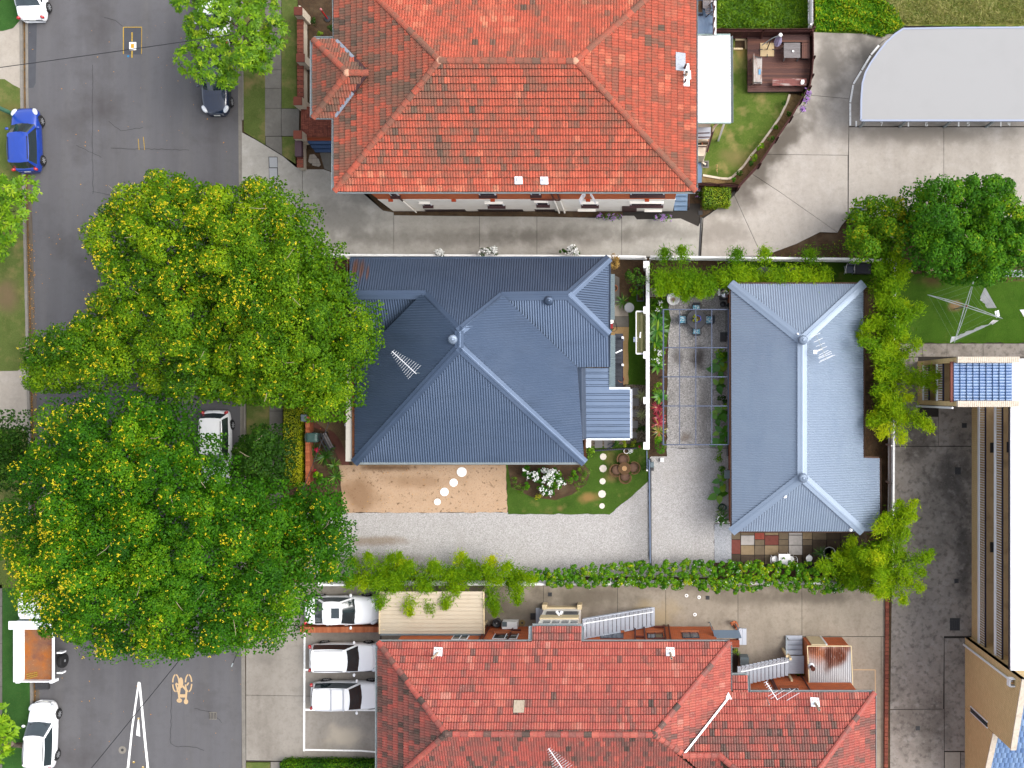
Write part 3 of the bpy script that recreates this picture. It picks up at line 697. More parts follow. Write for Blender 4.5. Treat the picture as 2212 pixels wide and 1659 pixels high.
# ================================================================ building materials
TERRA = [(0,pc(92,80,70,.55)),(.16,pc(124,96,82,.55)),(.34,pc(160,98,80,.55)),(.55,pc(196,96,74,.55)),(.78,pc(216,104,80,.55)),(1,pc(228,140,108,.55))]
GRIME = [('n',1.3,pc(124,102,84,.55),.48,.7,.6),('n',7,pc(110,88,72,.55),.5,.7,.55),('n',24,pc(92,78,66,.55),.5,.7,.75),('n',32,pc(220,150,124,.55),.58,.78,.45)]
M_TILE = mat('terracotta_tile',pc(205,90,70),.8,.2,layers=[('a','tint',TERRA)]+GRIME,bump=(60,.3,.006))
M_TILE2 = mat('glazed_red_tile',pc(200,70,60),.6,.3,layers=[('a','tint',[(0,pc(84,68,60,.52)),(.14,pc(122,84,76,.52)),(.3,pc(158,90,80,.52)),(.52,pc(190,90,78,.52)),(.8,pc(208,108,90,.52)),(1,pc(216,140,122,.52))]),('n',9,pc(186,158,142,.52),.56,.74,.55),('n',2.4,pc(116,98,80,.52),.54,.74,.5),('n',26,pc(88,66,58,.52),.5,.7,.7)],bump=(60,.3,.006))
M_TILEB = mat('blue_glazed_tile',pc(118,152,200),.3,.5,layers=[('r',pc(100,136,190),pc(140,172,214),.8),('n',12,pc(90,120,170),.5,.8,.5)])
M_UNDER = mat('roof_underlay',(.05,.03,.025),.9,.1)
M_STEELBLUE = mat('blue_steel_sheet',pc(84,102,128,.58),.45,.5,metal=.55,layers=[('n',.5,pc(96,112,136,.58),.45,.75,.6,(1,1,1)),('n',5,pc(70,88,114,.6),.55,.8,.3),('n',1.2,pc(70,86,108,.58),.52,.75,.5,(.25,1,1)),('s',at(766,582,4),.16,.7,pc(150,98,62),.8),('s',at(781,588,4),.12,.9,pc(150,98,62),.7),('s',at(795,592,4),.1,.6,pc(150,98,62),.6),('s',at(774,575,4),.5,.4,pc(120,90,76),.5),('n',30,pc(60,72,100),.6,.8,.3)])
M_RUST = mat('rusty_gutter',pc(124,78,46),.85,.2,layers=[('n',4,pc(82,60,50),.45,.65,.8),('n',20,pc(160,96,50),.5,.7,.6)])
M_STEELPALE = mat('pale_blue_steel_sheet',pc(152,169,191,.54),.45,.5,metal=.3,layers=[('n',1.2,pc(136,156,182,.53),.5,.75,.5,(1,.25,1)),('n',.5,pc(162,180,200,.53),.45,.75,.6),('n',4,pc(140,158,184,.54),.55,.8,.3)])
M_CAPBLUE = mat('blue_ridge_steel',pc(78,96,122,.36),.6,.3,layers=[('n',2,pc(66,82,106,.36),.5,.75,.5)])
M_CAPPALE = mat('pale_ridge_steel',pc(142,158,182,.37),.6,.3,layers=[('n',2,pc(128,144,168,.37),.5,.75,.5)])
M_WHITESHEET = mat('white_steel_sheet',(.74,.75,.77),.45,.4,layers=[('n',3,(.66,.67,.7),.5,.8,.5)])
M_CREAMSHEET = mat('cream_steel_sheet',pc(232,216,190),.6,.3,layers=[('n',2,pc(214,196,166),.5,.75,.5),('n',7,pc(176,140,96),.66,.8,.6),('n',1.0,pc(240,228,206),.5,.7,.5)])
M_GREYSHEET = mat('grey_steel_sheet',pc(118,134,140),.5,.4,layers=[('n',3,pc(100,114,120),.5,.75,.5)])
M_GALV = mat('galvanised_gutter',pc(168,180,184),.5,.5,layers=[('n',4,pc(132,140,140),.5,.75,.6),('n',15,pc(196,204,206),.5,.8,.4)])
M_BRICKO = mat('orange_brick',pc(196,92,44),.85,.2,layers=[('b',.24,.086,.008,pc(216,100,46,.75),pc(180,84,46,.75),pc(196,146,110,.7),'x'),('n',1.2,pc(166,88,54,.65),.5,.75,.4)],bump=(30,.3,.01))
M_BRICKOY = mat('orange_brick_side',pc(196,92,44),.85,.2,layers=[('b',.24,.086,.008,pc(190,94,56),pc(156,78,50),pc(176,136,108),'y'),('n',1.2,pc(150,78,46),.5,.75,.4)],bump=(30,.3,.01))
M_RENDER = mat('white_render',pc(246,240,230,.86),.8,.2,layers=[('n',1.5,pc(230,220,206,.86),.5,.75,.6),('n',12,pc(218,210,198,.8),.58,.8,.4)],bump=(30,.15,.01))
M_CREAM = mat('cream_paint',pc(236,214,172,.6),.7,.3,layers=[('n',6,pc(218,194,152,.6),.5,.8,.5)])
M_CREAMP = mat('cream_render',pc(232,218,196,.6),.8,.2,layers=[('n',4,pc(208,194,172,.6),.5,.78,.6)])
M_BROWN = mat('dark_brown_paint',pc(88,56,56),.6,.3,layers=[('n',14,pc(66,42,42),.5,.75,.5)])
M_BRICKRED = mat('red_brick_paver',pc(146,80,64),.85,.2,layers=[('r',pc(120,66,56),pc(168,96,76),.8),('n',20,pc(96,66,56),.52,.76,.6)],bump=(40,.4,.01))
M_BRICKPIECE = mat('orange_brick_piece',pc(206,120,78),.85,.2,layers=[('r',pc(176,96,62),pc(222,138,96),.8),('n',18,pc(150,92,66),.54,.78,.5)],bump=(40,.4,.01))
M_BLUEPAINT = mat('blue_deck_paint',pc(118,146,178),.6,.3,layers=[('n',3,pc(140,164,190),.45,.7,.6),('n',30,pc(96,120,150),.56,.8,.4)])
M_BLUESTEP = mat('blue_step_paint',pc(60,92,138),.6,.3,layers=[('n',5,pc(82,112,150),.5,.75,.5)])
M_TAN = mat('tan_brick',pc(206,176,128,.9),.85,.2,layers=[('b',.24,.1,.007,pc(212,184,136,.95),pc(200,172,124,.95),pc(150,128,96,.8),'y'),('n',.7,pc(192,166,122,.9),.5,.75,.4)],bump=(30,.3,.01))
M_TANTOP = mat('white_brick_capping',pc(222,208,190,.6),.85,.2,layers=[('n',6,pc(186,170,152,.6),.48,.72,.7),('n',30,pc(150,138,126),.56,.76,.5)],bump=(24,.6,.02))
M_TANFLOOR = mat('walkway_floor',pc(206,178,138,.75),.85,.2,layers=[('n',1.0,pc(154,130,98),.5,.75,.6),('n',14,pc(140,118,90),.56,.8,.4)])
M_DARKBLUE = mat('dark_blue_rail',pc(48,46,70),.5,.4)
M_WHITEMETAL = mat('white_metal',(.72,.73,.75),.4,.5,layers=[('n',10,(.6,.61,.64),.55,.8,.5)])
M_LILAC = mat('pale_step_paint',pc(206,212,224,.56),.55,.4,layers=[('n',5,pc(190,196,208,.56),.5,.78,.6),('n',30,pc(168,174,186,.56),.6,.8,.4)])
M_STEPGAP = mat('step_riser',pc(70,74,84),.7,.3)
M_GLASS = mat('dark_glass',(.012,.018,.024),.08,.6)
M_GREYGLASS = mat('grey_window',pc(96,108,122),.25,.5,layers=[('n',4,pc(70,80,92),.45,.7,.6)])
M_PIPE = mat('brown_pipe',pc(110,50,40),.6,.3,layers=[('n',12,pc(84,40,34),.5,.75,.5)])
M_CREAMPIPE = mat('cream_pipe',pc(222,198,172),.6,.3,layers=[('n',16,pc(188,150,120),.52,.76,.6)])
M_LEAD = mat('lead_flashing',pc(168,176,190),.45,.5,layers=[('n',12,pc(120,128,140),.5,.7,.7)])
M_SHINY = mat('bright_flashing',(.68,.7,.73),.35,.6,layers=[('n',12,(.42,.44,.48),.5,.7,.7)])
M_FASCIA = mat('fascia_board',pc(112,86,72),.8,.2,layers=[('n',10,pc(82,64,56),.5,.75,.6)])
M_AERIAL = mat('aerial_metal',(.5,.51,.53),.35,.6)

def roof_under(parent,polys,m=None,drop=.03):
    mb = MB()
    for p in polys: mb.poly([Vector(q)-Vector((0,0,drop)) for q in p])
    return mb.build('roof',m or M_UNDER,parent)
def whirlybird(x,y,z,label,m,rim):
    t = thing('roof_ventilator',label,'roof vent',(x,y,z-.12),group='spinning vents on the metal roofs')
    MB().lathe((0,0,0),[(.2,-.05),(.2,.2),(.22,.22)],16).build('base',rim,t,local=True,smooth=True)
    mb = MB(); n = 22
    for k in range(n):
        a0 = 2*math.pi*k/n; vs = []
        for j in range(7):
            q = math.pi/2*j/6; r = .27*math.sin(q) ** .8 if j else .03; z_ = .42-.2*(j/6) ** 2.2
            for da,dr in ((0,0),(2*math.pi/n*1.15,.012)): vs.append(((r+dr)*math.cos(a0+da),(r+dr)*math.sin(a0+da),z_+dr))
        mb.add(vs,[(2*j,2*j+2,2*j+3,2*j+1) for j in range(6)])
    mb.build('fins',m,t,local=True)
    MB().lathe((0,0,.4),[(.09,0),(.085,.035),(.03,.05)],14).build('cap',m,t,local=True,smooth=True)
def pipe_vent(p,top,r,label,m=M_CREAMPIPE,plate=.46,group='vent pipes on the tiled roofs',nrm=(0,0,1),pm=None):
    """flashed pipe standing on a roof"""
    p = Vector(p); t = thing('vent_pipe',label,'vent pipe',p,group=group)
    n = Vector(nrm); u = Vector((1,0,0)); v = n.cross(u).normalized()
    mb = MB(); k = []
    for a,b in ((-.5,-.45),(.5,-.5),(.47,.5),(-.48,.55)): k.append(u*a*plate+v*b*plate+n*.09)
    mb.slab(k,n,.02).build('flashing',pm or M_SHINY,t,local=True)
    MB().tube([(0,0,-.05),Vector(top)-p],r,12).build('pipe',m,t,local=True,smooth=False)
    d = Vector(top)-p; MB().tube([d-Vector((0,0,.002)),d+Vector((0,0,.003))],r*.8,12).build('opening',M_DARK,t,local=True)
    return t
def yagi(name,label,cat,base,h,az,L,n,w0,w1,m=M_AERIAL,tilt=0.0,mastm=None):
    """TV aerial: mast, boom, and each rod as a part"""
    t = thing(name,label,cat,base,group='television aerials on the roofs')
    MB().tube([(0,0,-.1),(0,0,h)],.022,8).build('mast',mastm or M_GALV,t,local=True)
    dx = Vector((math.cos(az),math.sin(az),tilt)); s = Vector((-dx.y,dx.x,0)); o = Vector((0,0,h))
    MB().tube([o-dx*.1,o+dx*L],.024,8).build('boom',m,t,local=True)
    for i in range(n):
        f = i/(n-1); p = o+dx*(L*(.03+.95*f)); w = w0+(w1-w0)*f
        MB().tube([p-s*w/2,p+s*w/2],.009,5).build('rod',m,t,local=True)
    return t

# ================================================================ A. three-storey flats under the terracotta roof
def flats_north():
    he,hr = 9.0,11.2
    SW,SE,NE,NW = at(724,412,he),at(1502,412,he),at(1502,-95,he),at(724,-95,he)
    RW,RE = at(950,131,hr),at(1243,132,hr)
    y_w = (845-456.5)/S; x0 =-14.9; x1 = 2.55
    t = thing('flats','tall block of flats with large weathered orange terracotta roof and white lower walls','apartment block',(x0,y_w,0))
    MB().prism([(x0,y_w),(x1,y_w),(x1,22.4),(x0,22.4)],-.05,3.7).build('lower_wall',M_RENDER,t)
    MB().prism([(x0+.02,y_w+.02),(x1-.02,y_w+.02),(x1-.02,22.4),(x0+.02,22.4)],3.7,he-.1).build('upper_wall',M_BRICKO,t)
    bx0,bx1,by0,by1 = at(678,0,he).x,at(724,0,he).x,at(0,252,he).y,at(0,88,he).y
    MB().prism([(bx0+.7,by0+.3),(x0-.01,by0+.3),(x0-.01,by1-.3),(bx0+.7,by1-.3)],-.05,he-.1).build('porch_wall',M_BRICKOY,t)
    e = .05
    MB().prism([SW-Vector((e,e,0)),SE+Vector((e,-e,0)),NE,NW],he-.12,he-.06).build('soffit',M_FASCIA,t)
    pS,pN = plane3(SW,SE,RE),plane3(NW,NE,RE); pW,pE = plane3(SW,NW,RW),plane3(SE,NE,RE)
    faces = [([SW,SE,RE,RW],SW,SE),([SE,NE,RE],SE,NE),([NE,NW,RW,RE],NE,NW),([NW,SW,RW],NW,SW)]
    roof_under(t,[f[0] for f in faces])
    # hipped porch roof breaking forward on the street side
    pa,pb = at(678,87,he),at(678,253,he); ap = at(750.5,157.5,he+1.32); re_ = hit(802,157,pW)
    re_ = Vector((hit(802,157,pW).x,ap.y,ap.z)); va,vb = hit(727,86,pW),hit(725,254,pW)
    va = Vector((va.x,pa.y,he)); vb = Vector((vb.x,pb.y,he))
    bump = [([pb,pa,ap],pb,pa),([pa,va,re_,ap],va,pa),([vb,pb,ap,re_],pb,vb)]
    roof_under(t,[f[0] for f in bump])
    rr = random.Random(5)
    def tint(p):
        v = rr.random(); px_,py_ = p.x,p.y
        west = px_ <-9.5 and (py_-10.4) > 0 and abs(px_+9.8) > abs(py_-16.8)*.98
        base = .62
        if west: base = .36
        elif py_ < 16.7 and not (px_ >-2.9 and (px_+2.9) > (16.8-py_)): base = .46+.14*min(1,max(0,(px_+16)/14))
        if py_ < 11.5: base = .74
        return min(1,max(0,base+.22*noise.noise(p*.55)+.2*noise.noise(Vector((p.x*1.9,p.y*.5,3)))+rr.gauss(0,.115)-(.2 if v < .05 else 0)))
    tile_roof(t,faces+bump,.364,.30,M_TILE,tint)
    cap = lambda p: min(1,max(0,.42+rr.gauss(0,.1)))
    for a,b in ((SW,RW),(SE,RE),(NE,RE),(NW,RW),(RW,RE),(pa,ap),(pb,ap),(re_,ap)): ridge_caps(t,a,b,M_TILE,cap)
    M_CEM = mat('cement_bedding',pc(236,178,148),.9,.1)
    for p in (RW,RE,ap): MB().ball(p+Vector((0,0,.03)),(.2,.2,.1),10,5).build('ridge_junction',M_CEM,t)
    for a,b,m in ((va,va.lerp(re_,.55),M_LEAD),(va.lerp(re_,.55),re_,M_BROWN),(vb,vb.lerp(re_,.55),M_LEAD),(vb.lerp(re_,.55),re_,M_BROWN)):
        MB().beam(a+Vector((0,0,.07)),b+Vector((0,0,.07)),.16,.06).build('valley_gutter',m,t)
    gz = Vector((0,0,.02))
    gutter(t,SW+gz,SE+gz,M_GALV,out=(0,-1,0)); gutter(t,SE+gz,NE+gz,M_GALV,out=(1,0,0))
    gutter(t,vb+gz,SW+gz,M_GALV,out=(-1,0,0),w=.2); gutter(t,NW+gz,va+gz,M_GALV,out=(-1,0,0),w=.2)
    gutter(t,pa+gz,pb+gz,M_GALV,out=(-1,0,0),w=.2); gutter(t,pa+gz,va+gz,M_GALV,out=(0,1,0),w=.2); gutter(t,pb+gz,vb+gz,M_GALV,out=(0,-1,0),w=.1)
    # south wall: windows with sills, hoods, vents, grilles, door, pipes
    X = lambda x,h: (x-NX)/S*(H-h)/H
    def hz(y): return H*(1-388.5/(845-y))
    def win(xa,xb,y0,y1,sill=True,hood=True,glass=M_GLASS):
        h1,h0 = hz(y0),hz(y1); xa,xb = X(xa,h0),X(xb,h0)
        w = MB().box(((xa+xb)/2,y_w-.012,(h0+h1)/2),(xb-xa,.03,h1-h0)).build('window',M_WHITEMETAL,t)
        MB().box(((xa+xb)/2,y_w-.03,(h0+h1)/2),(xb-xa-.14,.02,h1-h0-.14)).build('pane',glass,w)
        if sill: MB().box(((xa+xb)/2,y_w-.09,h0-.05),(xb-xa+.1,.2,.1)).build('sill',M_BROWN,w)
        if hood: MB().box(((xa+xb)/2,y_w-.07,h1+.04),(xb-xa+.1,.16,.05)).build('hood',M_RENDER,w)
    for a in ((915,934,436,443),(1055,1090,436,444),(1160,1186,433,441.5),(1257,1292,436,443),(1362,1431,435,442.5),(1393,1427,453,460)): win(*a)
    win(1251,1286,452,456,sill=False)
    for a in ((845,863,413,422),(1036,1072,413,421),(1147,1168,413,420),(1362,1435,413,420)): win(*a)
    for xa,xb in ((840,849),(976,985),(1060,1069),(1265,1276),(1393,1402)):
        MB().box(((X(xa,3.6)+X(xb,3.6))/2,y_w-.05,3.66),(.26,.14,.12)).build('air_vent',mat('vent_terracotta',pc(226,98,56),.8,.2),t)
    for xa,xb in ((920,1006),(1034,1130),(1156,1199)):
        g = MB().box(((X(xa,.3)+X(xb,.3))/2,y_w-.01,.36),(X(xb,0)-X(xa,0),.03,.62)).build('floor_grille',M_DARK,t)
        n = int((xb-xa)/5)
        for i in range(n): MB().box((X(xa,0)+(i+.5)*(X(xb,0)-X(xa,0))/n,y_w-.035,.36),(.05,.02,.6)).build('slat',M_BROWN,g)
    MB().box(((X(1344,1)+X(1375,1))/2,y_w-.02,.85),(.9,.05,1.7)).build('door',M_BROWN,t)
    for xb,top,m1 in ((1208,1180,0),(1220,1192,0)):
        xw = X(xb,0)
        MB().tube([(xw,y_w-.1,.05),(xw,y_w-.1,4.1)],.055,8).build('downpipe',M_RENDER,t); MB().tube([(xw,y_w-.1,4.1),(xw,y_w-.1,8.9)],.06,8).build('downpipe',M_PIPE,t)
    xa = X(1146,4.2); MB().tube([(xa,y_w-.09,4.1),(X(1208,4.2),y_w-.09,3.95)],.045,8).build('waste_pipe',M_PIPE,t)
    xa = X(884,2); MB().tube([(xa,y_w-.08,.1),(xa,y_w-.08,3.7)],.04,8).build('downpipe',M_RENDER,t); MB().tube([(xa,y_w-.08,3.7),(xa,y_w-.08,8.9)],.05,8).build('downpipe',M_BROWN,t)
    for s_ in (-1,1):       # two white casement sashes standing open
        a = Vector((X(1268+s_*6,6.2),y_w-.02,5.0)); d = Vector((s_*.28,-.5,0))
        sh = MB()
        for q0,q1 in (((0,0),(1,0)),((1,0),(1,1)),((1,1),(0,1)),((0,1),(0,0)),((0,.33),(1,.33)),((0,.66),(1,.66)),((.5,0),(.5,1))):
            sh.beam(a+d*q0[0]+Vector((0,0,q0[1]*1.2)),a+d*q1[0]+Vector((0,0,q1[1]*1.2)),.05,.04)
        sh.build('casement_sash',M_WHITEMETAL,t)
    # blue side stair at the south-east corner
    st = thing('outside_stair','blue outside stair with six treads at the corner of the tall flats','stair',(X(1455,0),y_w+.3,0))
    for i in range(6):
        MB().box((2.62+.42,11.2+.22+i*.27,.09+i*.18),(.82,.3,.06)).build('tread',M_BLUEPAINT,st)
        MB().box((2.62+.42,11.2+.36+i*.27,.04+i*.18),(.8,.03,.14)).build('riser',M_BLUESTEP,st)
    MB().tube([(3.5,11.35,.1),(3.5,11.35,1.0),(3.5,12.9,2.1)],.03,8).build('handrail',M_BROWN,st)
    # roof fittings
    nE,nS = pE[1],pS[1]
    p = hit(1478.5,148,pE); pipe_vent(p,p+Vector((.05,0,.62)),.06,'brown vent pipe on the east slope of the orange roof, the northernmost of three',M_PIPE,nrm=nE)
    p = hit(1482,163,pE); pipe_vent(p,p+Vector((0,0,.55)),.085,'stubby cream vent pipe, the middle of three on the orange roof',M_CREAMPIPE,nrm=nE)
    p = hit(1479,178,pE); pipe_vent(p,p+Vector((.03,0,.5)),.05,'rusty vent pipe on the east slope of the orange roof, the southernmost of three',M_PIPE,nrm=nE)
    p = hit(1470,134.5,pE)
    MB().slab([p+Vector(q) for q in ((-.45,-.3,-.14),(.55,-.3,.0-.3),(.55,.3,-.3),(-.45,.3,-.14))],nE,.02) if False else None
    o = MB().box((0,0,.1),(.55,.95,.03),M=Matrix((nE.cross(Vector((0,1,0))).normalized()*-1,Vector((0,1,0)),nE)).transposed()).build('lead_patch',M_LEAD,t)
    o.matrix_parent_inverse = world_of(t).inverted() @ Matrix.Translation(p); 
    for x,y,lb in ((1120.5,389,'plain white square roof hatch low on the orange south slope'),(1176,389.5,'white square roof hatch with a stub low on the orange south slope')):
        p = hit(x,y,pS); q = thing('roof_hatch',lb,'roof hatch',p,group='white hatches low on the orange roof')
        MB().box(nS*.12,(.42,.4,.05),M=Matrix((Vector((1,0,0)),nS.cross(Vector((1,0,0))),nS)).transposed()).build('flashing',M_SHINY,q,local=True,bevel=.02)
        MB().lathe((0,0,.12),[(.1,0),(.1,.12),(.04,.15)],12).build('cowl',M_WHITEMETAL,q,local=True,smooth=True)
flats_north()

# ================================================================ B. blue metal roofed house
def blue_house():
    he,hr = 3.6,6.1
    A1,A2 = at(992,716,hr),at(992,750,hr); SWc,SEc = at(766,999,he),at(1262,999,he); NWc,NEc = at(755,559,he),at(1315,558,he)
    pS = plane3(SWc,SEc,A2); pW = plane3(SWc,A1,A2); pN = plane3(NWc,NEc,A1); pE = plane3(SEc,A1,A2)
    W1 = hit(918,637,pN); W0 = hit(755,637,pN); E1 = hit(1085,640,pN); E2 = hit(1228,638,pN)
    sw_v = at(845,719.5,he); sw_c = at(757,719.5,he); NEs = at(1314,722,he)
    E3 = hit(1247,793,pE); pS2 = plane3(E1,E2,E3); NEs = hit(1314,722,pS2); Ese = hit(1314,793,pS2)
    t = thing('house','low house with a many-hipped dark blue corrugated roof in the middle of the plot','house',(at(1010,790).x,at(1010,790).y,0))
    wall = [at(785,572),at(1300,572),at(1300,790),at(1246,800),at(1246,988),at(782,988)]
    M_WB = mat('weatherboard',pc(214,208,196),.7,.3,layers=[('n',4,pc(180,172,160),.5,.8,.5)])
    MB().prism(wall,-.05,3.45).build('wall',M_WB,t)
    N_ = [NWc,NEc,E2,E1,A1,W1,W0]
    F = [([A2,SWc,SEc],SWc,SEc,'S'),([SWc,A2,A1,W1,sw_v,at(766,719.5,he)],SWc,at(766,719.5,he),'W'),([W0,W1,sw_v,sw_c],sw_c,sw_v,'w2'),
         ([NEc,NEs,E2],NEs,NEc,'e'),([E3,E1,E2,NEs,Ese],E3,E3+(E2-E1),'s2'),([A1,A2,SEc,E3,E1],SEc,E3,'E')]
    for pts,a,b,k in F: corrugated('roof',pts,Vector((a.x,a.y,a.z)),b,M_STEELBLUE,t,.145,.017)
    corrugated('roof',[NWc,NEc,E2,E1,A1,W1,W0],NWc,NEc,M_STEELBLUE,t,.145,.017)
    roof_under(t,[f[0] for f in F]+[N_],drop=.06)
    for a,b in ((SWc,A2),(SEc,A2),(A1,A2),(A1,W1),(A1,E1),(W0,W1),(E1,E2),(E2,NEc),(E2,NEs)): flashing(t,a,b,M_STEELBLUE,.52)
    for a,b in ((W1,sw_v),(E1,E3)): flashing(t,a,b,M_CAPBLUE,.3,'valley_gutter',.0)
    # low ribbed skillion on the garden side
    h2,h3 = 3.5,3.0
    s = [at(1252,795,h2),at(1316,795,h3+.25),at(1316,842,h3+.25),at(1316,947,h3+.25),at(1254,947,h2)]
    zz_ = lambda x: h2+(h3-h2)*(x-1252)/110
    pts1 = [at(1252,795,zz_(1252)),at(1316,795,zz_(1316)),at(1316,841,zz_(1316)),at(1252,841,zz_(1252))]
    pts2 = [at(1252,841,zz_(1252)),at(1361,841,zz_(1361)),at(1361,947,zz_(1361)),at(1254,947,zz_(1254))]
    for p in (pts1,pts2): corrugated('skillion_roof',p,p[1],p[2],M_STEELBLUE,t,.37,.022,'rib',.03)
    roof_under(t,[pts1,pts2],drop=.06)
    MB().prism([at(1250,800),at(1352,846),at(1352,938),at(1250,938)],-.05,2.9).build('wall',M_WB,t)
    flashing(t,pts1[0]+Vector((.1,.1,.03)),pts2[3]+Vector((.1,0,.03)),M_CAPBLUE,.5)
    g = Vector((0,0,.0))
    gutter(t,SWc,SEc,M_GALV,w=.12,out=(0,-1,0)); gutter(t,at(766,720,he),SWc,M_RUST,w=.15,out=(-1,0,0)); gutter(t,NWc,sw_c,M_RUST,w=.12,out=(-1,0,0))
    gutter(t,sw_c,at(842,719.5,he),M_RUST,w=.12,out=(0,-1,0)); gutter(t,NWc,NEc,M_STEELBLUE,w=.12,out=(0,1,0)); gutter(t,NEc,Ese,M_STEELBLUE,w=.12,out=(1,0,0))
    gutter(t,SEc,at(1262,948,he),M_RUST,w=.1,out=(1,0,0)); gutter(t,pts2[1],pts2[2],M_SHINY,w=.13,out=(1,0,0)); gutter(t,pts2[2],pts2[3],M_SHINY,w=.1,out=(0,-1,0)); gutter(t,pts1[2],pts2[1],M_SHINY,w=.12,out=(0,1,0))
    # window hoods along the yard side
    for x0,x1,y0,y1 in ((1316.5,1328,592,691),(1317,1329,724,836)):
        p = [at(x0-1,y0,3.3),at(x1,y0,2.9),at(x1,y1,2.9),at(x0-1,y1,3.3)]
        corrugated('window_hood',p,p[1],p[2],M_GREYSHEET,t,.11,.012)
    # front verandah on the street side
    vf = MB().prism([at(752,836,1.0),at(800,836,1.0),at(800,1000,1.0),at(760,958,1.0)],.2,1.0).build('verandah_floor',mat('navy_deck_paint',pc(40,52,78),.6,.3),t)
    def balustrade(a,b,n):
        o = MB().beam(at(*a,1.95),at(*b,1.95),.09,.06).build('top_rail',M_DARKBLUE,t); 
        a0,b0 = at(*a,1.95),at(*b,1.95); dn = Vector((0,0,-.85))
        MB().beam(a0+dn,b0+dn,.1,.06).build('bottom_rail',M_WHITEMETAL,t)
        for i in range(n):
            p = a0.lerp(b0,(i+.5)/n); MB().box(p+Vector((0,0,-.44)),(.035,.1,.82)).build('baluster',M_WHITEMETAL,t)
        for p in (a0,b0): MB().box(p+Vector((0,0,-.4)),(.11,.11,1.1)).build('post',M_WHITEMETAL,t)
    balustrade((747,840),(749,916),20); balustrade((748,918),(760,956),10)
    # back steps under the hood: dark treads going down along the wall
    bs = thing('back_steps','dark grey back steps with a white top post beside the blue house','stair',at(1336,780))
    for i in range(13):
        y = 722+i*9.0; h = 2.2-i*.16
        MB().box(at(1337,y+4,h),(.5,.29,.05)).build('tread',mat('charcoal_step',pc(62,66,76),.6,.3,layers=[('n',12,pc(82,86,96),.5,.75,.5)]),bs)
        MB().box(at(1337,y+8.5,h)+Vector((0,0,-.09)),(.48,.02,.15)).build('riser',M_DARK,bs)
    MB().beam(at(1344.5,724,2.9),at(1345.5,838,1.0),.05,.05).build('handrail',M_DARKBLUE,bs)
    for y,h in ((729,2.9),(788,2.0)): MB().box(at(1345,y,h)+Vector((0,0,-h/2)),(.12,.12,h)).build('post',M_WHITEMETAL,bs)
    MB().beam(at(1330,762.5,2.85),at(1344,756,2.85),.07,.05).build('brace',M_WHITEMETAL,bs)
    yagi('tv_aerial','long white fishbone aerial on the dark west slope of the blue roof','aerial',hit(906,806,pW),1.1,R(137),1.75,13,1.05,.3)
    p = hit(979,733.5,pW); whirlybird(p.x,p.y,p.z,'round spinning vent on the dark west slope of the blue house roof',M_STEELPALE,M_STEELBLUE)
    pS2 = plane3(E1,E2,NEs); p = hit(1186,650,pS2); whirlybird(p.x,p.y,p.z,'round blue spinning vent just below the short north ridge of the blue roof',M_STEELBLUE,M_STEELBLUE)
blue_house()

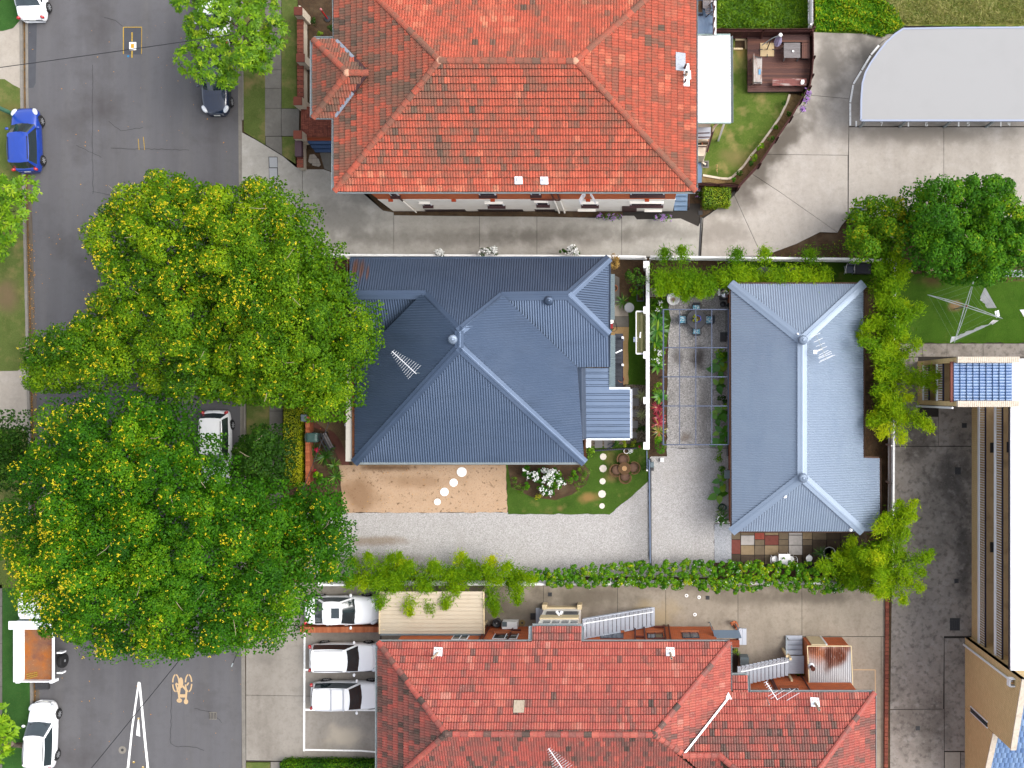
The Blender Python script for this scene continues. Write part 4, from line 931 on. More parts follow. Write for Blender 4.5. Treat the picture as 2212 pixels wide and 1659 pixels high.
# ================================================================ C. rear flat under the pale blue roof
def rear_flat():
    he,hr = 3.0,4.7
    NW,NE,SW,SE = at(1579,613,he),at(1865,613,he),at(1581,1148,he),at(1863,1148,he); RN,RS = at(1733,736,hr),at(1733,1030,hr)
    pE = plane3(RN,RS,NE)
    e1,e2,e3 = at(1865,989,he),hit(1900,990,pE),hit(1901,1147,pE)
    t = thing('rear_flat','long low brick building with pale blue-grey corrugated hip roof at the back of the plot','house',at(1733,880))
    MB().prism([at(1571,640),at(1840,640),at(1840,1125),at(1574,1125)],-.05,2.9).build('wall',M_BRICKOY,t)
    F = [([RN,NW,NE],NE,NW),([NW,SW,RS,RN],NW,SW),([SW,SE,RS],SW,SE)]
    for p,a,b in F: corrugated('roof',p,a,b,M_STEELPALE,t,.145,.017)
    for p in ([RN,NE,e1,SE,RS],[e1,e2,e3,SE]): corrugated('roof',p,NE,e1,M_STEELPALE,t,.145,.017)
    roof_under(t,[f[0] for f in F]+[[RN,NE,e1,SE,RS],[e1,e2,e3,SE]],drop=.06)
    for a,b in ((NW,RN),(NE,RN),(RN,RS),(SW,RS),(SE,RS)): flashing(t,a,b,M_STEELPALE,.55)
    for a,b,o in ((NW,NE,(0,1,0)),(NE,e1,(1,0,0)),(e1,e2,(0,1,0)),(e2,e3,(1,0,0)),(SW,e3,(0,-1,0)),(NW,SW,(-1,0,0))): gutter(t,a,b,M_FASCIA if o != (-1,0,0) else M_FASCIA,w=.09,out=o)
    MB().box((at(1572,694,1.1).x-.03,at(1572,694).y,1.1),(.06,1.9,2.1)).build('sliding_door',M_GLASS,t)
    MB().box((at(1572,960,1.6).x-.03,at(1574,960).y,1.6),(.05,1.2,1.0)).build('window',M_GLASS,t)
    MB().box((at(1573,1020).x-.2,at(1573,1020).y,1.4),(.34,.5,.5)).build('meter_box',M_GREYSHEET,t)
    whirlybird(RN.x,RN.y+.03,RN.z+.12,'round spinning vent at the north end of the pale blue ridge',M_STEELPALE,M_STEELPALE)
    whirlybird(RS.x+.02,RS.y-.05,RS.z+.08,'round spinning vent at the south end of the pale blue ridge',M_STEELPALE,M_STEELPALE)
    p = hit(1776,752,pE)
    t2 = thing('tv_aerial','white aerial of loops and rods on the pale blue roof','aerial',p,group='television aerials on the roofs')
    MB().tube([(0,0,-.1),(0,0,.95)],.025,8).build('mast',M_GALV,t2,local=True)
    q = lambda x,y: T(3,1,x,y,p.z+.95)-p
    MB().tube([q(412,1225),q(508,1450)],.022,8).build('boom',M_GALV,t2,local=True)
    for a,b in (((374,1252),(452,1218)),((396,1298),(472,1262)),((415,1335),(493,1303)),((426,1368),(510,1334)),((442,1472),(578,1408)),((452,1458),(560,1410))): MB().tube([q(*a),q(*b)],.016,6).build('rod',M_AERIAL,t2,local=True)
    for loop in ([(440,1410),(520,1368),(530,1385),(446,1428),(440,1410)],[(434,1432),(545,1376),(552,1392),(440,1440),(434,1432)]): MB().tube([q(*a) for a in loop],.016,6).build('loop',M_AERIAL,t2,local=True)
    MB().box(q(408,1382),(.2,.22,.1)).build('amplifier',M_WHITEMETAL,t2,local=True); MB().tube([q(425,1376),q(470,1356)],.03,6).build('arm',M_AERIAL,t2,local=True)
    pS = plane3(SW,SE,RS); pN = plane3(NW,NE,RN)
    for (x,y,pl,lb) in ((T(3,1,256,1228),0,pN,'small white pipe cap beside the north vent of the pale blue roof'),(T(3,2,145,970),0,pS,'small white pipe cap on the south slope of the pale blue roof'),(T(3,2,714,1258),0,pS,'tiny white pipe cap at the south eave of the pale blue roof')):
        sx = x.x*S+NX; sy = NY-x.y*S; p = hit(sx,sy,pl)
        v = thing('pipe_cap',lb,'vent pipe',p,group='small white pipe caps on the pale blue roof')
        MB().lathe((0,0,0),[(.05,-.05),(.05,.2),(.03,.21)],10).build('pipe',M_WHITEMETAL,v,local=True)
        MB().lathe((0,0,.02),[(.12,0),(.06,.05)],10).build('collar',M_SHINY,v,local=True)
rear_flat()

# ================================================================ D. brick flats with the red roof (south)
def flats_south():
    he,hr = 5.6,8.1
    NW,NE = at(818,1388,he),at(1576,1391,he); SW = at(818,1388,he); RW,RE = at(963,1585,hr),at(1413,1587,hr)
    run = RW.y-NW.y; sy = RW.y+run
    SWc = Vector((NW.x,sy,he)); 
    NE.y = NW.y
    pN = plane3(NW,NE,RE); pE = plane3(NE,RE,Vector((NE.x,NE.y-5,he)))
    v1,v2 = hit(1475,1629,pE),hit(1571,1507,pE); e_ = at(1578,1497,he); e_.x = NE.x; 
    t = thing('flats','long brick flats with glossy red tiled roof beside the car bays','apartment block',at(1200,1500))
    # lower east wing
    wn,we = at(1580,1497,he),at(1888,1497,he); wn.x = e_.x; wn.y = we.y
    pw = (wn,plane3(wn,we,we+Vector((0,-4.2,2.45)))[1])
    k1 = hit(1553,1631,pw); k2 = hit(1476,1632,pw); top = Vector((we.x-4.6,we.y-4.6,he+2.68)); topw = Vector((k1.x+2.4,we.y-4.6,he+2.68))
    W2 = [wn,we,top,topw,k1,k2]
    bx0,bx1 = at(1149,1386,he),at(1256,1386,he); bd = .86; slope = (hr-he)/(-run)
    b = [Vector((bx0.x,NW.y+bd,he-bd*.25)),Vector((bx1.x,NW.y+bd,he-bd*.25)),Vector((bx1.x,NW.y,he)),Vector((bx0.x,NW.y,he))]
    s0,s1 = at(1582,1463,he),at(1616,1463,he); d0,d1 = Vector((s0.x,wn.y,he)),Vector((s1.x,wn.y,he)); s0.z = s1.z = he-.3
    faces = [([NW,NE,RE,RW],NE,NW),([NW,SWc,RW],SWc,NW),([RW,RE,v1+Vector((1.2,-3.2,0))*0+Vector((NE.x,sy,he)),SWc],SWc,Vector((NE.x,sy,he))),([NE,Vector((NE.x,wn.y,he)),v1,RE],NE,wn),
             ([wn,we,top,topw,k1],we,wn),([wn,k1,k2],we,wn),(b,b[1],b[0]),([s0,s1,d1,d0],s1,s0),([we,top,Vector((we.x,top.y-4,he))],we,we-Vector((0,4,0)))]
    pSs = plane3(RW,RE,SWc); q_ = hit(1600,1742,pSs); faces[2] = ([RW,RE,q_,hit(1600,1800,pSs),SWc],SWc,SWc+Vector((5,0,0))); faces.append(([k2,k1,q_],q_,q_+(k1-k2)))
    roof_under(t,[f[0] for f in faces])
    rr = random.Random(9)
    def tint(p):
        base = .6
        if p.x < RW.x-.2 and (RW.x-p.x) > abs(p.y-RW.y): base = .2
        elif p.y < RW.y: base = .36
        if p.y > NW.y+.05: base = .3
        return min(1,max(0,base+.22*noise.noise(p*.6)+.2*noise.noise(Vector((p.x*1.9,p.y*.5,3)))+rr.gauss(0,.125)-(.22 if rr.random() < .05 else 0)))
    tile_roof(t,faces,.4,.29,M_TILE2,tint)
    cap = lambda p: min(1,max(0,.5+rr.gauss(0,.14)-(.45 if rr.random() < .1 else 0)))
    for a,c in ((NW,RW),(NE,RE),(SWc,RW),(RW,RE),(RE,v1),(k2,k1),(k1,topw),(we,top),(topw,top)): ridge_caps(t,a,c,M_TILE2,cap)
    MB().beam(v1+Vector((0,0,.2)),v2+Vector((0,0,.2)),.1,.06).build('valley_gutter',M_WHITESHEET,t)
    MB().slab([v2+Vector(q) for q in ((-.15,-.1,.12),(.3,-.12,.12),(.05,.35,.12))],(0,0,1),.02).build('valley_end',M_WHITESHEET,t)
    for p in (RW,RE): MB().ball(p+Vector((0,0,.02)),(.22,.22,.1),10,5).build('ridge_junction',M_TILE2,t)
    gutter(t,NW,Vector((bx0.x,NW.y,he)),M_GALV,out=(0,1,0)); gutter(t,Vector((bx1.x,NW.y,he)),NE,M_GALV,out=(0,1,0)); gutter(t,NW,SWc,M_GALV,out=(-1,0,0),w=.2)
    gutter(t,b[0],b[1],M_GALV,out=(0,1,0)); gutter(t,b[0],b[3],M_GALV,out=(-1,0,0),w=.2); gutter(t,b[1],b[2],M_GALV,out=(1,0,0))
    gutter(t,NE,Vector((NE.x,wn.y+.1,he)),M_GALV,out=(1,0,0)); gutter(t,d1+Vector((.15,0,0)),we,M_GALV,out=(0,1,0)); gutter(t,s0,s1,M_GALV,out=(0,1,0)); gutter(t,s1,d1,M_GALV,out=(1,0,0)); gutter(t,we,we-Vector((0,8,0)),M_GALV,out=(1,0,0))
    # walls
    yw =-(1353-845)/S; yw2 = we.y-.5
    MB().prism([(NW.x+.5,yw),(NE.x-.5,yw),(NE.x-.5,yw-9),(NW.x+.5,yw-9)],-.05,he-.1).build('wall',M_BRICKO,t)
    MB().prism([(NE.x-.48,yw2),(we.x-.5,yw2),(we.x-.5,yw2-8),(NE.x-.48,yw2-8)],-.05,he-.1).build('wall',M_BRICKO,t)
    MB().prism([NW+Vector((-.05,.05,0)),NE+Vector((.05,.05,0)),Vector((NE.x+.05,wn.y-.03,0)),Vector((NE.x+.05,sy,0)),SWc],he-.14,he-.08).build('soffit',M_FASCIA,t)
    X = lambda x,h: (x-NX)/S*(H-h)/H
    def win(xa,xb,h0,h1,m,y=yw,frame=M_DARKBLUE,sill=True):
        a,c = X(xa,(h0+h1)/2),X(xb,(h0+h1)/2)
        w = MB().box(((a+c)/2,y+.015,(h0+h1)/2),(c-a,.03,h1-h0)).build('window',frame,t)
        MB().box(((a+c)/2-.0,y+.035,(h0+h1)/2),(c-a-.12,.02,h1-h0-.12)).build('pane',m,w)
        MB().box(((a+c)/2,y+.045,(h0+h1)/2),(.05,.02,h1-h0-.1)).build('mullion',frame,w)
        if sill: MB().box(((a+c)/2,y+.07,h0-.07),(c-a+.1,.16,.12)).build('sill',M_BRICKPIECE,w)
    win(1297,1347,1.7,3.0,M_GREYGLASS); win(1398,1432,1.7,3.0,M_GLASS); win(1473,1510,1.6,2.9,M_GREYGLASS)
    win(1066,1119,1.9,3.1,M_GLASS,frame=M_WHITEMETAL); win(978,1012,2.2,3.2,M_GLASS,frame=M_WHITEMETAL)
    win(1689,1727,3.2,4.2,M_GREYGLASS,y=yw2,frame=M_WHITEMETAL); win(1618,1640,3.6,4.6,M_GREYGLASS,y=yw2)
    for x,y0 in ((1436,yw),(1372,yw),(1392,yw),(1046,yw),(1053,yw),(1446,yw),(1105,yw),(1668,yw2),(1664,yw2),(1735,yw2)): MB().tube([(X(x,1.5),y0+.09,.05),(X(x,1.5),y0+.09,he-.2)],.05,8).build('downpipe',M_PIPE,t)
    for a,c,h in ((1412,1436,.5),(1436,1412,3.3),(1372,1392,2.9),(1105,1125,1.3)): MB().tube([(X(a,h),yw+.1,h),(X(c,h),yw+.1,h+.03)],.06,8).build('waste_pipe',M_PIPE,t)
    MB().tube([(X(1690,4),yw2+.1,4.0),(X(1735,4),yw2+.1,4.0)],.06,8).build('waste_pipe',M_PIPE,t)
    # porch front below the projecting bay
    yb =-(1311-845)/S
    xa,xb = X(1177,0),X(1255,0)
    p = MB().prism([(xa,yb),(xb,yb),(xb,yw),(xa,yw)],-.05,he-.35).build('porch',M_RENDER,t)
    for a,c in ((1176,1212),(1214,1250)):
        MB().box(((X(a,2)+X(c,2))/2+.03,yb+.02,1.75),(X(c,2)-X(a,2)-.12,.05,.8)).build('porch_window',M_GREYGLASS,t)
    for h0,h1 in ((.0,.55),(2.45,3.25)): MB().box(((xa+xb)/2,yb+.04,(h0+h1)/2),(xb-xa+.04,.09,h1-h0)).build('porch_beam',M_CREAM,t)
    for x in (1178,1253): MB().box((X(x,0),yb+.14,.35),(.26,.3,.75)).build('porch_post',M_CREAM,t)
    for i in range(4):
        x = X(1180+i*20,4.2)
        for h in (3.75,4.1): MB().box((x,yb+.015,h),(.42,.03,.14)).build('louvre',M_GREYGLASS,t)
    lt = thing('flood_light','twin white flood light on the cream porch front','lamp',(X(1208,2.6),yb+.1,2.65))
    MB().box((0,.03,0),(.1,.1,.1)).build('bracket',M_WHITEMETAL,lt,local=True)
    for s_ in (-1,1): MB().tube([(s_*.06,.06,0),(s_*.16,.22,-.06)],.07,10,.09).build('lamp_head',M_WHITEMETAL,lt,local=True)
    # roof fittings
    pW = plane3(NW,SWc,RW)
    for (zx,zy,tx,ty,c,h,lb) in ((1575,660,1515,740,1,1.15,'leaning cream vent pipe at the west end of the red roof'),(1368,660,1378,748,2,1.15,'cream vent pipe on the red roof above the brick wall'),(405,1095,455,1188,3,1.2,'cream vent pipe on the red east wing')):
        pl = pw if c == 3 else pN; sx,sy_ = 553*c+zx/4,1244.25+zy/4; p = hit(sx,sy_,pl)
        pipe_vent(p,p+Vector((.02 if c != 1 else -.12,-.02,h)),.07,lb,nrm=pl[1],plate=.5)
    p = hit(1106+62/4,1244.25+1130/4,pN); n = pN[1]
    sk = thing('roof_hatch','weathered pale square hatch on the red roof','roof hatch',p)
    MB().box(n*.1,(.58,.66,.06),M=Matrix((Vector((1,0,0)),n.cross(Vector((1,0,0))),n)).transposed()).build('lid',mat('pale_timber',pc(206,190,168),.8,.2,layers=[('n',9,pc(150,128,100),.5,.7,.7,(1,.2,1))]),sk,local=True)
    pS_ = plane3(RW,RE,SWc)
    yagi('tv_aerial','fishbone aerial low on the red roof at the picture bottom edge','aerial',hit(1223,1646,pS_),1.3,R(125),1.5,12,1.1,.25)
    t2 = thing('tv_aerial','large rod aerial at the gutter of the red east wing','aerial',hit(1655,1506,pw),group='television aerials on the roofs')
    b0 = world_of(t2).translation; q = lambda x,y: Z('Y5',x,y,b0.z+1.3)-b0
    MB().tube([(0,0,-.1),(0,0,1.3)],.025,8).build('mast',M_GALV,t2,local=True); MB().tube([q(360,545),q(460,700)],.024,8).build('boom',M_AERIAL,t2,local=True)
    for a,c in (((340,552),(375,532)),((350,572),(382,552)),((362,592),(398,568)),((376,606),(410,588)),((380,625),(412,602)),((378,668),(465,618)),((455,700),(616,602)),((400,690),(522,612)),((540,705),(652,638))): MB().tube([q(*a),q(*c)],.014,6).build('rod',M_AERIAL,t2,local=True)
flats_south()

# ================================================================ E. east block: walkways, stair tower, tan end wall
def east_block():
    x0 = 733.5/S; h1,h2,hr = 1.4,4.05,7.0
    yN,yS = (845-874)/S,(845-1377)/S
    t = thing('apartment_block','tan brick walk-up block with two long balcony walkways along the right edge','apartment block',(x0,(yN+yS)/2,0))
    for h in (h1,h2):
        MB().prism([(x0,yN),(x0+3,yN),(x0+3,yS),(x0,yS)],h-.2,h).build('walkway_floor',M_TANFLOOR,t)
        MB().box((x0-.03,(yN+yS)/2,h-.06),(.06,yN-yS,.26)).build('floor_edge',M_WHITEMETAL,t)
        MB().beam((x0+.02,yN,h+.92),(x0+.02,yS,h+.92),.09,.06).build('top_rail',M_DARKBLUE,t)
        n = 96
        for i in range(n): MB().box((x0+.02,yN+(yS-yN)*(i+.5)/n,h+.5),(.03,.03,.82)).build('baluster',M_WHITEMETAL,t)
    MB().prism([(x0+1.25,yN),(x0+3,yN),(x0+3,yS),(x0+1.25,yS)],0,hr-.05).build('back_wall',M_TAN,t)
    MB().prism([(x0,yN),(x0+.2,yN),(x0+.2,yS),(x0,yS)],-.1,h1-.21).build('plinth',M_TAN,t)
    MB().prism([(x0-.35,(845-775)/S*.88),(x0+12,(845-775)/S*.88),(x0+12,yS),(x0-.35,yS)],hr,hr+.12).build('roof',M_WHITESHEET,t)
    MB().box((x0-.28,(yN+yS)/2,hr-.12),(.14,yN-yS,.22)).build('fascia',M_DARKBLUE,t)
    for sx,sy,h,lb in ((2145,967,h1,'black doormat on the lower walkway, the north one'),(2181,966,h2,'black doormat on the upper walkway, the north one'),(2145,1182,h1,'black doormat on the lower walkway, the south one'),(2187,1202,h2,'black doormat on the upper walkway, the south one')):
        MB().box(at(sx,sy,h)+Vector((0,0,.012)),(.36,.62,.02)).build('doormat',M_DARK,None); tag(bpy.context.scene.objects[-1] if False else COL.objects[-1],lb,'doormat','doormats on the balcony walkways')
    # stair tower with the glazed blue roof
    xw = 616/S; tn,ts = (845-781)/S,(845-873.5)/S
    w = thing('stair_tower','stair tower with blue glazed tile roof and speckled brick parapets','stair tower',(xw,(tn+ts)/2,0))
    for ya in (tn,ts):
        s_ =-1 if ya == tn else 1
        MB().prism([(xw,ya),(xw+3.4,ya),(xw+3.4,ya+s_*.26),(xw,ya+s_*.26)],0,7.35).build('side_wall',M_TAN,w)
        ca = MB().prism([(xw-.02,ya-s_*.03),(xw+3.4,ya-s_*.03),(xw+3.4,ya+s_*.29),(xw-.02,ya+s_*.29)],7.35,7.45).build('parapet',M_TANTOP,w)
        for i in range(30): MB().box((xw+.06+i*.113,ya+s_*.13,7.47),(.1,.33,.06)).build('brick',M_TANTOP,w)
    yi,yj = tn-.27,ts+.27
    MB().prism([(xw+.02,yi),(xw+.2,yi),(xw+.2,yj),(xw+.02,yj)],0,h1-.2).build('front_wall',M_TAN,w)
    for h in (h1,h2):
        MB().prism([(xw,yi),(xw+3.3,yi),(xw+3.3,yj),(xw,yj)],h-.2,h).build('landing',M_TANFLOOR,w); MB().box((xw-.03,(yi+yj)/2,h-.05),(.06,yi-yj,.22)).build('landing_edge',M_WHITEMETAL,w)
        MB().beam((xw+.03,yi,h+.92),(xw+.03,yj,h+.92),.1,.06).build('top_rail',M_DARKBLUE,w)
        for i in range(15): MB().box((xw+.03,yi+(yj-yi)*(i+.5)/15,h+.5),(.03,.03,.82)).build('baluster',M_WHITEMETAL,w)
    MB().prism([(xw+1.3,yi),(xw+3.3,yi),(xw+3.3,yj),(xw+1.3,yj)],0,6.8).build('stair_core',M_TAN,w)
    za,zb = 6.95,7.3; xe = xw+3.05
    roof_under(w,[[Vector((xw-.05,yi,za)),Vector((xe,yi,zb)),Vector((xe,yj,zb)),Vector((xw-.05,yj,za))]])
    nc,nr = 9,13; dy = (yi-yj)/nr; dx = (xe-xw+.05)/nc
    for c in range(nc):
        for r in range(nr):
            y = yj+dy*(r+.5); xx = xw-.05+dx*(c+.5); z = za+(zb-za)*(xx-xw)/(xe-xw)
            mb = MB(); vs = []
            for k in range(6):
                u =-.5+k/5; zz = .05*math.cos(u*math.pi)+.01
                vs += [(xx-dx*.52,y+u*dy*.94,z+zz+.035),(xx+dx*.48,y+u*dy*.94,z+zz),(xx-dx*.52,y+u*dy*.94,z-.02)]
            fs = []
            for k in range(5): a,b_ = 3*k,3*k+3; fs += [(a,a+1,b_+1,b_),(a,b_,b_+2,a+2)]
            mb.add(vs,fs).build('roof_tile',M_TILEB,w)
    MB().box((xw-.14,(yi+yj)/2,6.9),(.16,yi-yj+.1,.16)).build('gutter',mat('red_brown_gutter',pc(128,62,48),.6,.3),w)
    MB().tube([(xw-.07,ts-.1,.1),(xw-.07,ts-.1,6.85)],.06,8).build('downpipe',M_WHITEMETAL,w)
    # raking tan end wall to the south
    xt = 719/S; Yb = lambda y: (845-y)/S
    e = thing('end_wall','tall raking tan brick end wall with white downpipe','wall',(xt,Yb(1500),0))
    def wallseg(ya,yb,ha,hb):
        vs = []
        for x in (xt,xt+.26):
            vs += [(x,Yb(ya),-.05),(x,Yb(yb),-.05),(x,Yb(yb),hb),(x,Yb(ya),ha)]
        MB().add(vs,[(0,1,2,3),(7,6,5,4),(0,4,5,1),(1,5,6,2),(2,6,7,3),(3,7,4,0)]).build('wall',M_TAN,e)
        MB().beam((xt+.13,Yb(ya)+.02,ha+.04),(xt+.13,Yb(yb)-.02,hb+.04),.32,.08).build('capping',M_TANTOP,e)
    wallseg(1377,1525,8.8,7.25); wallseg(1526.5,1720,4.7,2.0)
    MB().prism([(xt,Yb(1377)),(xt+9,Yb(1377)),(xt+9,Yb(1377)-.26),(xt+.27,Yb(1377)-.26)],-.05,8.7).build('return_wall',M_TAN,e)
    MB().box((xt-.02,Yb(1519),2.5),(.06,.3,2.7)).build('slit_window',M_GLASS,e)
    for d in (-.17,.17): MB().box((xt-.03,Yb(1519)+d,2.5),(.07,.05,2.8)).build('window_frame',M_WHITEMETAL,e)
    MB().tube([(xt-.08,Yb(1392),.05),(xt-.08,Yb(1392),7.6)],.065,8).build('downpipe',M_WHITEMETAL,e); rh = MB()
    for a in ((0,.2),(0,-.2)): rh.box((xt-.16,Yb(1392)+a[1],7.75),(.3,.05,.4))
    rh.box((xt-.3,Yb(1392),7.75),(.05,.44,.4)); rh.build('rain_head',M_WHITEMETAL,e)
    M_TB2 = M_TILEB
    rb = thing('blue_tiled_roof','stepped blue glazed tile roof behind the raking tan wall','roof',(xt+3,Yb(1600),4))
    for (ya,ha,yb,hb) in ((1380,8.3,1526,6.9),(1528,4.3,1724,1.7)):
        P = [Vector((xt+.28,Yb(ya),ha)),Vector((xt+9,Yb(ya),ha)),Vector((xt+9,Yb(yb),hb)),Vector((xt+.28,Yb(yb),hb))]
        roof_under(rb,[P],drop=.02)
        u = Vector((1,0,0)); v = (P[3]-P[0]); L = v.length; v = v/L; n = u.cross(v)*-1
        nr = round(L/.38); 
        for r in range(nr):
            for c in range(12):
                if (ya < 1500 and (c > 6)) : continue
                o = P[0]+u*(.31*c+.155+(.15 if r % 2 else 0))+v*(L*(r+.5)/nr); mb = MB(); vs = []
                for k in range(5):
                    a =-.5+k/4; zz = .045*math.cos(a*math.pi)
                    vs += [o+u*a*.29-v*.19+n*zz,o+u*a*.29+v*.2+n*(zz+.035),o+u*a*.29+v*.2-n*.01]
                fs = []
                for k in range(4): a,b_ = 3*k,3*k+3; fs += [(a,b_,b_+1,a+1),(a+1,b_+1,b_+2,a+2)]
                mb.add(vs,fs).build('roof_tile',M_TILEB,rb)
east_block()
# ================================================================ vehicles
M_TYRE = mat('tyre_rubber',(.012,.012,.013),.8,.3)
M_RIM = mat('alloy_rim',(.42,.43,.45),.35,.6,metal=.6)
M_LAMPGLASS = mat('lamp_glass',(.5,.52,.55),.12,.6,coat=.6)
M_REDLAMP = mat('red_lamp',(.36,.012,.015),.2,.6,coat=.5)
M_CARGLASS = mat('car_glass',(.012,.022,.026),.06,.7,coat=1.0,coord='obj',layers=[('n',1.1,(.03,.05,.055),.5,.7,.7)])
M_TRIM = mat('black_trim',(.015,.015,.017),.5,.4)
M_PLATE = mat('number_plate',(.55,.55,.5),.5,.4)
def paintmat(n,c,rough=.25,coat=.9): return mat(n,c,rough,.5,coat=coat,coord='obj',layers=[('n',1.2,tuple(v*.9 for v in c),.5,.8,.4)])
P_WHITE = paintmat('white_car_paint',(.74,.75,.77)); P_SILVERW = paintmat('pearl_white_paint',(.66,.67,.69)); P_BLUE = paintmat('bright_blue_paint',(.005,.034,.25)); P_NAVY = paintmat('navy_car_paint',(.006,.012,.032),.15,1.0)
def car(label,cat,p,heading,paint,L=4.0,W=1.70,Ht=1.52,style='hatch',group='cars in the street',rack=False,sunroof=False,low=.16):
    """x forward.  heading: degrees of travel direction in the picture (0 = right, 90 = up)"""
    t = thing('car',label,cat,(p.x,p.y,0),R(heading),group)
    k = L; hw = W/2
    long_nose = style in ('sedan',)
    # stations: x fraction, half-width fraction, top height, lower edge
    tail = [(-.5,.70,.66),(-.488,.82,.86),(-.46,.90,.95)] if style != 'sedan' else [(-.5,.72,.62),(-.485,.84,.84),(-.45,.91,.93),(-.36,.96,.97)]
    st = tail+[(-.30,.985,.96),(-.15,1,.95),(0,1,.94),(.13,.995,.94),(.24,.985,.93),(.33,.965,.87),(.40,.93,.80),(.45,.86,.72),(.482,.74,.62),(.5,.56,.50)]
    V = []; F = []
    prof = lambda w,zt: [(0,zt+.035),(.35*w,zt+.03),(.68*w,zt+.012),(.86*w,zt-.03),(.965*w,zt-.12),(w,max(.45,zt-.3)),(w*.995,.42),(.965*w,.27),(.88*w,low)]
    ringn = 17
    for xf,wf,zt in st:
        h = prof(wf*hw,zt)
        for y,z in h[::-1]: V.append((xf*k,y,z))
        for y,z in h[1:]: V.append((xf*k,-y,z))
    for i in range(len(st)-1):
        for j in range(ringn-1): F.append((i*ringn+j,i*ringn+j+1,(i+1)*ringn+j+1,(i+1)*ringn+j))
        F.append((i*ringn+ringn-1,i*ringn,(i+1)*ringn,(i+1)*ringn+ringn-1))
    F += [tuple(range(ringn)),tuple(reversed(range((len(st)-1)*ringn,len(st)*ringn)))]
    b = MB().add(V,F).build('body',paint,t,smooth=True,local=True)
    sb = b.modifiers.new('smooth','SUBSURF'); sb.levels = sb.render_levels = 1
    # greenhouse
    zb = .93; zr = Ht-.03; wb = hw*.93; wr = hw*.74
    if style == 'hatch': xf0,xf1,xr1,xr0 = .255*k,.07*k,-.41*k,-.475*k
    elif style == 'wagon': xf0,xf1,xr1,xr0 = .235*k,.09*k,-.42*k,-.48*k
    else: xf0,xf1,xr1,xr0 = .215*k,.05*k,-.215*k,-.375*k
    def bow(x,y,a): return x+a*(1-y*y)
    ys = [0,.45,.80,.93]
    bot = [(bow(xf0-.20,y,.20),y*wb) for y in ys]; top = [(bow(xf1-.09,y,.09),y*wr*1.02) for y in ys]
    bot += [(xf0-.34,wb)]; top += [(xf1-.20,wr*1.03)]
    nS = 5
    for i in range(1,nS+1):
        f = i/nS; bulge = math.sin(math.pi*f)*.03
        bot.append((xf0-.34+(xr0+.26-xf0+.34)*f,wb+bulge)); top.append((xf1-.20+(xr1+.12-xf1+.20)*f,wr*1.03+bulge))
    yr = [.93,.80,.45,0]
    bot += [(bow(xr0+.12,y,-.12),y*wb*.96) for y in yr]; top += [(bow(xr1+.05,y,-.05),y*wr) for y in yr]
    nb = len(bot); iws = 3; isd = 4; ise = 4+nS; irr = ise+1
    def zt_(i): return zr-(.015 if 3 <= i <= irr else 0)
    full_b = [(x,y,zb-.03) for x,y in bot]+[(x,-y,zb-.03) for x,y in bot[-2:0:-1]]
    full_t = [(x,y,zt_(i)) for i,(x,y) in enumerate(top)]+[(x,-y,zt_(i)) for i,(x,y) in list(enumerate(top))[-2:0:-1]]
    n2 = len(full_b)
    def seg(i): return i if i < nb-1 else 2*(nb-1)-1-i
    parts = {'windscreen': [],'rear_window': [],'side': [],'side2': [],'pillar': []}
    for i in range(n2):
        s_ = seg(i); key = 'windscreen' if s_ < iws else 'pillar' if s_ == iws else ('side' if i < nb-1 else 'side2') if s_ < ise else 'pillar' if s_ == ise else 'rear_window'
        parts[key].append(i)
    cx = (xf1+xr1)/2
    rf = MB(); ring1 = [(cx+(x-cx)*.93,y*.93,z+.022) for x,y,z in full_t]; ring2 = [(cx+(x-cx)*.5,y*.5,z+.05) for x,y,z in full_t]
    rf.add(full_t+ring1+ring2+[(cx,0,zr+.055)],[(i,(i+1) % n2,n2+(i+1) % n2,n2+i) for i in range(n2)]+[(n2+i,n2+(i+1) % n2,2*n2+(i+1) % n2,2*n2+i) for i in range(n2)]+[(2*n2+i,2*n2+(i+1) % n2,3*n2) for i in range(n2)])
    for i in parts['pillar']:
        a,c = i,(i+1) % n2; rf.add([full_b[a],full_b[c],full_t[c],full_t[a]],[(0,1,2,3)])
    rf.build('roof',paint,t,smooth=True,local=True)
    for key,nm in (('windscreen','windscreen'),('rear_window','rear_window'),('side','side_window'),('side2','side_window')):
        mb = MB()
        for i in parts[key]:
            a,c = i,(i+1) % n2; mb.add([full_b[a],full_b[c],full_t[c],full_t[a]],[(0,1,2,3)])
        g = mb.build(nm,M_CARGLASS,t,local=True,smooth=True)
        if key == 'windscreen':
            for s_ in (-1,1): MB().beam((xf0-.02-.1,s_*.12,zb+.03),(xf0-.26,s_*.52,zb+.12),.03,.02).build('wiper',M_TRIM,g,local=True)
    if sunroof: MB().box((xf1-.42,0,zr+.052),(.5,.62,.02)).build('sunroof',M_CARGLASS,t,local=True,bevel=.01)
    if rack:
        for x in (xf1-.35,xf1-1.1): MB().beam((x,-wr-.02,zr+.13),(x,wr+.02,zr+.13),.06,.04).build('roof_rack_bar',M_RIM,t,local=True)
    if style != 'sedan': 
        for s_ in (-1,1): MB().beam((xf1-.3,s_*wr*.96,zr+.03),(xr1+.2,s_*wr*.94,zr+.03),.03,.04).build('roof_rail',M_TRIM if not rack else M_RIM,t,local=True)
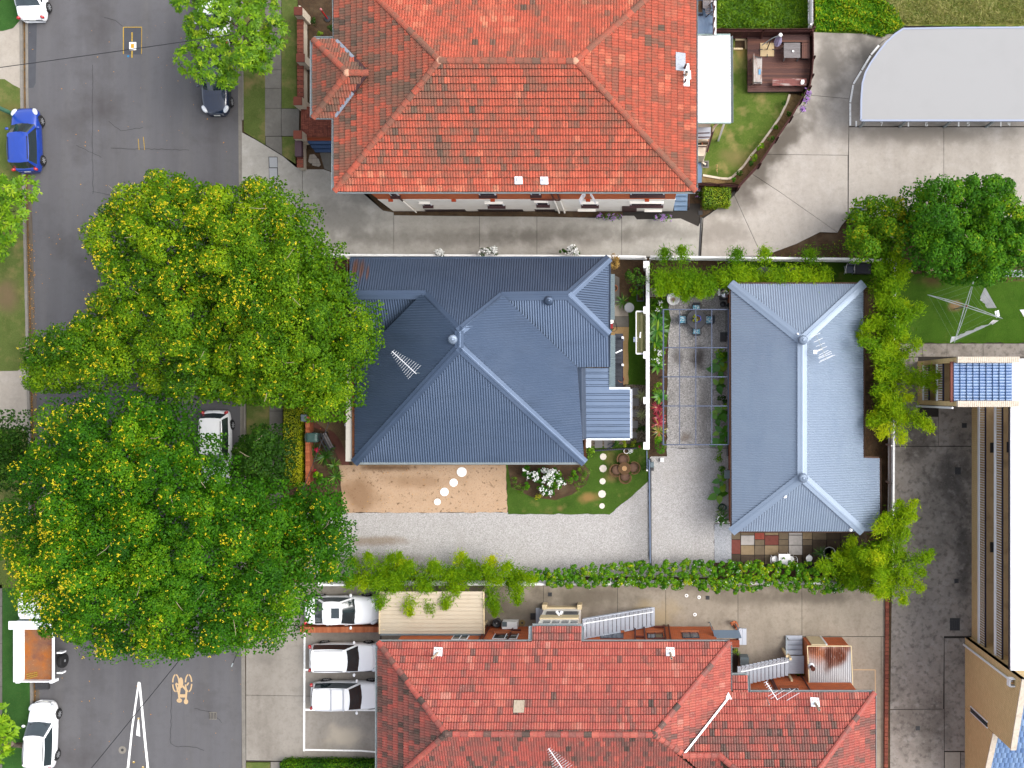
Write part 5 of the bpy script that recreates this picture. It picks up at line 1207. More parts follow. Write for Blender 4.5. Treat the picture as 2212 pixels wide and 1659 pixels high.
    # wheels
    for xf in (.305,-.31):
        for s_ in (-1,1):
            w = MB().lathe((xf*k,s_*(hw-.1),.31),[(.2,-.1),(.29,-.11),(.315,-.06),(.315,.07),(.29,.115),(.2,.11)],18,M=Matrix.Rotation(math.pi/2*-s_,3,'X')).build('wheel',M_TYRE,t,local=True)
            rim = MB(); rim.lathe((xf*k,s_*(hw-.0),.31),[(.2,-.02),(.2,.0),(.17,.005)],16,M=Matrix.Rotation(math.pi/2*-s_,3,'X'))
            rim.build('rim',M_TRIM,w,local=True); sp = MB()
            for q in range(7):
                a = 2*math.pi*q/7; sp.beam((xf*k,s_*(hw+.012),.31),(xf*k+.19*math.cos(a),s_*(hw+.012),.31+.19*math.sin(a)),.05,.02,up=(0,1,0))
            sp.build('spokes',M_RIM,w,local=True)
            MB().lathe((xf*k,s_*(hw-.045),.33),[(.36,-.02),(.37,.0),(.35,.0)],18,M=Matrix.Rotation(math.pi/2*-s_,3,'X')).build('wheel_arch',M_TRIM,t,local=True)
    for s_ in (-1,1):
        MB().ball((.43*k,s_*hw*.76,.70),(.26,.15,.10),12,6,M=Matrix.Rotation(-s_*.55,3,'Z') @ Matrix.Rotation(.22,3,'Y')).build('headlight',M_LAMPGLASS,t,local=True,smooth=True)
        MB().ball((-.478*k,s_*hw*.80,.86 if style != 'sedan' else .78),(.10,.14,.13),10,6,M=Matrix.Rotation(s_*.5,3,'Z')).build('taillight',M_REDLAMP,t,local=True,smooth=True)
        m = MB().ball((xf0-.38,s_*(hw+.10),.98),(.09,.12,.075),10,6).build('mirror',paint,t,local=True,smooth=True)
        for q in (.06,-.19):
            MB().box((q*k,s_*(hw+.012),.74),(.17,.02,.03)).build('door_handle',paint if style != 'wagon' else M_RIM,t,local=True)
    MB().box((.487*k,0,.5),(.07,.9,.16)).build('grille',M_TRIM,t,local=True)
    MB().box((.502*k,0,.42),(.02,.37,.12)).build('number_plate',M_PLATE,t,local=True); MB().box((-.502*k,0,.58),(.02,.37,.12)).build('number_plate',M_PLATE,t,local=True)
    for x0,x1 in ((.24*k,.46*k),):
        pass
    return t
car('bright blue hatchback parked on the left side of the street facing up','car',at(70,307.5),92,P_BLUE,3.95,1.70,1.52,'hatch')
car('dark navy car with clear headlamps half under the small street tree','car',at(475.5,176),-90,P_NAVY,4.5,1.74,1.46,'sedan')
car('white sedan at the top left corner parked nose up','car',at(80,-29),92,P_WHITE,4.65,1.80,1.45,'sedan')
car('small white hatchback at the lower left beside the grass verge','car',at(104,1581),88,P_WHITE,4.1,1.70,1.5,'hatch')
car('white car showing only its tail between the two flowering trees','car',at(476,968),-90,P_WHITE,4.7,1.82,1.5,'hatch')
car('pearl white vehicle hidden under the small street tree','car',at(474,38),-90,P_SILVERW,4.6,1.8,1.6,'wagon')
_G = 'cars in the flats parking bays'
car('white sedan with dark glass sunroof beside the orange brick wall','car',at(746,1313.5),0,P_WHITE,4.65,1.80,1.45,'sedan',_G,sunroof=True)
car('white hatchback without roof bars in the upper marked bay','car',at(752,1414),0,P_WHITE,4.4,1.79,1.5,'wagon',_G)
car('silvery white wagon with two roof bars in the middle marked bay','car',at(757,1495),0,P_SILVERW,4.5,1.76,1.55,'wagon',_G,rack=True)

def truck():
    t = thing('tipper_truck','white tipper truck with a rusty orange empty tray','truck',at(88,1400))
    M_TW = mat('truck_white',(.72,.73,.75),.45,.5,layers=[('n',3,(.6,.6,.6),.5,.8,.5),('n',14,pc(150,110,80),.68,.8,.6)])
    M_TR = mat('rusty_tray',pc(168,118,84),.85,.2,layers=[('n',.9,pc(198,116,48),.42,.62,.9),('n',1.2,pc(132,92,82),.5,.68,.8),('n',7,pc(210,180,150),.6,.75,.6),('n',16,pc(110,74,54),.56,.75,.6),('s',at(72,1330),.7,.7,pc(200,184,160),.8)])
    y1 = at(0,1468,1.0).y; yt = at(0,1347,1.0).y
    xl,xr = at(53,0,1.0).x,at(115,0,1.0).x
    MB().box(((xl+xr)/2,(yt+y1)/2,.95),(xr-xl,yt-y1,.1)).build('tray_floor',M_TR,t)
    xo0,xo1 = at(36,0,1.5).x,at(133,0,1.5).x
    for xs,xe,nm in ((xl,xl-.12,'tray_side'),(xr,xr+.12,'tray_side')):
        s_ =-1 if xe < xs else 1
        o = MB(); o.add([(xs,yt,1.0),(xs,y1,1.0),(xs+s_*.30,y1,1.55),(xs+s_*.30,yt,1.55),(xs+s_*.08,yt,.95),(xs+s_*.08,y1,.95),(xs+s_*.38,y1,1.5),(xs+s_*.38,yt,1.5)],[(0,1,2,3),(7,6,5,4),(0,4,5,1),(2,6,7,3),(1,5,6,2),(0,3,7,4)])
        side = o.build(nm,M_TW,t)
        for i in range(3):
            zz = .12+.14*i; MB().beam((xs+s_*(.02+zz*.55)-s_*.03,yt-.03,1.02+zz),(xs+s_*(.02+zz*.55)-s_*.03,y1+.03,1.02+zz),.05,.04).build('rib',M_TW,side)
    MB().box(((xl+xr)/2,yt+.12,1.35),(xr-xl+.7,.22,.85)).build('headboard',M_TW,t); MB().box(((xl+xr)/2,yt+.1,1.82),(xr-xl+.85,.5,.1)).build('headboard_cap',M_TW,t)
    MB().box(((xl+xr)/2,y1-.03,1.15),(xr-xl+.2,.07,.42)).build('tailgate',M_TW,t)
    for x in (xl-.12,xr+.16): MB().box((x,y1,1.2),(.22,.16,.6)).build('corner_post',M_TW,t)
    yc = yt+1.45
    cb = MB(); prof = [(yt+.55,.6,2.05),(yt+.75,.4,2.25),(yt+1.7,.4,2.3),(yt+2.15,.5,2.15),(yt+2.45,.5,1.5),(yt+2.5,.5,.7)]
    cx0,cx1 = at(66,0,2.2).x-.78,at(66,0,2.2).x+1.0
    vs = []
    for y,z0,z1 in prof: vs += [(cx0,y,z0),(cx0,y,z1-.08),(cx0+.1,y,z1),(cx1-.1,y,z1),(cx1,y,z1-.08),(cx1,y,z0)]
    fs = [(6*i+k,6*i+k+1,6*i+k+7,6*i+k+6) for i in range(5) for k in range(5)]+[(0,1,2,3,4,5),(35,34,33,32,31,30)]
    cb.add(vs,fs).build('cab',M_TW,t,bevel=.04)
    MB().add([(cx0+.12,yt+2.2,2.07),(cx1-.12,yt+2.2,2.07),(cx1-.1,yt+2.47,1.52),(cx0+.1,yt+2.47,1.52)],[(0,1,2,3)]).build('windscreen',M_CARGLASS,t)
    MB().box(((xl+xr)/2,(yt+y1)/2+.8,.62),(.8,yt-y1+3.0,.22)).build('chassis',M_DARK,t)
    for y in (y1+1.0,yt+1.9):
        for s_ in (-1,1):
            x = (xl+xr)/2+s_*1.12
            w = MB().lathe((x,y,.42),[(.25,-.14),(.4,-.14),(.43,-.08),(.43,.08),(.4,.14),(.25,.14)],20,M=Matrix.Rotation(math.pi/2*-s_,3,'X') @ Matrix.Identity(3) if False else Matrix.Rotation(math.pi/2,3,'Y')).build('wheel',M_TYRE,t)
            MB().lathe((x+s_*.1,y,.42),[(.27,-.03),(.27,.03),(.2,-.01*s_),(.09,.0),(.08,.05*s_)],16,M=Matrix.Rotation(math.pi/2,3,'Y')).build('rim',M_RIM,w)
    for d in (.62,-.62): MB().box(((xl+xr)/2+1.22,y1+1.0+d,.72),(.34,.1,.42)).build('mudguard',M_TW,t)
    yl = thing('yellow_rods','bundle of bent yellow rods lying in the rusty truck tray','rods',at(60,1458,1.03))
    MB().tube([at(57,1457,1.03),at(80,1452,1.04),at(80,1460,1.04),at(58,1466,1.03)],.03,6).build('rod',M_YELLOW,yl); MB().tube([at(58,1461,1.05),at(80,1457,1.05)],.03,6).build('rod',M_YELLOW,yl)
truck()

# ================================================================ boundary walls and fences
def paling_fence(name,label,pts,h,m,cap=None,board=.16,th=.025,group=None,post_every=2.4,post_side=1):
    """pts are sheet points of the fence line on the ground; each board is a part"""
    P = [at(*p) for p in pts]; t = thing(name,label,'fence',P[0],group=group); r = random.Random(len(pts)*7+int(h*10)); me = {}
    for a,b in zip(P,P[1:]):
        d = b-a; n = max(1,round(d.length/board)); x = d.normalized(); y = Vector((-x.y,x.x,0)); rz = math.atan2(x.y,x.x); w = d.length/n
        key = round(w,3)
        if key not in me: me[key] = MB().box((0,0,h/2),(w*.94,th,h)).mesh('board',m)
        inv = world_of(t).inverted()
        for i in range(n):
            o = bpy.data.objects.new('board',me[key]); COL.objects.link(o); o.parent = t; o.matrix_parent_inverse = inv
            o.location = a+x*(w*(i+.5))+y*r.uniform(-.006,.006)+Vector((0,0,r.uniform(-.03,.0))); o.rotation_euler = (0,0,rz)
        for z in (.35,h-.25): MB().beam(a+y*-.05*post_side+Vector((0,0,z)),b+y*-.05*post_side+Vector((0,0,z)),.07,.045).build('rail',m,t)
        k = max(1,round(d.length/post_every))
        for i in range(k+1): MB().box(a.lerp(b,i/k)+y*-.11*post_side+Vector((0,0,h/2)),(.09,.09,h),rz).build('post',m,t)
        if cap: MB().beam(a+Vector((0,0,h+.02)),b+Vector((0,0,h+.02)),.12,.04).build('capping',cap,t)
    return t
M_FBROWN = mat('dark_stained_timber',pc(88,52,48),.8,.2,layers=[('r',pc(72,42,40),pc(104,64,58),.6),('n',6,pc(60,40,36),.5,.75,.6,(1,1,.2))])
M_FWHITE = mat('white_painted_timber',(.70,.70,.69),.6,.3,layers=[('n',4,pc(206,204,200,.6),.5,.75,.5)])
def gp(x,y,h): k = (H-h)/H; return (NX+(x-NX)*k,NY+(y-NY)*k)     # foot of something whose top shows at (x, y)
paling_fence('timber_fence','dark brown paling fence above the timber deck',[gp(1548,62,1.7),gp(1650,62,1.7),gp(1756,61.5,1.7)],1.7,M_FBROWN)
paling_fence('timber_fence','curving dark brown fence between back lawn and car park',[gp(1756.5,58,1.3),gp(1757,121,1.3),gp(1754,160,1.3),gp(1749,185,1.3),gp(1732,211,1.3),gp(1709,250,1.3),gp(1678,295,1.3),gp(1641,351,1.3),gp(1596,399,1.3)],1.3,M_FBROWN,post_side=-1)
paling_fence('timber_fence','short dark brown fence behind the clipped box hedge',[gp(1506,395,1.3),gp(1553,397,1.3),gp(1596,400,1.3)],1.3,M_FBROWN)
paling_fence('timber_fence','grey weathered fence along the top edge of the curved grey roof',[gp(1953,56,1.2),gp(2060,56.5,1.2),gp(2320,58,1.2)],1.2,mat('grey_weathered_timber',pc(92,86,84),.85,.2,layers=[('n',6,pc(70,66,64),.5,.75,.6)]))
paling_fence('white_fence','short white fence between the weedy plots at the top',[gp(1755.5,-40,1.5),gp(1756,52,1.5)],1.5,M_FWHITE)
paling_fence('white_fence','white boundary fence between the blue house and the concrete driveway',[(680,556),(1000,557),(1316,558.5),(1395,560)],1.1,M_FWHITE,cap=M_FWHITE)
paling_fence('white_fence','white boundary fence behind the bamboo above the pale blue roof',[(1404,560),(1660,563),(1922,566)],1.2,M_FWHITE,cap=M_FWHITE)
paling_fence('white_fence','white boundary fence along the dark driveway on the right',[(1922,567),(1919,800),(1918,1040),(1916,1250)],1.3,M_FWHITE,cap=M_FWHITE)
paling_fence('white_fence','white boundary fence under the bamboo and creeper at the bottom',[(1916,1252),(1660,1253),(1400,1254),(1000,1255),(700,1256)],1.1,M_FWHITE,cap=M_FWHITE)

def garden_wall():
    t = thing('garden_wall','white garden wall with square piers between blue house and gravel court','wall',at(1398,770))
    h = 1.75; a,b = at(*gp(1399,566,h)),at(*gp(1399.5,971,h))
    MB().box(((a.x+b.x)/2,(a.y+b.y)/2,h/2),(.16,a.y-b.y,h)).build('wall',mat('grey_render',pc(178,180,184),.8,.2,layers=[('n',2,pc(150,152,156),.5,.75,.5)]),t)
    MB().box(((a.x+b.x)/2,(a.y+b.y)/2,h+.03),(.22,a.y-b.y,.06)).build('capping',M_FWHITE,t)
    for y in (572,670,767,865,963):
        q = at(*gp(1396.5,y,h)); p = MB().box((q.x,q.y,h/2+.03),(.30,.36,h+.06)).build('pier',M_RENDER,t); MB().box((q.x-.01,q.y,h+.1),(.36,.42,.07)).build('cap',M_FWHITE,p)
garden_wall()
def sliding_gate():
    t = thing('sliding_gate','long blue-grey steel sliding gate across the gravel drive','gate',at(1403.5,1105))
    h = 1.5; a,b = at(*gp(1402.8,994,h)),at(*gp(1405,1216,h)); z = Vector((0,0,1))
    for q in (.12,h): MB().beam(a+z*q,b+z*q,.07,.06).build('rail',M_BLUEGREY,t)
    n = 34
    for i in range(n+1):
        p = a.lerp(b,i/n); MB().box(p+z*(h/2),(.03,.05,h-.1)).build('slat',M_BLUEGREY,t)
    MB().beam(at(1405.3,990)+z*.08,at(1406,1222)+z*.08,.1,.03).build('track',M_DARK,t)
    g = thing('gate_motor','grey gate motor box beside the end of the sliding gate','motor',at(1408,1003)); MB().box((0,0,.22),(.24,.34,.42)).build('housing',M_GREYSHEET,g,local=True,bevel=.03); MB().box((.02,-.28,.15),(.2,.2,.3)).build('battery_box',M_DARK,g,local=True)
M_BLUEGREY = mat('blue_grey_powdercoat',pc(104,120,146),.5,.4)
sliding_gate()
def swing_fence():
    t = thing('garden_fence','short blue-grey fence panel between garden wall and lawn','fence',at(1397.5,990)); z = Vector((0,0,1))
    for q in (.1,1.0): MB().beam(at(1397,972)+z*q,at(1397.5,1012)+z*q,.06,.05).build('rail',M_BLUEGREY,t)
    for i in range(9): MB().box(at(1397.2,974+i*4.6)+z*.55,(.03,.05,.9)).build('picket',M_BLUEGREY,t)
    MB().box(at(1397.3,1013)+z*.55,(.09,.09,1.1)).build('post',M_FWHITE,t)
    t = thing('garden_fence','low dark fence panel across the lawn below the house patio','fence',at(1330,969))
    for q in (.1,.8): MB().beam(at(1283,972.5)+z*q,at(1376,967)+z*q,.05,.05).build('rail',M_DARKBLUE,t)
    for i in range(22): MB().box(at(1284+i*4.3,972.4-i*.25)+z*.45,(.05,.025,.72)).build('picket',M_DARKBLUE,t)
swing_fence()
def brick_cap_wall(name,label,a,b,h,w,pitch,m,base,axis):
    """low wall with a brick-on-edge capping; every capping brick a part"""
    a,b = at(*gp(*a,h)),at(*gp(*b,h)); t = thing(name,label,'wall',(a+b)/2); d = b-a; rz = math.atan2(d.y,d.x); x = d.normalized()
    MB().beam(a+Vector((0,0,(h-.08)/2)),b+Vector((0,0,(h-.08)/2)),w*.86,h-.08).build('wall',base,t)
    n = max(2,int(d.length/pitch)); me = MB().box((0,0,0),(d.length/n*.9,w,.11)).mesh('brick',m); inv = world_of(t).inverted()
    for i in range(n):
        o = bpy.data.objects.new('brick',me); COL.objects.link(o); o.parent = t; o.matrix_parent_inverse = inv
        o.location = a+x*(d.length*(i+.5)/n)+Vector((0,0,h-.055+rnd.uniform(-.006,.004))); o.rotation_euler = (0,0,rz+rnd.uniform(-.02,.02))
    return t
bw = brick_cap_wall('brick_wall','low orange brick wall between the white sedan and the parking bays',(659,1361),(818,1360),.95,.34,.105,M_BRICKPIECE,M_BRICKO,'x')
MB().box(at(*gp(653,1361,.95))+Vector((0,0,.42)),(.34,.36,.85)).build('pier',M_BRICKPIECE,bw)
brick_cap_wall('brick_wall','front brick wall with orange brick capping beside the clipped hedge',(664,900),(664,1048),.8,.24,.105,M_BRICKPIECE,M_BRICKOY,'y')
brick_cap_wall('brick_wall','front wall of the dark driveway with a worn red brick edge',(1917,1290),(1914,1700),.25,.22,.24,M_BRICKRED,M_BRICKOY,'y')
_fw = brick_cap_wall('brick_wall','street wall of the tall flats with cream piers north of the entrance',(648,20),(648.5,225),.85,.38,.24,M_BRICKRED,M_CREAMP,'y')
for x,y in ((644,24),(649,125),(643,218)):
    q = at(*gp(x,y,1.5)); MB().box((q.x,q.y,.72),(.5,.5,1.44)).build('pier',M_CREAMP,_fw); MB().box((q.x,q.y,1.49),(.5,.5,.1)).build('pier_cap',M_BRICKRED,_fw)
MB().box(at(652.5,120)+Vector((.12,0,.4)),(.1,5.6,.8)).build('render_face',M_CREAMP,_fw)
_fw = brick_cap_wall('brick_wall','street wall of the tall flats with cream pier south of the entrance',(647,300),(648,362),.8,.38,.24,M_BRICKRED,M_CREAMP,'y')
q = at(*gp(643,291,1.5)); MB().box((q.x,q.y,.72),(.5,.5,1.44)).build('pier',M_CREAMP,_fw); MB().box((q.x,q.y,1.49),(.5,.5,.1)).build('pier_cap',M_BRICKRED,_fw)
lb = thing('letterbox','dark purple-brown bank of letterboxes on the street wall','letterbox',at(*gp(644,320,1.1)))
MB().box((0,0,.95),(.42,1.0,.3)).build('box',mat('maroon_paint',pc(104,78,86),.6,.3),lb,local=True,bevel=.02); MB().box((0,0,.4),(.2,.7,.8)).build('stand',M_CREAMP,lb,local=True)
for i in range(4): MB().box((-.22,-.36+i*.24,.97),(.02,.18,.05)).build('slot',M_DARK,lb,local=True)
# brick landing and steps at the flats' street entrance
def landing():
    t = thing('brick_landing','red herringbone brick landing with blue steps at the flats entrance','landing',at(680,270))
    z = .62; a,b = at(650,230,z),at(724,303,z)
    MB().prism([a,(b.x,a.y),b,(a.x,b.y)],-.05,z-.07).build('base',M_BRICKOY,t)
    me = {o: MB().box((0,0,0),(.225,.105,.07) if o == 0 else (.105,.225,.07)).mesh('brick',M_BRICKRED) for o in (0,1)}
    inv = world_of(t).inverted(); bl = .235; nx_ = int((b.x-a.x)/bl); ny_ = int((a.y-b.y)/bl)
    for i in range(nx_):
        for j in range(ny_):
            o_ = (i+j) % 2
            for k in (-1,1):
                o = bpy.data.objects.new('brick',me[o_]); COL.objects.link(o); o.parent = t; o.matrix_parent_inverse = inv
                cx_,cy_ = a.x+bl*(i+.5),a.y-bl*(j+.5); o.location = (cx_+(k*.0575 if o_ else 0),cy_+(0 if o_ else k*.0575),z-.035+rnd.uniform(-.004,.004))
    for i in range(3):
        y0 = 303.5+i*7.5; MB().prism([at(663+i*5,y0,.5),at(726,y0,.5),at(726,y0+7.3,.5),at(667+i*5,y0+7.3,.5)],.0,.50-i*.16).build('step',M_BLUESTEP,t)
landing()
flat('path',D((690,325),(722,325),(722,372),(702,366)),.085,M_PATHC)
def pond():
    t = thing('paved_patch','teardrop of pale paving in bark beside the flats entrance steps','paving',at(677,348))
    P = [(670,335),(680,334),(690,345),(694,357),(690,361),(676,358),(667,350)]
    MB().prism(D(*P),-.02,.085).build('bed',M_JOINT,t)
    hull = [tuple(at(*q)[:2]) for q in P]
    for i in range(3):
        for j in range(3):
            c = clip_convex([tuple(at(665+i*10.5,332+j*11)[:2]),tuple(at(665+i*10.5+10,332+j*11)[:2]),tuple(at(665+i*10.5+10,332+j*11+10.5)[:2]),tuple(at(665+i*10.5,332+j*11+10.5)[:2])],hull)
            if len(c) > 2 and abs(area2(c)) > .005: MB().prism(c,.0,.11).build('paver',M_CONC5,t)
pond()

# ================================================================ smaller roofs and outbuildings
def awning():
    t = thing('porch_roof','white corrugated porch roof on the east side of the orange roof','porch',at(1540,170))
    h0,h1 = 5.4,5.0; p = [at(1505,77,h0),at(1577,77,h1),at(1578,264,h1),at(1505,264,h0)]
    corrugated('roof',p,p[1],p[2],M_WHITESHEET,t,.17,.018); roof_under(t,[p],M_WHITESHEET,.05)
    gutter(t,p[1],p[2],M_GALV,w=.16,out=(1,0,0)); 
    M_GREENG = mat('green_grey_barge',pc(150,176,172),.5,.4)
    MB().beam(p[0]+Vector((0,.05,.0)),p[1]+Vector((0,.05,0)),.07,.12).build('barge_board',M_GREENG,t); MB().beam(p[3]-Vector((0,.05,0)),p[2]-Vector((0,.05,0)),.07,.12).build('barge_board',M_GREENG,t)
    for x,y in ((1568,85),(1568,168),(1568,256)): q = at(x,y,4.9); MB().box((q.x,q.y,2.45),(.1,.1,4.9)).build('post',M_FWHITE,t)
    MB().prism([at(1505,90,2.6),at(1560,90,2.6),at(1560,262,2.6),at(1505,262,2.6)],2.45,2.6).build('deck',M_BLUEPAINT,t)
awning()
def rear_stairs():
    t = thing('rear_porch','cramped rear porch with white landing, dark handrails and cream wall','porch',at(1517,310))
    MB().prism([at(1503,266,2.7),at(1534,266,2.7),at(1534,273,2.7),at(1503,273,2.7)],2.5,3.3).build('beam',M_CREAMP,t)
    for i in range(6): MB().box(at(1519,277+i*4.2,2.2),(.95,.12,.04)).build('board',M_LILAC,t)
    MB().prism([at(1504,300,1.6),at(1530,300,1.6),at(1530,303.5,1.6),at(1504,303.5,1.6)],.2,1.6).build('beam',M_CREAMP,t)
    MB().prism([at(1504,304,1.0),at(1529,304,1.0),at(1526,327,1.0),at(1504,327,1.0)],.2,1.0).build('lower_landing',mat('green_mat',pc(44,66,52),.9,.1,layers=[('n',30,pc(60,84,66),.5,.7,.6)]),t)
    MB().prism([at(1503,328,0),at(1522,328,0),at(1517,351,0),at(1503,351,0)],-.05,1.7).build('wall',M_CREAMP,t)
    z = Vector((0,0,1))
    MB().beam(at(1545,269,3.6),at(1527,328,2.0),.1,.1).build('handrail',M_BROWN,t); MB().beam(at(1537,272,3.2),at(1536,290,3.2),.06,.06).build('handrail',M_BROWN,t)
    for y in (288,297): MB().beam(at(1505,y,3.0),at(1533,y-1,3.0),.06,.05).build('handrail',M_BROWN,t)
    MB().beam(at(1504,316.5,1.9),at(1526,317,1.9),.05,.05).build('handrail',M_BROWN,t)
    MB().tube([at(1551,266,4.6),at(1543,274,3.6),at(1517,350,.3),at(1524,355,.15)],.07,8).build('downpipe',M_CREAMP,t)
    MB().prism([at(1503,351,.05),at(1517,351,.05),at(1516,395,.05),at(1503,395,.05)],-.05,.06).build('path',M_BLUEPAINT,t)
    d = thing('drain_grate','square drain pit at the foot of the cream downpipe','drain',at(1523,355.5)); MB().box((0,0,.04),(.46,.46,.08)).build('surround',M_KERB,d,local=True); MB().box((0,0,.085),(.3,.3,.02)).build('grate',M_DARK,d,local=True)
    b = thing('planter_box','orange trough planter on the green landing','planter',at(1516,315,1.0)+Vector((.2,0,0)))
    M_ORP = mat('orange_plastic',pc(222,112,76),.6,.3); mb = MB()
    for c,dd in (((-.19,0,.12),(.03,.72,.24)),((.19,0,.12),(.03,.72,.24)),((0,.35,.12),(.4,.03,.24)),((0,-.35,.12),(.4,.03,.24)),((0,0,.02),(.38,.7,.03))): mb.box(c,dd)
    mb.build('trough',M_ORP,b,local=True); MB().box((0,0,.12),(.34,.66,.08)).build('soil',M_SOIL,b,local=True)
rear_stairs()
def balcony():
    t = thing('balcony','blue floored balcony with brown rails at the top beside the orange roof','balcony',at(1522,38)); h = 5.2
    MB().prism([at(1503,5,h),at(1541,5,h),at(1541,75,h),at(1503,75,h)],h-.2,h).build('floor',M_BLUEPAINT,t)
    MB().prism([at(1541.3,4,h),at(1547,4,h),at(1547,75,h),at(1541.3,75,h)],h-.35,h+.06).build('kerb',M_FWHITE,t); MB().prism([at(1503,2.5,h),at(1547,2.5,h),at(1547,4.7,h),at(1503,4.7,h)],h-.35,h+.08).build('kerb',M_FWHITE,t)
    for q in (.35,.65,.98): MB().beam(at(1541,5,h+q),at(1541,75,h+q),.05,.05).build('rail',M_BROWN,t)
    for y in (5,28,52,74): MB().box(at(1541,y,h)+Vector((0,0,.5)),(.07,.07,1.0)).build('post',M_BROWN,t)
    for x,y in ((1538,8),(1538,72)): q = at(x,y,h); MB().box((q.x,q.y,h/2-.1),(.2,.2,h-.2)).build('pier',M_CREAMP,t)
    b = thing('garden_trough','slate blue planter trough of bare soil on the blue balcony','planter',at(1510,19,h)); M_SL = mat('slate_plastic',pc(74,92,114),.6,.3); mb = MB()
    for c,dd in (((-.2,0,.17),(.05,.75,.34)),((.2,0,.17),(.05,.75,.34)),((0,.37,.17),(.45,.05,.34)),((0,-.37,.17),(.45,.05,.34)),((0,0,.05),(.4,.7,.05))): mb.box(c,dd)
    mb.build('trough',M_SL,b,local=True); MB().box((0,0,.22),(.35,.7,.1)).build('soil',M_SOIL,b,local=True)
    s = thing('side_table','small grey slatted table on the blue balcony','table',at(1526,16,h)); 
    for i in range(6): MB().box((-.2+i*.08,0,.45),(.07,.44,.03)).build('slat',M_GREYWOOD,s,local=True)
    for a in ((-.18,-.18),(.18,-.18),(-.18,.18),(.18,.18)): MB().box((a[0],a[1],.22),(.04,.04,.44)).build('leg',M_GREYWOOD,s,local=True)
    c = thing('folding_chair','grey folding chair against the brown balcony rail','chair',at(1536,26,h),R(12))
    for i in range(5): MB().box((-.2,-.2+i*.1,.44),(.36,.06,.025)).build('slat',M_GREYWOOD,c,local=True)
    for i in range(4): MB().box((.06+i*.01,0,.52+i*.1),(.03,.44,.06)).build('back_slat',M_GREYWOOD,c,local=True)
    for s_ in (-1,1): MB().beam((-.36,s_*.22,0),(.1,s_*.22,.9),.03,.03).build('leg',M_DARK,c,local=True); MB().beam((.1,s_*.2,0),(-.3,s_*.2,.44),.03,.03).build('leg',M_DARK,c,local=True)
M_GREYWOOD = mat('silvered_timber',pc(146,140,140),.8,.2,layers=[('n',5,pc(112,106,104),.45,.7,.7,(.15,1,1)),('n',20,pc(172,168,166),.56,.75,.5)])
balcony()
def car_port():
    t = thing('carport','cream ribbed carport roof over the end of the drive','carport',at(930,1325)); h = 2.5
    p = [at(821,1278,h),at(1044,1278,h),at(1045,1369,h-.12),at(821,1369,h-.12)]
    corrugated('roof',p,p[1],p[2],M_CREAMSHEET,t,.24,.022,'rib'); roof_under(t,[p],M_CREAMSHEET,.05)
    gutter(t,p[3],p[2],M_GALV,w=.1,out=(0,-1,0)); MB().beam(p[1]+Vector((.03,0,0)),p[2]+Vector((.03,0,0)),.06,.14).build('barge_board',M_CREAM,t); MB().beam(p[0]+Vector((-.03,0,0)),p[3]+Vector((-.03,0,0)),.06,.14).build('barge_board',M_CREAM,t)
    for x,y in ((828,1284),(1038,1284),(828,1362),(1038,1362)): q = at(x,y,h); MB().box((q.x,q.y,h/2-.06),(.1,.1,h-.12)).build('post',M_CREAM,t)
car_port()
def rusty_shed():
    t = thing('shed','small brick shed with a badly rusted corrugated roof','shed',at(1788,1430)); h = 2.1
    a,b = at(1734,1376),at(1818,1463)
    P = [a,Vector((b.x,a.y,0)),b,Vector((a.x,b.y,0))]
    MB().prism(P,-.05,h-.24).build('wall',M_BRICKO,t)
    M_RR = mat('rusted_corrugated_iron',pc(206,206,208),.65,.3,layers=[('n',1.6,pc(220,222,226),.4,.7,.5,(3,.2,1)),
        ('s',at(1776,1410,2.1),1.9,1.1,pc(178,100,52),.95),('s',at(1790,1412,2.1),.42,1.35,pc(96,44,24),1),('s',at(1752,1400,2.1),.6,.55,pc(124,62,32),.9),('s',at(1815,1418,2.1),.5,.85,pc(112,54,28),1),('s',at(1830,1400,2.1),.4,.6,pc(138,70,36),.9),('n',7,pc(212,206,202),.58,.72,.6,(2.5,.7,1))])
    p = [at(1744,1395.5,h),at(1838.5,1395.5,h),at(1842,1483,h-.12),at(1748,1483,h-.12)]
    corrugated('roof',p,p[0],p[1],M_RR,t,.13,.018); roof_under(t,[p],M_WHITESHEET,.05)
    for q,r_ in ((0,1),(1,2),(0,3)): MB().beam(p[q]+Vector((0,0,-.01)),p[r_]+Vector((0,0,-.01)),.05,.09).build('barge_board',M_CREAM,t)
    MB().box((at(1757,0).x,a.y+.03,1.0),(.95,.06,1.9)).build('door',M_CREAM,t); MB().box((at(1772,0).x,a.y+.04,1.0),(.1,.08,1.95)).build('door_jamb',M_FWHITE,t)
    f = thing('flue','squat rusty flue with white collar on the rusted shed roof','flue',at(1756,1441,h+.02)+Vector((-.1,.05,0)))
    MB().lathe((0,0,0),[(.2,-.02),(.14,.1)],14).build('collar',M_SHINY,f,local=True); MB().tube([(0,0,.0),(.02,-.02,.5)],.11,14).build('pipe',M_PIPE,f,local=True); MB().tube([(.02,-.02,.5),(.021,-.021,.52)],.14,14).build('cowl',mat('rust_brown',pc(98,52,40),.8,.2),f,local=True)
    paint('laundry_outline',[((1843,1446),(1890,1446.5),.06),((1890,1446),(1890.5,1497),.06)],.056,M_CREAMLINE)
rusty_shed()
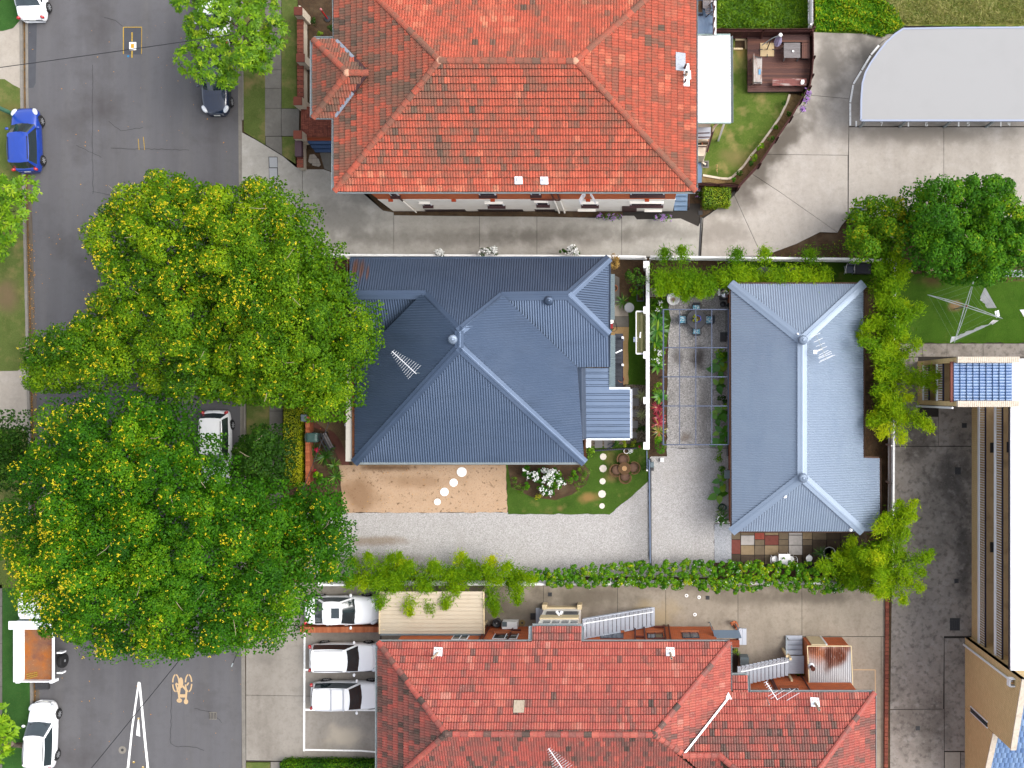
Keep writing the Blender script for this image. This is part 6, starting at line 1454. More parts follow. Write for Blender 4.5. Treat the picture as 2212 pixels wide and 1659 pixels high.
def grey_canopy():
    h = 2.7
    t = thing('carport','plain light grey flat carport roof with one big rounded corner','carport',at(2060,160))
    P = [(1860,260),(1860.5,215),(1863,180),(1870,156),(1881,136),(1897,113),(1914,92),(1933,74),(1951,62),(2060,60),(2330,59),(2330,260)]
    poly = [at(x,y,h) for x,y in P]
    MB().prism(poly,h-.12,h).build('roof',mat('pale_grey_membrane',pc(212,212,212,.37),.85,.1,layers=[('n',.6,pc(206,206,206,.37),.5,.75,.5)]),t)
    mb = MB(); M_PB = mat('pale_blue_edge',pc(176,186,210),.6,.3)
    for a,b in zip(poly,poly[1:]):
        d = (b-a).length; n = max(1,int(d/.22))
        for i in range(n): mb.box(a.lerp(b,(i+.5)/n)+Vector((0,0,-.03)),(.1,.1,.05))
    for a,b in list(zip(poly,poly[1:]))[:-1]+[(poly[-1],poly[0])]: MB().beam(a+Vector((0,0,-.05)),b+Vector((0,0,-.05)),.1,.14).build('edge_trim',M_PB,t)
    for x,y in ((1880,248),(1970,248),(2070,248),(2165,248),(1975,75),(2165,75)): q = at(x,y,h); MB().box((q.x,q.y,h/2-.05),(.12,.12,h-.1)).build('post',M_GALV,t)
grey_canopy()
def stairs_south():
    t = thing('outside_stair','long white stair of narrow treads climbing along the red roofed flats','stair',at(1330,1330)); f = lambda h: (H-h)/H
    ya,yb =-(1310.5-845)/S,-(1351.5-845)/S
    for i in range(17):
        h = .19*(i+1); x = at(1410.5-i*9.25,0,h).x
        MB().box((x,(ya+yb)/2,h),(.225,ya-yb,.05)).build('tread',M_LILAC,t)
        MB().box((x-.13,(ya+yb)/2,h-.1),(.02,ya-yb-.04,.16)).build('riser',M_STEPGAP,t)
    a0 = at(1410,0,.19).x; b0 = at(1262,0,3.2).x
    for s_,y in ((1,ya-.03),(-1,yb+.03)): MB().beam((a0,y,.1),(b0,y,3.1),.05,.24).build('stringer',M_LILAC,t)
    MB().beam((a0,ya-.08,1.05),(b0,ya-.08,4.05),.04,.04).build('handrail',M_WHITEMETAL,t)
    for i in range(46):
        q = (i+.5)/46; MB().box((a0+(b0-a0)*q,ya-.08,.12+3.0*q+.45),(.018,.018,.86)).build('baluster',M_WHITEMETAL,t)
    MB().prism([(at(1258,0,3.2).x,ya-.3),(b0-.05,ya-.3),(b0-.05,yb),(at(1258,0,3.2).x-.6,yb)],3.1,3.2).build('landing',M_LILAC,t)
    # east stair in two flights
    t = thing('outside_stair','two-flight white stair beside the rusty shed','stair',at(1690,1430))
    for i in range(4):
        h = .2*(i+1); MB().box(at(1715,1377.5+i*10.6,h),(1.02,.27,.05)).build('tread',M_LILAC,t)
    for i in range(8): MB().box(at(1719.5,1419+i*4.8,1.0),(.98,.13,.04)).build('board',M_LILAC,t)
    for i in range(13):
        h = 1.0+.17*(i+1); x = at(1699-i*8.5,0,h).x; y0 =-(1417.5-845)/S*.983; y1 =-(1458-845)/S*.983
        MB().box((x,(y0+y1)/2,h),(.2,y0-y1,.05)).build('tread',M_LILAC,t); MB().box((x-.12,(y0+y1)/2,h-.09),(.02,y0-y1-.04,.14)).build('riser',M_STEPGAP,t)
    xa,xb = at(1699,0,1.2).x,at(1597,0,3.2).x
    MB().beam((xa,y0-.06,2.0),(xb,y0-.06,4.1),.04,.04).build('handrail',M_WHITEMETAL,t)
    for i in range(34):
        q = (i+.5)/34; MB().box((xa+(xb-xa)*q,y0-.06,1.55+2.1*q),(.018,.018,.84)).build('baluster',M_WHITEMETAL,t)
    for y,h in ((1376,.3),(1415,1.0)): MB().box(at(1699,y,h)+Vector((0,0,.45)),(.05,.05,.9)).build('post',M_GALV,t)
    MB().beam(at(1699,1376,1.2),at(1699,1415,1.9),.05,.04).build('handrail',M_GALV,t)
    for x,y in ((1703,1416),(1706,1462),(1696,1410)): q = at(x,y,1.0); MB().box((q.x,q.y,.9),(.14,.14,1.8)).build('post',M_CREAM,t)
    # low porch steps under the grey awning
    t = thing('porch_awning','blue-grey sloping awning over a side door of the red roofed flats','awning',at(1570,1370)); p = [at(1539.5,1361,2.2),at(1596,1361,2.2),at(1602.5,1378.5,2.6),at(1544,1378.5,2.6)]
    MB().slab(p,(0,.2,1),.05).build('sheet',mat('awning_sheet',pc(112,128,144),.5,.4,layers=[('n',3,pc(94,110,128),.5,.75,.6)]),t)
    for q in (p[0],p[1]): MB().box((q.x,q.y-.05,1.05),(.06,.06,2.1)).build('post',M_GALV,t)
    MB().prism([at(1552,1380),at(1596,1380),at(1596,1395),at(1552,1395)],-.05,.35).build('porch_floor',mat('red_oxide_tile',pc(168,84,56),.8,.2,layers=[('b',.2,.2,.01,pc(176,88,58),pc(158,78,52),pc(120,66,50),'z')]),t)
    t = thing('porch_steps','two pale grey steps beside the blue-grey awning','step',at(1604,1376))
    for i,(x0,x1,h) in enumerate(((1596,1604,.34),(1604.5,1612.5,.17))): MB().prism([at(x0,1358,h),at(x1,1358,h),at(x1,1393,h),at(x0,1393,h)],0,h).build('step',M_LILAC,t)
    t = thing('porch_steps','two pale grey steps west of the cream porch front','step',at(1164,1332))
    for i,(x0,x1,h) in enumerate(((1157.5,1165.5,.18),(1166,1176,.36))): MB().prism([at(x0,1314+i*2,h),at(x1,1314+i*2,h),at(x1,1351,h),at(x0,1351,h)],0,h).build('step',M_LILAC,t)
    t = thing('brick_pier','broken stub of red brick wall at the awning corner','wall',at(1585,1346)); me = MB().box((0,0,0),(.23,.11,.075)).mesh('brick',M_BRICKPIECE)
    for k in range(6):
        for (x,y) in ((1580,1343),(1587,1344),(1590,1349),(1584,1341)) if k > 3 else ((1588,1344),(1590,1349),(1590,1353)):
            o = bpy.data.objects.new('brick',me); link(o,t); o.location = at(x,y)+Vector((0,0,.04+k*.085)); o.rotation_euler = (0,0,1.57 if (k+x) % 2 else 0)
stairs_south()
# ================================================================ planting
def unit(a): return a/np.maximum(np.linalg.norm(a,axis=1,keepdims=True),1e-9)
def leaves(P,Nn,L,Wd,axis=None,fold=.12):
    """pointed leaves at P with normals Nn: (n,4,3) corners base, left, tip, right"""
    n = len(P); Nn = unit(Nn)
    a = RNG.normal(size=(n,3)) if axis is None else axis+RNG.normal(size=(n,3))*.15
    a = unit(a-Nn*(a*Nn).sum(1,keepdims=True)); b = np.cross(Nn,a)
    L = np.asarray(L).reshape(-1,1)*np.ones((n,1)); Wd = np.asarray(Wd).reshape(-1,1)*np.ones((n,1))
    mid = P+Nn*L*fold
    V = np.stack([P-a*L*.5,mid-b*Wd*.5,P+a*L*.5,mid+b*Wd*.5],1)
    return V
def leaf_object(name,Vs,tints,m,parent=None,kind=None):
    V = np.concatenate(Vs).reshape(-1,3); n = len(V) // 4; F = np.arange(4*n,dtype=np.int32).reshape(n,4)
    t = np.repeat(np.concatenate(tints),4); o = bpy.data.objects.new(name,np_mesh(name,V,F,m,np.clip(t,0,1))); link(o,parent)
    if kind: o['kind'] = kind
    return o
def dome_points(n,up=-.15):
    d = unit(RNG.normal(size=(int(n*2.2)+8,3))); d = d[d[:,2] > up][:n]; return d
def lobes_in(poly,spacing,h0,h1,rim=90.0,jitter=.35):
    """fill a crown outline (sheet units) with lobes; higher towards the middle"""
    xs = [p[0] for p in poly]; ys = [p[1] for p in poly]; out = []; r = spacing
    pts = []
    for _ in range(9000):
        p = (rnd.uniform(min(xs),max(xs)),rnd.uniform(min(ys),max(ys)))
        if not inside(p,poly): continue
        d = edge_dist(p,poly)
        if d < spacing*.5: continue
        if any(math.hypot(p[0]-q[0],p[1]-q[1]) < spacing*.78 for q in pts): continue
        pts.append(p); f = min(1,d/rim); h = h0+(h1-h0)*(1-(1-f) ** 2)+rnd.uniform(-jitter,jitter)*3
        out.append((at(p[0],p[1],h),px(spacing,h)*rnd.uniform(.5,.76)))
    return out
def crown(parent,lobes,m,leaf=(.2,.11),per=330,sub=9,name='crown',tint=(.5,.22),flat_=.75,kind='stuff',inner=None):
    Vs = []; Ts = []; tips = []
    if inner:        # filler foliage deeper in the crown, shade put into a darker tint
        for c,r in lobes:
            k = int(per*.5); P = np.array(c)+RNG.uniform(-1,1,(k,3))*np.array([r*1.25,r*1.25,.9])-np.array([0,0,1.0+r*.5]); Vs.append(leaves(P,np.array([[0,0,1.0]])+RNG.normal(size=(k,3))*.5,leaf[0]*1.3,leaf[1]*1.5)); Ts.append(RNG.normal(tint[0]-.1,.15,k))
    for c,r in lobes:
        lt = np.clip(RNG.normal(tint[0],.12),0,1); D_ = dome_points(sub,-.05)
        for d in D_:
            sr = r*RNG.uniform(.36,.52); q = np.array(c)+d*np.array([r,r,r*flat_])*.72
            k = max(8,int(per/sub*RNG.uniform(.7,1.3))); dd = dome_points(k,-.45); k = len(dd)
            P = q+dd*sr*RNG.uniform(.75,1.08,(k,1))*np.array([1,1,.8])
            Nn = dd+np.array([0,0,.55])+RNG.normal(size=(k,3))*.35
            s = RNG.uniform(.7,1.25,k)
            Vs.append(leaves(P,Nn,leaf[0]*s,leaf[1]*s)); Ts.append(RNG.normal(lt,tint[1]*.6,k)+RNG.normal(0,.1)); tips.append((q,sr,d))
    o = leaf_object(name,Vs,Ts,m,parent)
    return o,tips
def blossoms(parent,tips,n,m,size=.11,name='blossoms',per=7,spread=.5,bias=None):
    Vs = []; Ts = []; w = np.array([max(.02,t[2][2]) for t in tips])
    if bias is not None: w = w*np.array([bias(t[0]) for t in tips])
    idx = RNG.choice(len(tips),n,p=w/w.sum())
    for i in idx:
        q,sr,d = tips[i]; dd = dome_points(1,.1)
        if not len(dd): continue
        c = q+dd[0]*sr*1.04+np.array([0,0,.03]); k = RNG.integers(per // 2,per+2)
        P = c+RNG.normal(size=(k,3))*np.array([.5,.5,.25])*size*1.1; Nn = np.array([0,0,1])+RNG.normal(size=(k,3))*.4
        s = RNG.uniform(.7,1.2,k)*size; Vs.append(leaves(P,Nn,s,s*.8)); Ts.append(RNG.uniform(0,1,k))
    return leaf_object(name,Vs,Ts,m,parent,'stuff')
M_BARK = mat('grey_bark',pc(150,136,118),.9,.1,layers=[('n',6,pc(96,84,70),.45,.7,.8,(1,1,.3)),('n',24,pc(176,164,146),.55,.75,.5)],bump=(14,.6,.03))
M_TWIG = mat('pale_twig',pc(176,160,138),.9,.1)
def trunk_of(parent,base,lobes,r,k=9,name='trunk'):
    base = Vector(base); mb = MB(); cz = sum(c.z for c,_ in lobes)/len(lobes); cc = sum((c for c,_ in lobes),Vector())/len(lobes)
    fork = base.lerp(Vector((cc.x,cc.y,cz)),.38); fork.z = cz*.42
    mb.tube([base-Vector((0,0,.1)),base.lerp(fork,.5)+Vector((.05,.04,0)),fork],r,10,r*.72)
    for c,rr in rnd.sample(lobes,min(k,len(lobes))):
        e = Vector(c)-Vector((0,0,rr*.2)); m_ = fork.lerp(e,.5)+Vector((rnd.uniform(-.3,.3),rnd.uniform(-.3,.3),rnd.uniform(.1,.5)))
        mb.tube([fork-Vector((0,0,.15)),m_,e],r*.5,7,r*.12)
    return mb.build(name,M_BARK,parent,smooth=True)
def twigs(parent,lobes,n,m=None):
    mb = MB()
    for c,r in rnd.sample(lobes,min(n,len(lobes))):
        c = Vector(c); a = c+Vector((rnd.uniform(-.6,.6)*r,rnd.uniform(-.6,.6)*r,r*.45)); d = Vector((rnd.uniform(-1,1),rnd.uniform(-1,1),.25))*r*.8
        mb.tube([a,a+d*.5+Vector((.05,-.05,.05)),a+d],.022,5,.01)
    mb.build('bare_twigs',m or M_TWIG,parent)['kind'] = 'stuff'
def G(r,g,b,k=.62): return pc(r,g,b,k)
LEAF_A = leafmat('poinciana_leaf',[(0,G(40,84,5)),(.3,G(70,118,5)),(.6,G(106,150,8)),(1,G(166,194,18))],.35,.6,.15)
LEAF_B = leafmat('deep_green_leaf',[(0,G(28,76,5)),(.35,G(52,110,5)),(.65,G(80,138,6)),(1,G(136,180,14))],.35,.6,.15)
LEAF_LIME = leafmat('lime_leaf',[(0,G(70,120,8)),(.4,G(110,158,8)),(.75,G(146,188,14)),(1,G(180,206,40))])
LEAF_MID = leafmat('glossy_mid_green_leaf',[(0,G(44,96,8)),(.4,G(76,138,10)),(.75,G(118,166,12)),(1,G(190,194,24))],.3,.6,.15)
LEAF_GOLD = leafmat('golden_shoot_leaf',[(0,G(60,112,8)),(.45,G(96,148,8)),(.7,G(150,176,14)),(1,G(214,196,30))],.3,.6,.15)
LEAF_DARK = leafmat('dark_leaf',[(0,G(24,54,8)),(.5,G(46,88,12)),(1,G(90,130,22))],.25,.6,.15)
LEAF_BAM = leafmat('bamboo_leaf',[(0,G(84,136,6)),(.35,G(122,168,4)),(.7,G(162,196,6)),(1,G(206,216,20))],.45,.6,.12)
LEAF_HEDGE = leafmat('hedge_leaf',[(0,G(60,104,6)),(.5,G(110,150,8)),(1,G(176,190,20))])
LEAF_YELLOW = leafmat('yellow_hedge_leaf',[(0,G(96,124,8)),(.5,G(160,170,10)),(1,G(214,206,24))])
PETAL_Y = leafmat('yellow_petal',[(0,G(226,196,8)),(.5,G(240,220,14)),(1,G(248,234,50))],.3)
PETAL_W = leafmat('white_petal',[(0,(.42,.44,.42)),(1,(.7,.7,.68))],.1)
PETAL_P = leafmat('mauve_petal',[(0,G(150,96,186)),(1,G(206,160,226))],.15)
PETAL_R = leafmat('magenta_petal',[(0,G(140,8,40)),(1,G(210,30,80))],.15)
STRAP_G = leafmat('strap_leaf',[(0,G(24,70,12)),(.6,G(70,124,22)),(1,G(150,176,60))],.2,.4,.35)
STRAP_V = leafmat('variegated_strap_leaf',[(0,G(110,150,60)),(.5,G(190,204,130)),(1,G(232,232,180))],.2)
STRAP_R = leafmat('red_bromeliad_leaf',[(0,G(96,120,30)),(.3,G(168,150,50)),(.6,G(200,70,84)),(1,G(150,24,50))],.2,.35,.4)
STRAP_D = leafmat('blue_green_leaf',[(0,G(16,50,44)),(1,G(60,104,92))],.15)
STRAP_DRY = leafmat('dry_tan_leaf',[(0,G(120,88,30)),(1,G(204,166,84))],.2)
BIG_G = leafmat('elephant_ear_leaf',[(0,G(34,96,20)),(.5,G(74,140,28)),(1,G(150,184,40))],.25,.4,.4)

def big_tree(label,base,outline,h0,h1,spacing,m,n_bl,per=1700,leaf=(.13,.075),r=.32,bias=None,rim=110,extra=(),tint=(.5,.22),group='yellow flowering street trees',sub=15,tw=26):
    b = at(*base); t = thing('flowering_tree' if n_bl else 'tree',label,'tree',b,group=group)
    lb = lobes_in(outline,spacing,h0,h1,rim)
    for x,y,h,rp in extra: lb.append((at(x,y,h),px(rp,h)))
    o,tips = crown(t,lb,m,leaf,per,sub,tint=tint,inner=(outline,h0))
    trunk_of(t,b,lb,r)
    if tw: twigs(t,lb,tw)
    if n_bl: blossoms(t,tips,n_bl,PETAL_Y,size=.064,per=6,bias=bias)
    return t
# the two great yellow-flowering trees over the street and the greener one by the drive
big_tree('wide yellow flowering tree reaching from the street onto the blue roof',(545,700),
    [(240,420),(262,372),(330,362),(400,358),(452,385),(520,375),(600,385),(650,440),(690,500),(705,560),(760,590),(795,650),(800,720),(775,790),(752,850),(705,900),(650,905),(600,905),(540,880),(470,872),(420,885),(330,850),(250,830),(150,850),(70,885),(38,850),(40,790),(66,730),(120,672),(190,640),(178,580),(148,545),(150,490),(200,460)],
    6.0,9.6,60,LEAF_A,1700,bias=lambda q: (1.7 if q[1] > 4 else .8)*(.3 if q[0] >-18.5 else 1)*max(.25,.6+1.0*noise.noise(Vector(q)*.45)),rim=130)
big_tree('biggest yellow flowering tree spreading over the lower street',(330,1130),
    [(60,900),(100,868),(180,850),(260,846),(330,862),(400,880),(428,925),(446,968),(510,1010),(560,1060),(610,1090),(640,1150),(640,1220),(690,1260),(680,1320),(640,1360),(560,1410),(480,1450),(430,1458),(370,1440),(300,1410),(235,1432),(150,1400),(90,1370),(30,1310),(6,1240),(2,1150),(6,1070),(30,1020),(60,960)],
    6.5,10.4,64,LEAF_B,1900,per=1800,bias=lambda q: (1.7 if q[0] <-28 else .7)*max(.25,.6+1.0*noise.noise(Vector(q)*.45)),rim=150,tint=(.52,.22))
big_tree('smaller rounder tree with few yellow flowers at the gravel drive',(650,1130),
    [(604,1090),(640,1062),(690,1050),(722,1062),(738,1100),(738,1150),(748,1200),(738,1246),(700,1270),(640,1268),(600,1200),(592,1130)],
    4.6,6.8,46,LEAF_B,150,per=1100,r=.2,rim=70,tint=(.5,.2))
big_tree('dark green tree without flowers between the two great trees',(545,985),
    [(505,950),(535,925),(585,900),(604,930),(614,1000),(610,1066),(560,1066),(505,1020),(478,975)],3.6,5.6,42,LEAF_DARK,0,per=1000,r=.16,rim=60,tint=(.45,.2),group='street trees',tw=6)
big_tree('dark green tree at the left edge beside the pale crossover',(-20,960),
    [(-60,890),(0,885),(36,905),(30,935),(40,1000),(20,1060),(-60,1060)],5,7,44,LEAF_DARK,0,per=1000,r=.2,rim=60,tint=(.5,.2),group='street trees',tw=6)
def leafy_tree(label,base,outline,h0,h1,spacing,m,leaf,per=260,r=.16,rim=60,tint=(.55,.25),sub=8,group='street trees',star=True):
    """broad trees whose leaves read one by one: stars of long leaflets"""
    b = at(*base); t = thing('tree',label,'tree',b,group=group); lb = lobes_in(outline,spacing,h0,h1,rim); Vs = []; Ts = []
    for c,r_ in lb:
        for d in dome_points(sub*3,-.25):
            q = np.array(c)+d*r_*np.array([1,1,.75])*RNG.uniform(.75,1.05); k = RNG.integers(6,10); ax = unit(RNG.normal(size=(k,3))*np.array([1,1,.25]))
            s = RNG.uniform(.75,1.2)*np.ones(k); P = q+ax*leaf[0]*s[:,None]*.5; Nn = np.array([0,0,1])+d*.5+RNG.normal(size=(k,3))*.22
            Vs.append(leaves(P,Nn,leaf[0]*s,leaf[1]*s,axis=ax,fold=.06)); Ts.append(np.full(k,np.clip(RNG.normal(tint[0],tint[1]),0,1)))
    leaf_object('crown',Vs,Ts,m,t); trunk_of(t,b,lb,r,7); return t
leafy_tree('small lime green street tree over the navy car',(545,70),[(358,-60),(360,20),(385,55),(372,110),(392,150),(440,175),(490,195),(530,200),(560,160),(600,150),(632,92),(618,40),(620,-60)],4.6,6.4,46,LEAF_LIME,(.26,.085),sub=20,tint=(.38,.25))
leafy_tree('lime green tree on the left verge below the blue hatchback',(6,470),[(-60,370),(20,372),(48,362),(90,405),(70,430),(78,450),(56,500),(58,520),(36,545),(10,570),(-60,560)],4.2,6.0,44,LEAF_LIME,(.28,.09),sub=16,tint=(.4,.25))
leafy_tree('lime green tree in the bottom left corner with a leaning trunk',(52,1612),[(-50,1530),(4,1520),(24,1545),(42,1572),(40,1600),(22,1625),(4,1659),(-50,1700)],3.6,5.4,36,LEAF_LIME,(.36,.13),r=.18,sub=9)
big_tree('round glossy tree with golden shoots beside the car park',(1910,500),[(1832,480),(1846,440),(1890,420),(1930,424),(1962,442),(1976,486),(1968,534),(1935,560),(1900,568),(1862,548),(1842,512)],3.4,5.0,34,LEAF_GOLD,0,per=620,leaf=(.16,.07),r=.14,rim=50,tint=(.5,.3),group='garden trees on the right',sub=11,tw=5)
big_tree('big dense glossy tree above the rotary clothesline',(2090,490),[(1960,470),(1980,405),(2040,386),(2100,378),(2180,374),(2204,415),(2270,470),(2250,575),(2180,600),(2120,610),(2070,606),(2016,586),(1975,545)],4.6,6.8,42,LEAF_MID,0,per=900,leaf=(.16,.07),r=.22,rim=80,tint=(.36,.24),group='garden trees on the right',sub=12,tw=10)

def bamboo(label,spots,h=(3.4,4.8),lean=None,reach=(.7,1.5),per=520,tint=.5):
    """spots: sheet points of the culm feet; every culm arches over and carries narrow leaves"""
    b = at(*spots[0][:2]); t = thing('bamboo',label,'bamboo',b,group='bamboo along the boundary'); mb = MB(); Vs = []; Ts = []
    for s in spots:
        x,y = s[0],s[1]; a = rnd.uniform(0,2*math.pi) if len(s) < 3 else R(s[2])+rnd.uniform(-.3,.3); rc = rnd.uniform(*reach) if len(s) < 4 else s[3]; hh = rnd.uniform(*h)
        f = at(x,y); d = Vector((math.cos(a),math.sin(a),0)); pts = [f,f+Vector((0,0,hh*.6))+d*rc*.12,f+Vector((0,0,hh*.92))+d*rc*.45,f+Vector((0,0,hh))+d*rc*.75,f+Vector((0,0,hh*.93))+d*rc]
        mb.tube(pts,.025,5,.008)
        k = per; u = RNG.uniform(0,1,k) ** .8; i = np.minimum((u*3).astype(int),2); fr = u*3-i; PT = np.array([list(p) for p in pts[1:]])
        P = PT[i]*(1-fr[:,None])+PT[i+1]*fr[:,None]; w = (.38*(1-u) ** .6+.06)[:,None]
        P = P+RNG.normal(size=(k,3))*w*np.array([.75,.75,.5])
        ax = np.array(list(d))*.7+RNG.normal(size=(k,3))*.7+np.array([0,0,-.25]); Nn = np.array([0,0,1])+RNG.normal(size=(k,3))*.45
        sc = RNG.uniform(.7,1.25,k); Vs.append(leaves(P,Nn,.23*sc,.042*sc,axis=unit(ax),fold=.03)); Ts.append(np.clip(RNG.normal(tint-.16,.14)+.3*(u-.5)+RNG.normal(0,.12,k),0,1))
    leaf_object('leaves',Vs,Ts,LEAF_BAM,t); mb.build('culms',mat('bamboo_culm',pc(150,160,60),.5,.3),t); return t
def row(x0,y0,x1,y1,n,jx=6,jy=6,ang=None): return [(x0+(x1-x0)*(i+.5)/n+rnd.uniform(-jx,jx),y0+(y1-y0)*(i+.5)/n+rnd.uniform(-jy,jy))+((ang,) if ang is not None else ()) for i in range(n)]
bamboo('bamboo clump at the north boundary beside the white garden wall',row(1412,598,1500,600,13,5,7,-80),(2.2,3.3),tint=.45)
bamboo('bamboo clump drooping over the courtyard pebbles',[(1436,574,92,.6),(1470,575,80,.7),(1580,574,95,.5),(1640,575,85,.6),(1736,574,90,.5)]+row(1470,604,1535,608,7,6,5,-90)+[(1500,612,265,1.1),(1496,610,275,.9)],(2.2,3.4),tint=.45)
bamboo('bamboo at the north boundary over the round grey shade',row(1540,590,1640,592,12,6,6,-85),(2.0,3.0),tint=.55)
bamboo('bamboo at the north boundary nearest the folded chair',row(1650,590,1770,592,14,6,6,-85),(2.0,3.0),tint=.6)
bamboo('tall bamboo at the north-east corner of the plot',row(1862,640,1890,590,8,7,8)+row(1890,600,1892,690,10,8,6),(3.6,5),tint=.5)
bamboo('bamboo arching over the edge of the pale blue roof',row(1885,690,1890,770,12,7,6)+[(1878,702,185,1.4),(1876,704,180,1.3),(1880,757,165,1.7),(1884,760,168,1.9),(1880,770,190,.8)],(3.4,4.8),tint=.58)
bamboo('bamboo reaching towards the blue tiled stair tower',row(1888,775,1892,850,12,7,6)+[(1905,810,-12,2.2),(1908,812,-8,2.6),(1906,800,-14,1.8),(1905,770,15,1.4),(1905,700,15,1.5)],(3.4,4.8),tint=.6)
bamboo('bamboo spilling towards the dark driveway below the stair tower',row(1888,850,1890,905,12,7,5)+[(1905,880,-30,2.0),(1906,884,-38,2.2),(1902,900,-75,1.4),(1902,880,-25,2.0)],(3.4,4.6),tint=.66)
bamboo('bamboo with a tall spike at the lower right fence',row(1890,1100,1894,1170,8,6,6)+[(1902,1120,65,1.9),(1904,1124,70,1.6),(1903,1130,50,1.4)],(3.4,4.6),tint=.62)
bamboo('bamboo fanning over the dark driveway at the lower right corner',row(1880,1180,1898,1240,14,8,6)+[(1900,1200,25,2.1),(1902,1205,28,2.3),(1900,1210,-12,1.8),(1902,1215,-15,1.9),(1898,1230,-70,1.4)],(3.2,4.6),tint=.68)
bamboo('shaded bamboo over the patchwork paving',row(1815,1180,1870,1185,12,8,10)+row(1790,1215,1870,1225,14,8,8),(2.0,3.2),tint=.5)
bamboo('bamboo at the lower left end of the gravel drive',row(800,1225,880,1228,11,5,7)+[(800,1218,150,.9)],(2.0,3.0),tint=.5)
bamboo('bamboo hanging over the sunroof sedan',row(860,1228,930,1232,8,6,6)+[(850,1246,-100,1.3),(870,1246,-100,1.2)],(2.0,3.0),tint=.52)
bamboo('bamboo hanging over the cream carport roof',row(930,1226,1030,1232,10,6,6)+[(905,1250,-95,1.6),(938,1250,-85,1.7),(985,1248,-80,1.3),(998,1215,80,.9)],(2.0,3.1),tint=.58)
bamboo('bamboo beside the creeper at the carport end',row(1035,1228,1135,1232,10,6,6)+[(1060,1250,-70,1.6),(1066,1252,-80,1.8),(1120,1246,-80,1.1)],(2.0,3.0),tint=.54)

def bush(name,label,cat,outline,h0,h1,spacing,m,leaf=(.1,.06),per=200,rim=14,sub=6,group=None,flowers=None,tint=(.5,.22),fl=(.09,5)):
    cx_ = sum(p[0] for p in outline)/len(outline); cy_ = sum(p[1] for p in outline)/len(outline); t = thing(name,label,cat,at(cx_,cy_),group=group)
    lb = lobes_in(outline,spacing,h0,h1,rim,.05)
    if not lb: lb = [(at(cx_,cy_,(h0+h1)/2),px(spacing,1)*.6)]
    o,tips = crown(t,lb,m,leaf,per,sub,name='foliage',tint=tint,flat_=.8)
    mb = MB()
    for c,r in lb[:40]: mb.tube([(c.x,c.y,0),(c.x+.02,c.y,max(.05,c.z))],.015,4)
    mb.build('stems',M_BARK,t)
    if flowers: blossoms(t,tips,flowers[1],flowers[0],fl[0],'flowers',fl[1])
    return t
def rect(x0,y0,x1,y1): return [(x0,y0),(x1,y0),(x1,y1),(x0,y1)]
def hedge(label,x0,y0,x1,y1,h,m,per_m2=420,leaf=(.085,.05),rough=.05):
    """clipped hedge: leaves over a box-shaped body"""
    a,b = at(*gp(x0,y0,h),0),at(*gp(x1,y1,h),0); t = thing('hedge',label,'hedge',((a.x+b.x)/2,(a.y+b.y)/2,0),group='clipped hedges'); w,d = b.x-a.x,a.y-b.y
    MB().prism([(a.x+.06,a.y-.06),(b.x-.06,a.y-.06),(b.x-.06,b.y+.06),(a.x+.06,b.y+.06)],0,h-.08).build('body',mat('hedge_inside',pc(40,60,12),.95,.1),t)
    Vs = []; Ts = []
    for (org,u,v,nrm) in (((a.x,b.y,h),(w,0,0),(0,d,0),(0,0,1)),((a.x,b.y,0),(w,0,0),(0,0,h),(0,-1,0)),((a.x,a.y,0),(w,0,0),(0,0,h),(0,1,0)),((a.x,b.y,0),(0,d,0),(0,0,h),(-1,0,0)),((b.x,b.y,0),(0,d,0),(0,0,h),(1,0,0))):
        u,v = np.array(u),np.array(v); k = int(np.linalg.norm(u)*np.linalg.norm(v)*per_m2); P = np.array(org)+RNG.random((k,1))*u+RNG.random((k,1))*v+np.array(nrm)*RNG.normal(0,rough,(k,1))
        Nn = np.array(nrm)+np.array([0,0,.4])+RNG.normal(size=(k,3))*.5; s = RNG.uniform(.7,1.3,k); Vs.append(leaves(P,Nn,leaf[0]*s,leaf[1]*s)); Ts.append(RNG.normal(.5,.25,k)+.2*np.sin(P[:,0]*2.1+P[:,1]*1.3))
    leaf_object('foliage',Vs,Ts,m,t); return t
hedge('narrow yellow-green clipped hedge along the footpath by the front wall',613,872,643,1050,1.2,LEAF_YELLOW)
hedge('square bright green box hedge at the corner of the orange roof',1521,405,1577,443,1.1,LEAF_HEDGE)
hedge('low dark hedge along the bottom edge below the parking bays',606,1648,815,1700,.9,LEAF_B)
bush('creeper','long bright green creeper with white specks over the bottom boundary fence','hedge',[(1130,1232),(1200,1222),(1300,1216),(1420,1212),(1560,1206),(1640,1210),(1740,1212),(1800,1218),(1860,1240),(1905,1262),(1860,1282),(1760,1282),(1660,1276),(1580,1284),(1500,1276),(1400,1270),(1280,1272),(1150,1264)],.8,1.5,15,LEAF_MID,(.12,.085),190,20,6,flowers=(PETAL_W,200),tint=(.5,.26),fl=(.045,2))
bush('creeper','yellow patch of creeper in the bottom hedge near the sliding gate','creeper',rect(1592,1216,1612,1240),1.2,1.7,14,LEAF_YELLOW,(.13,.1),120,10,6)

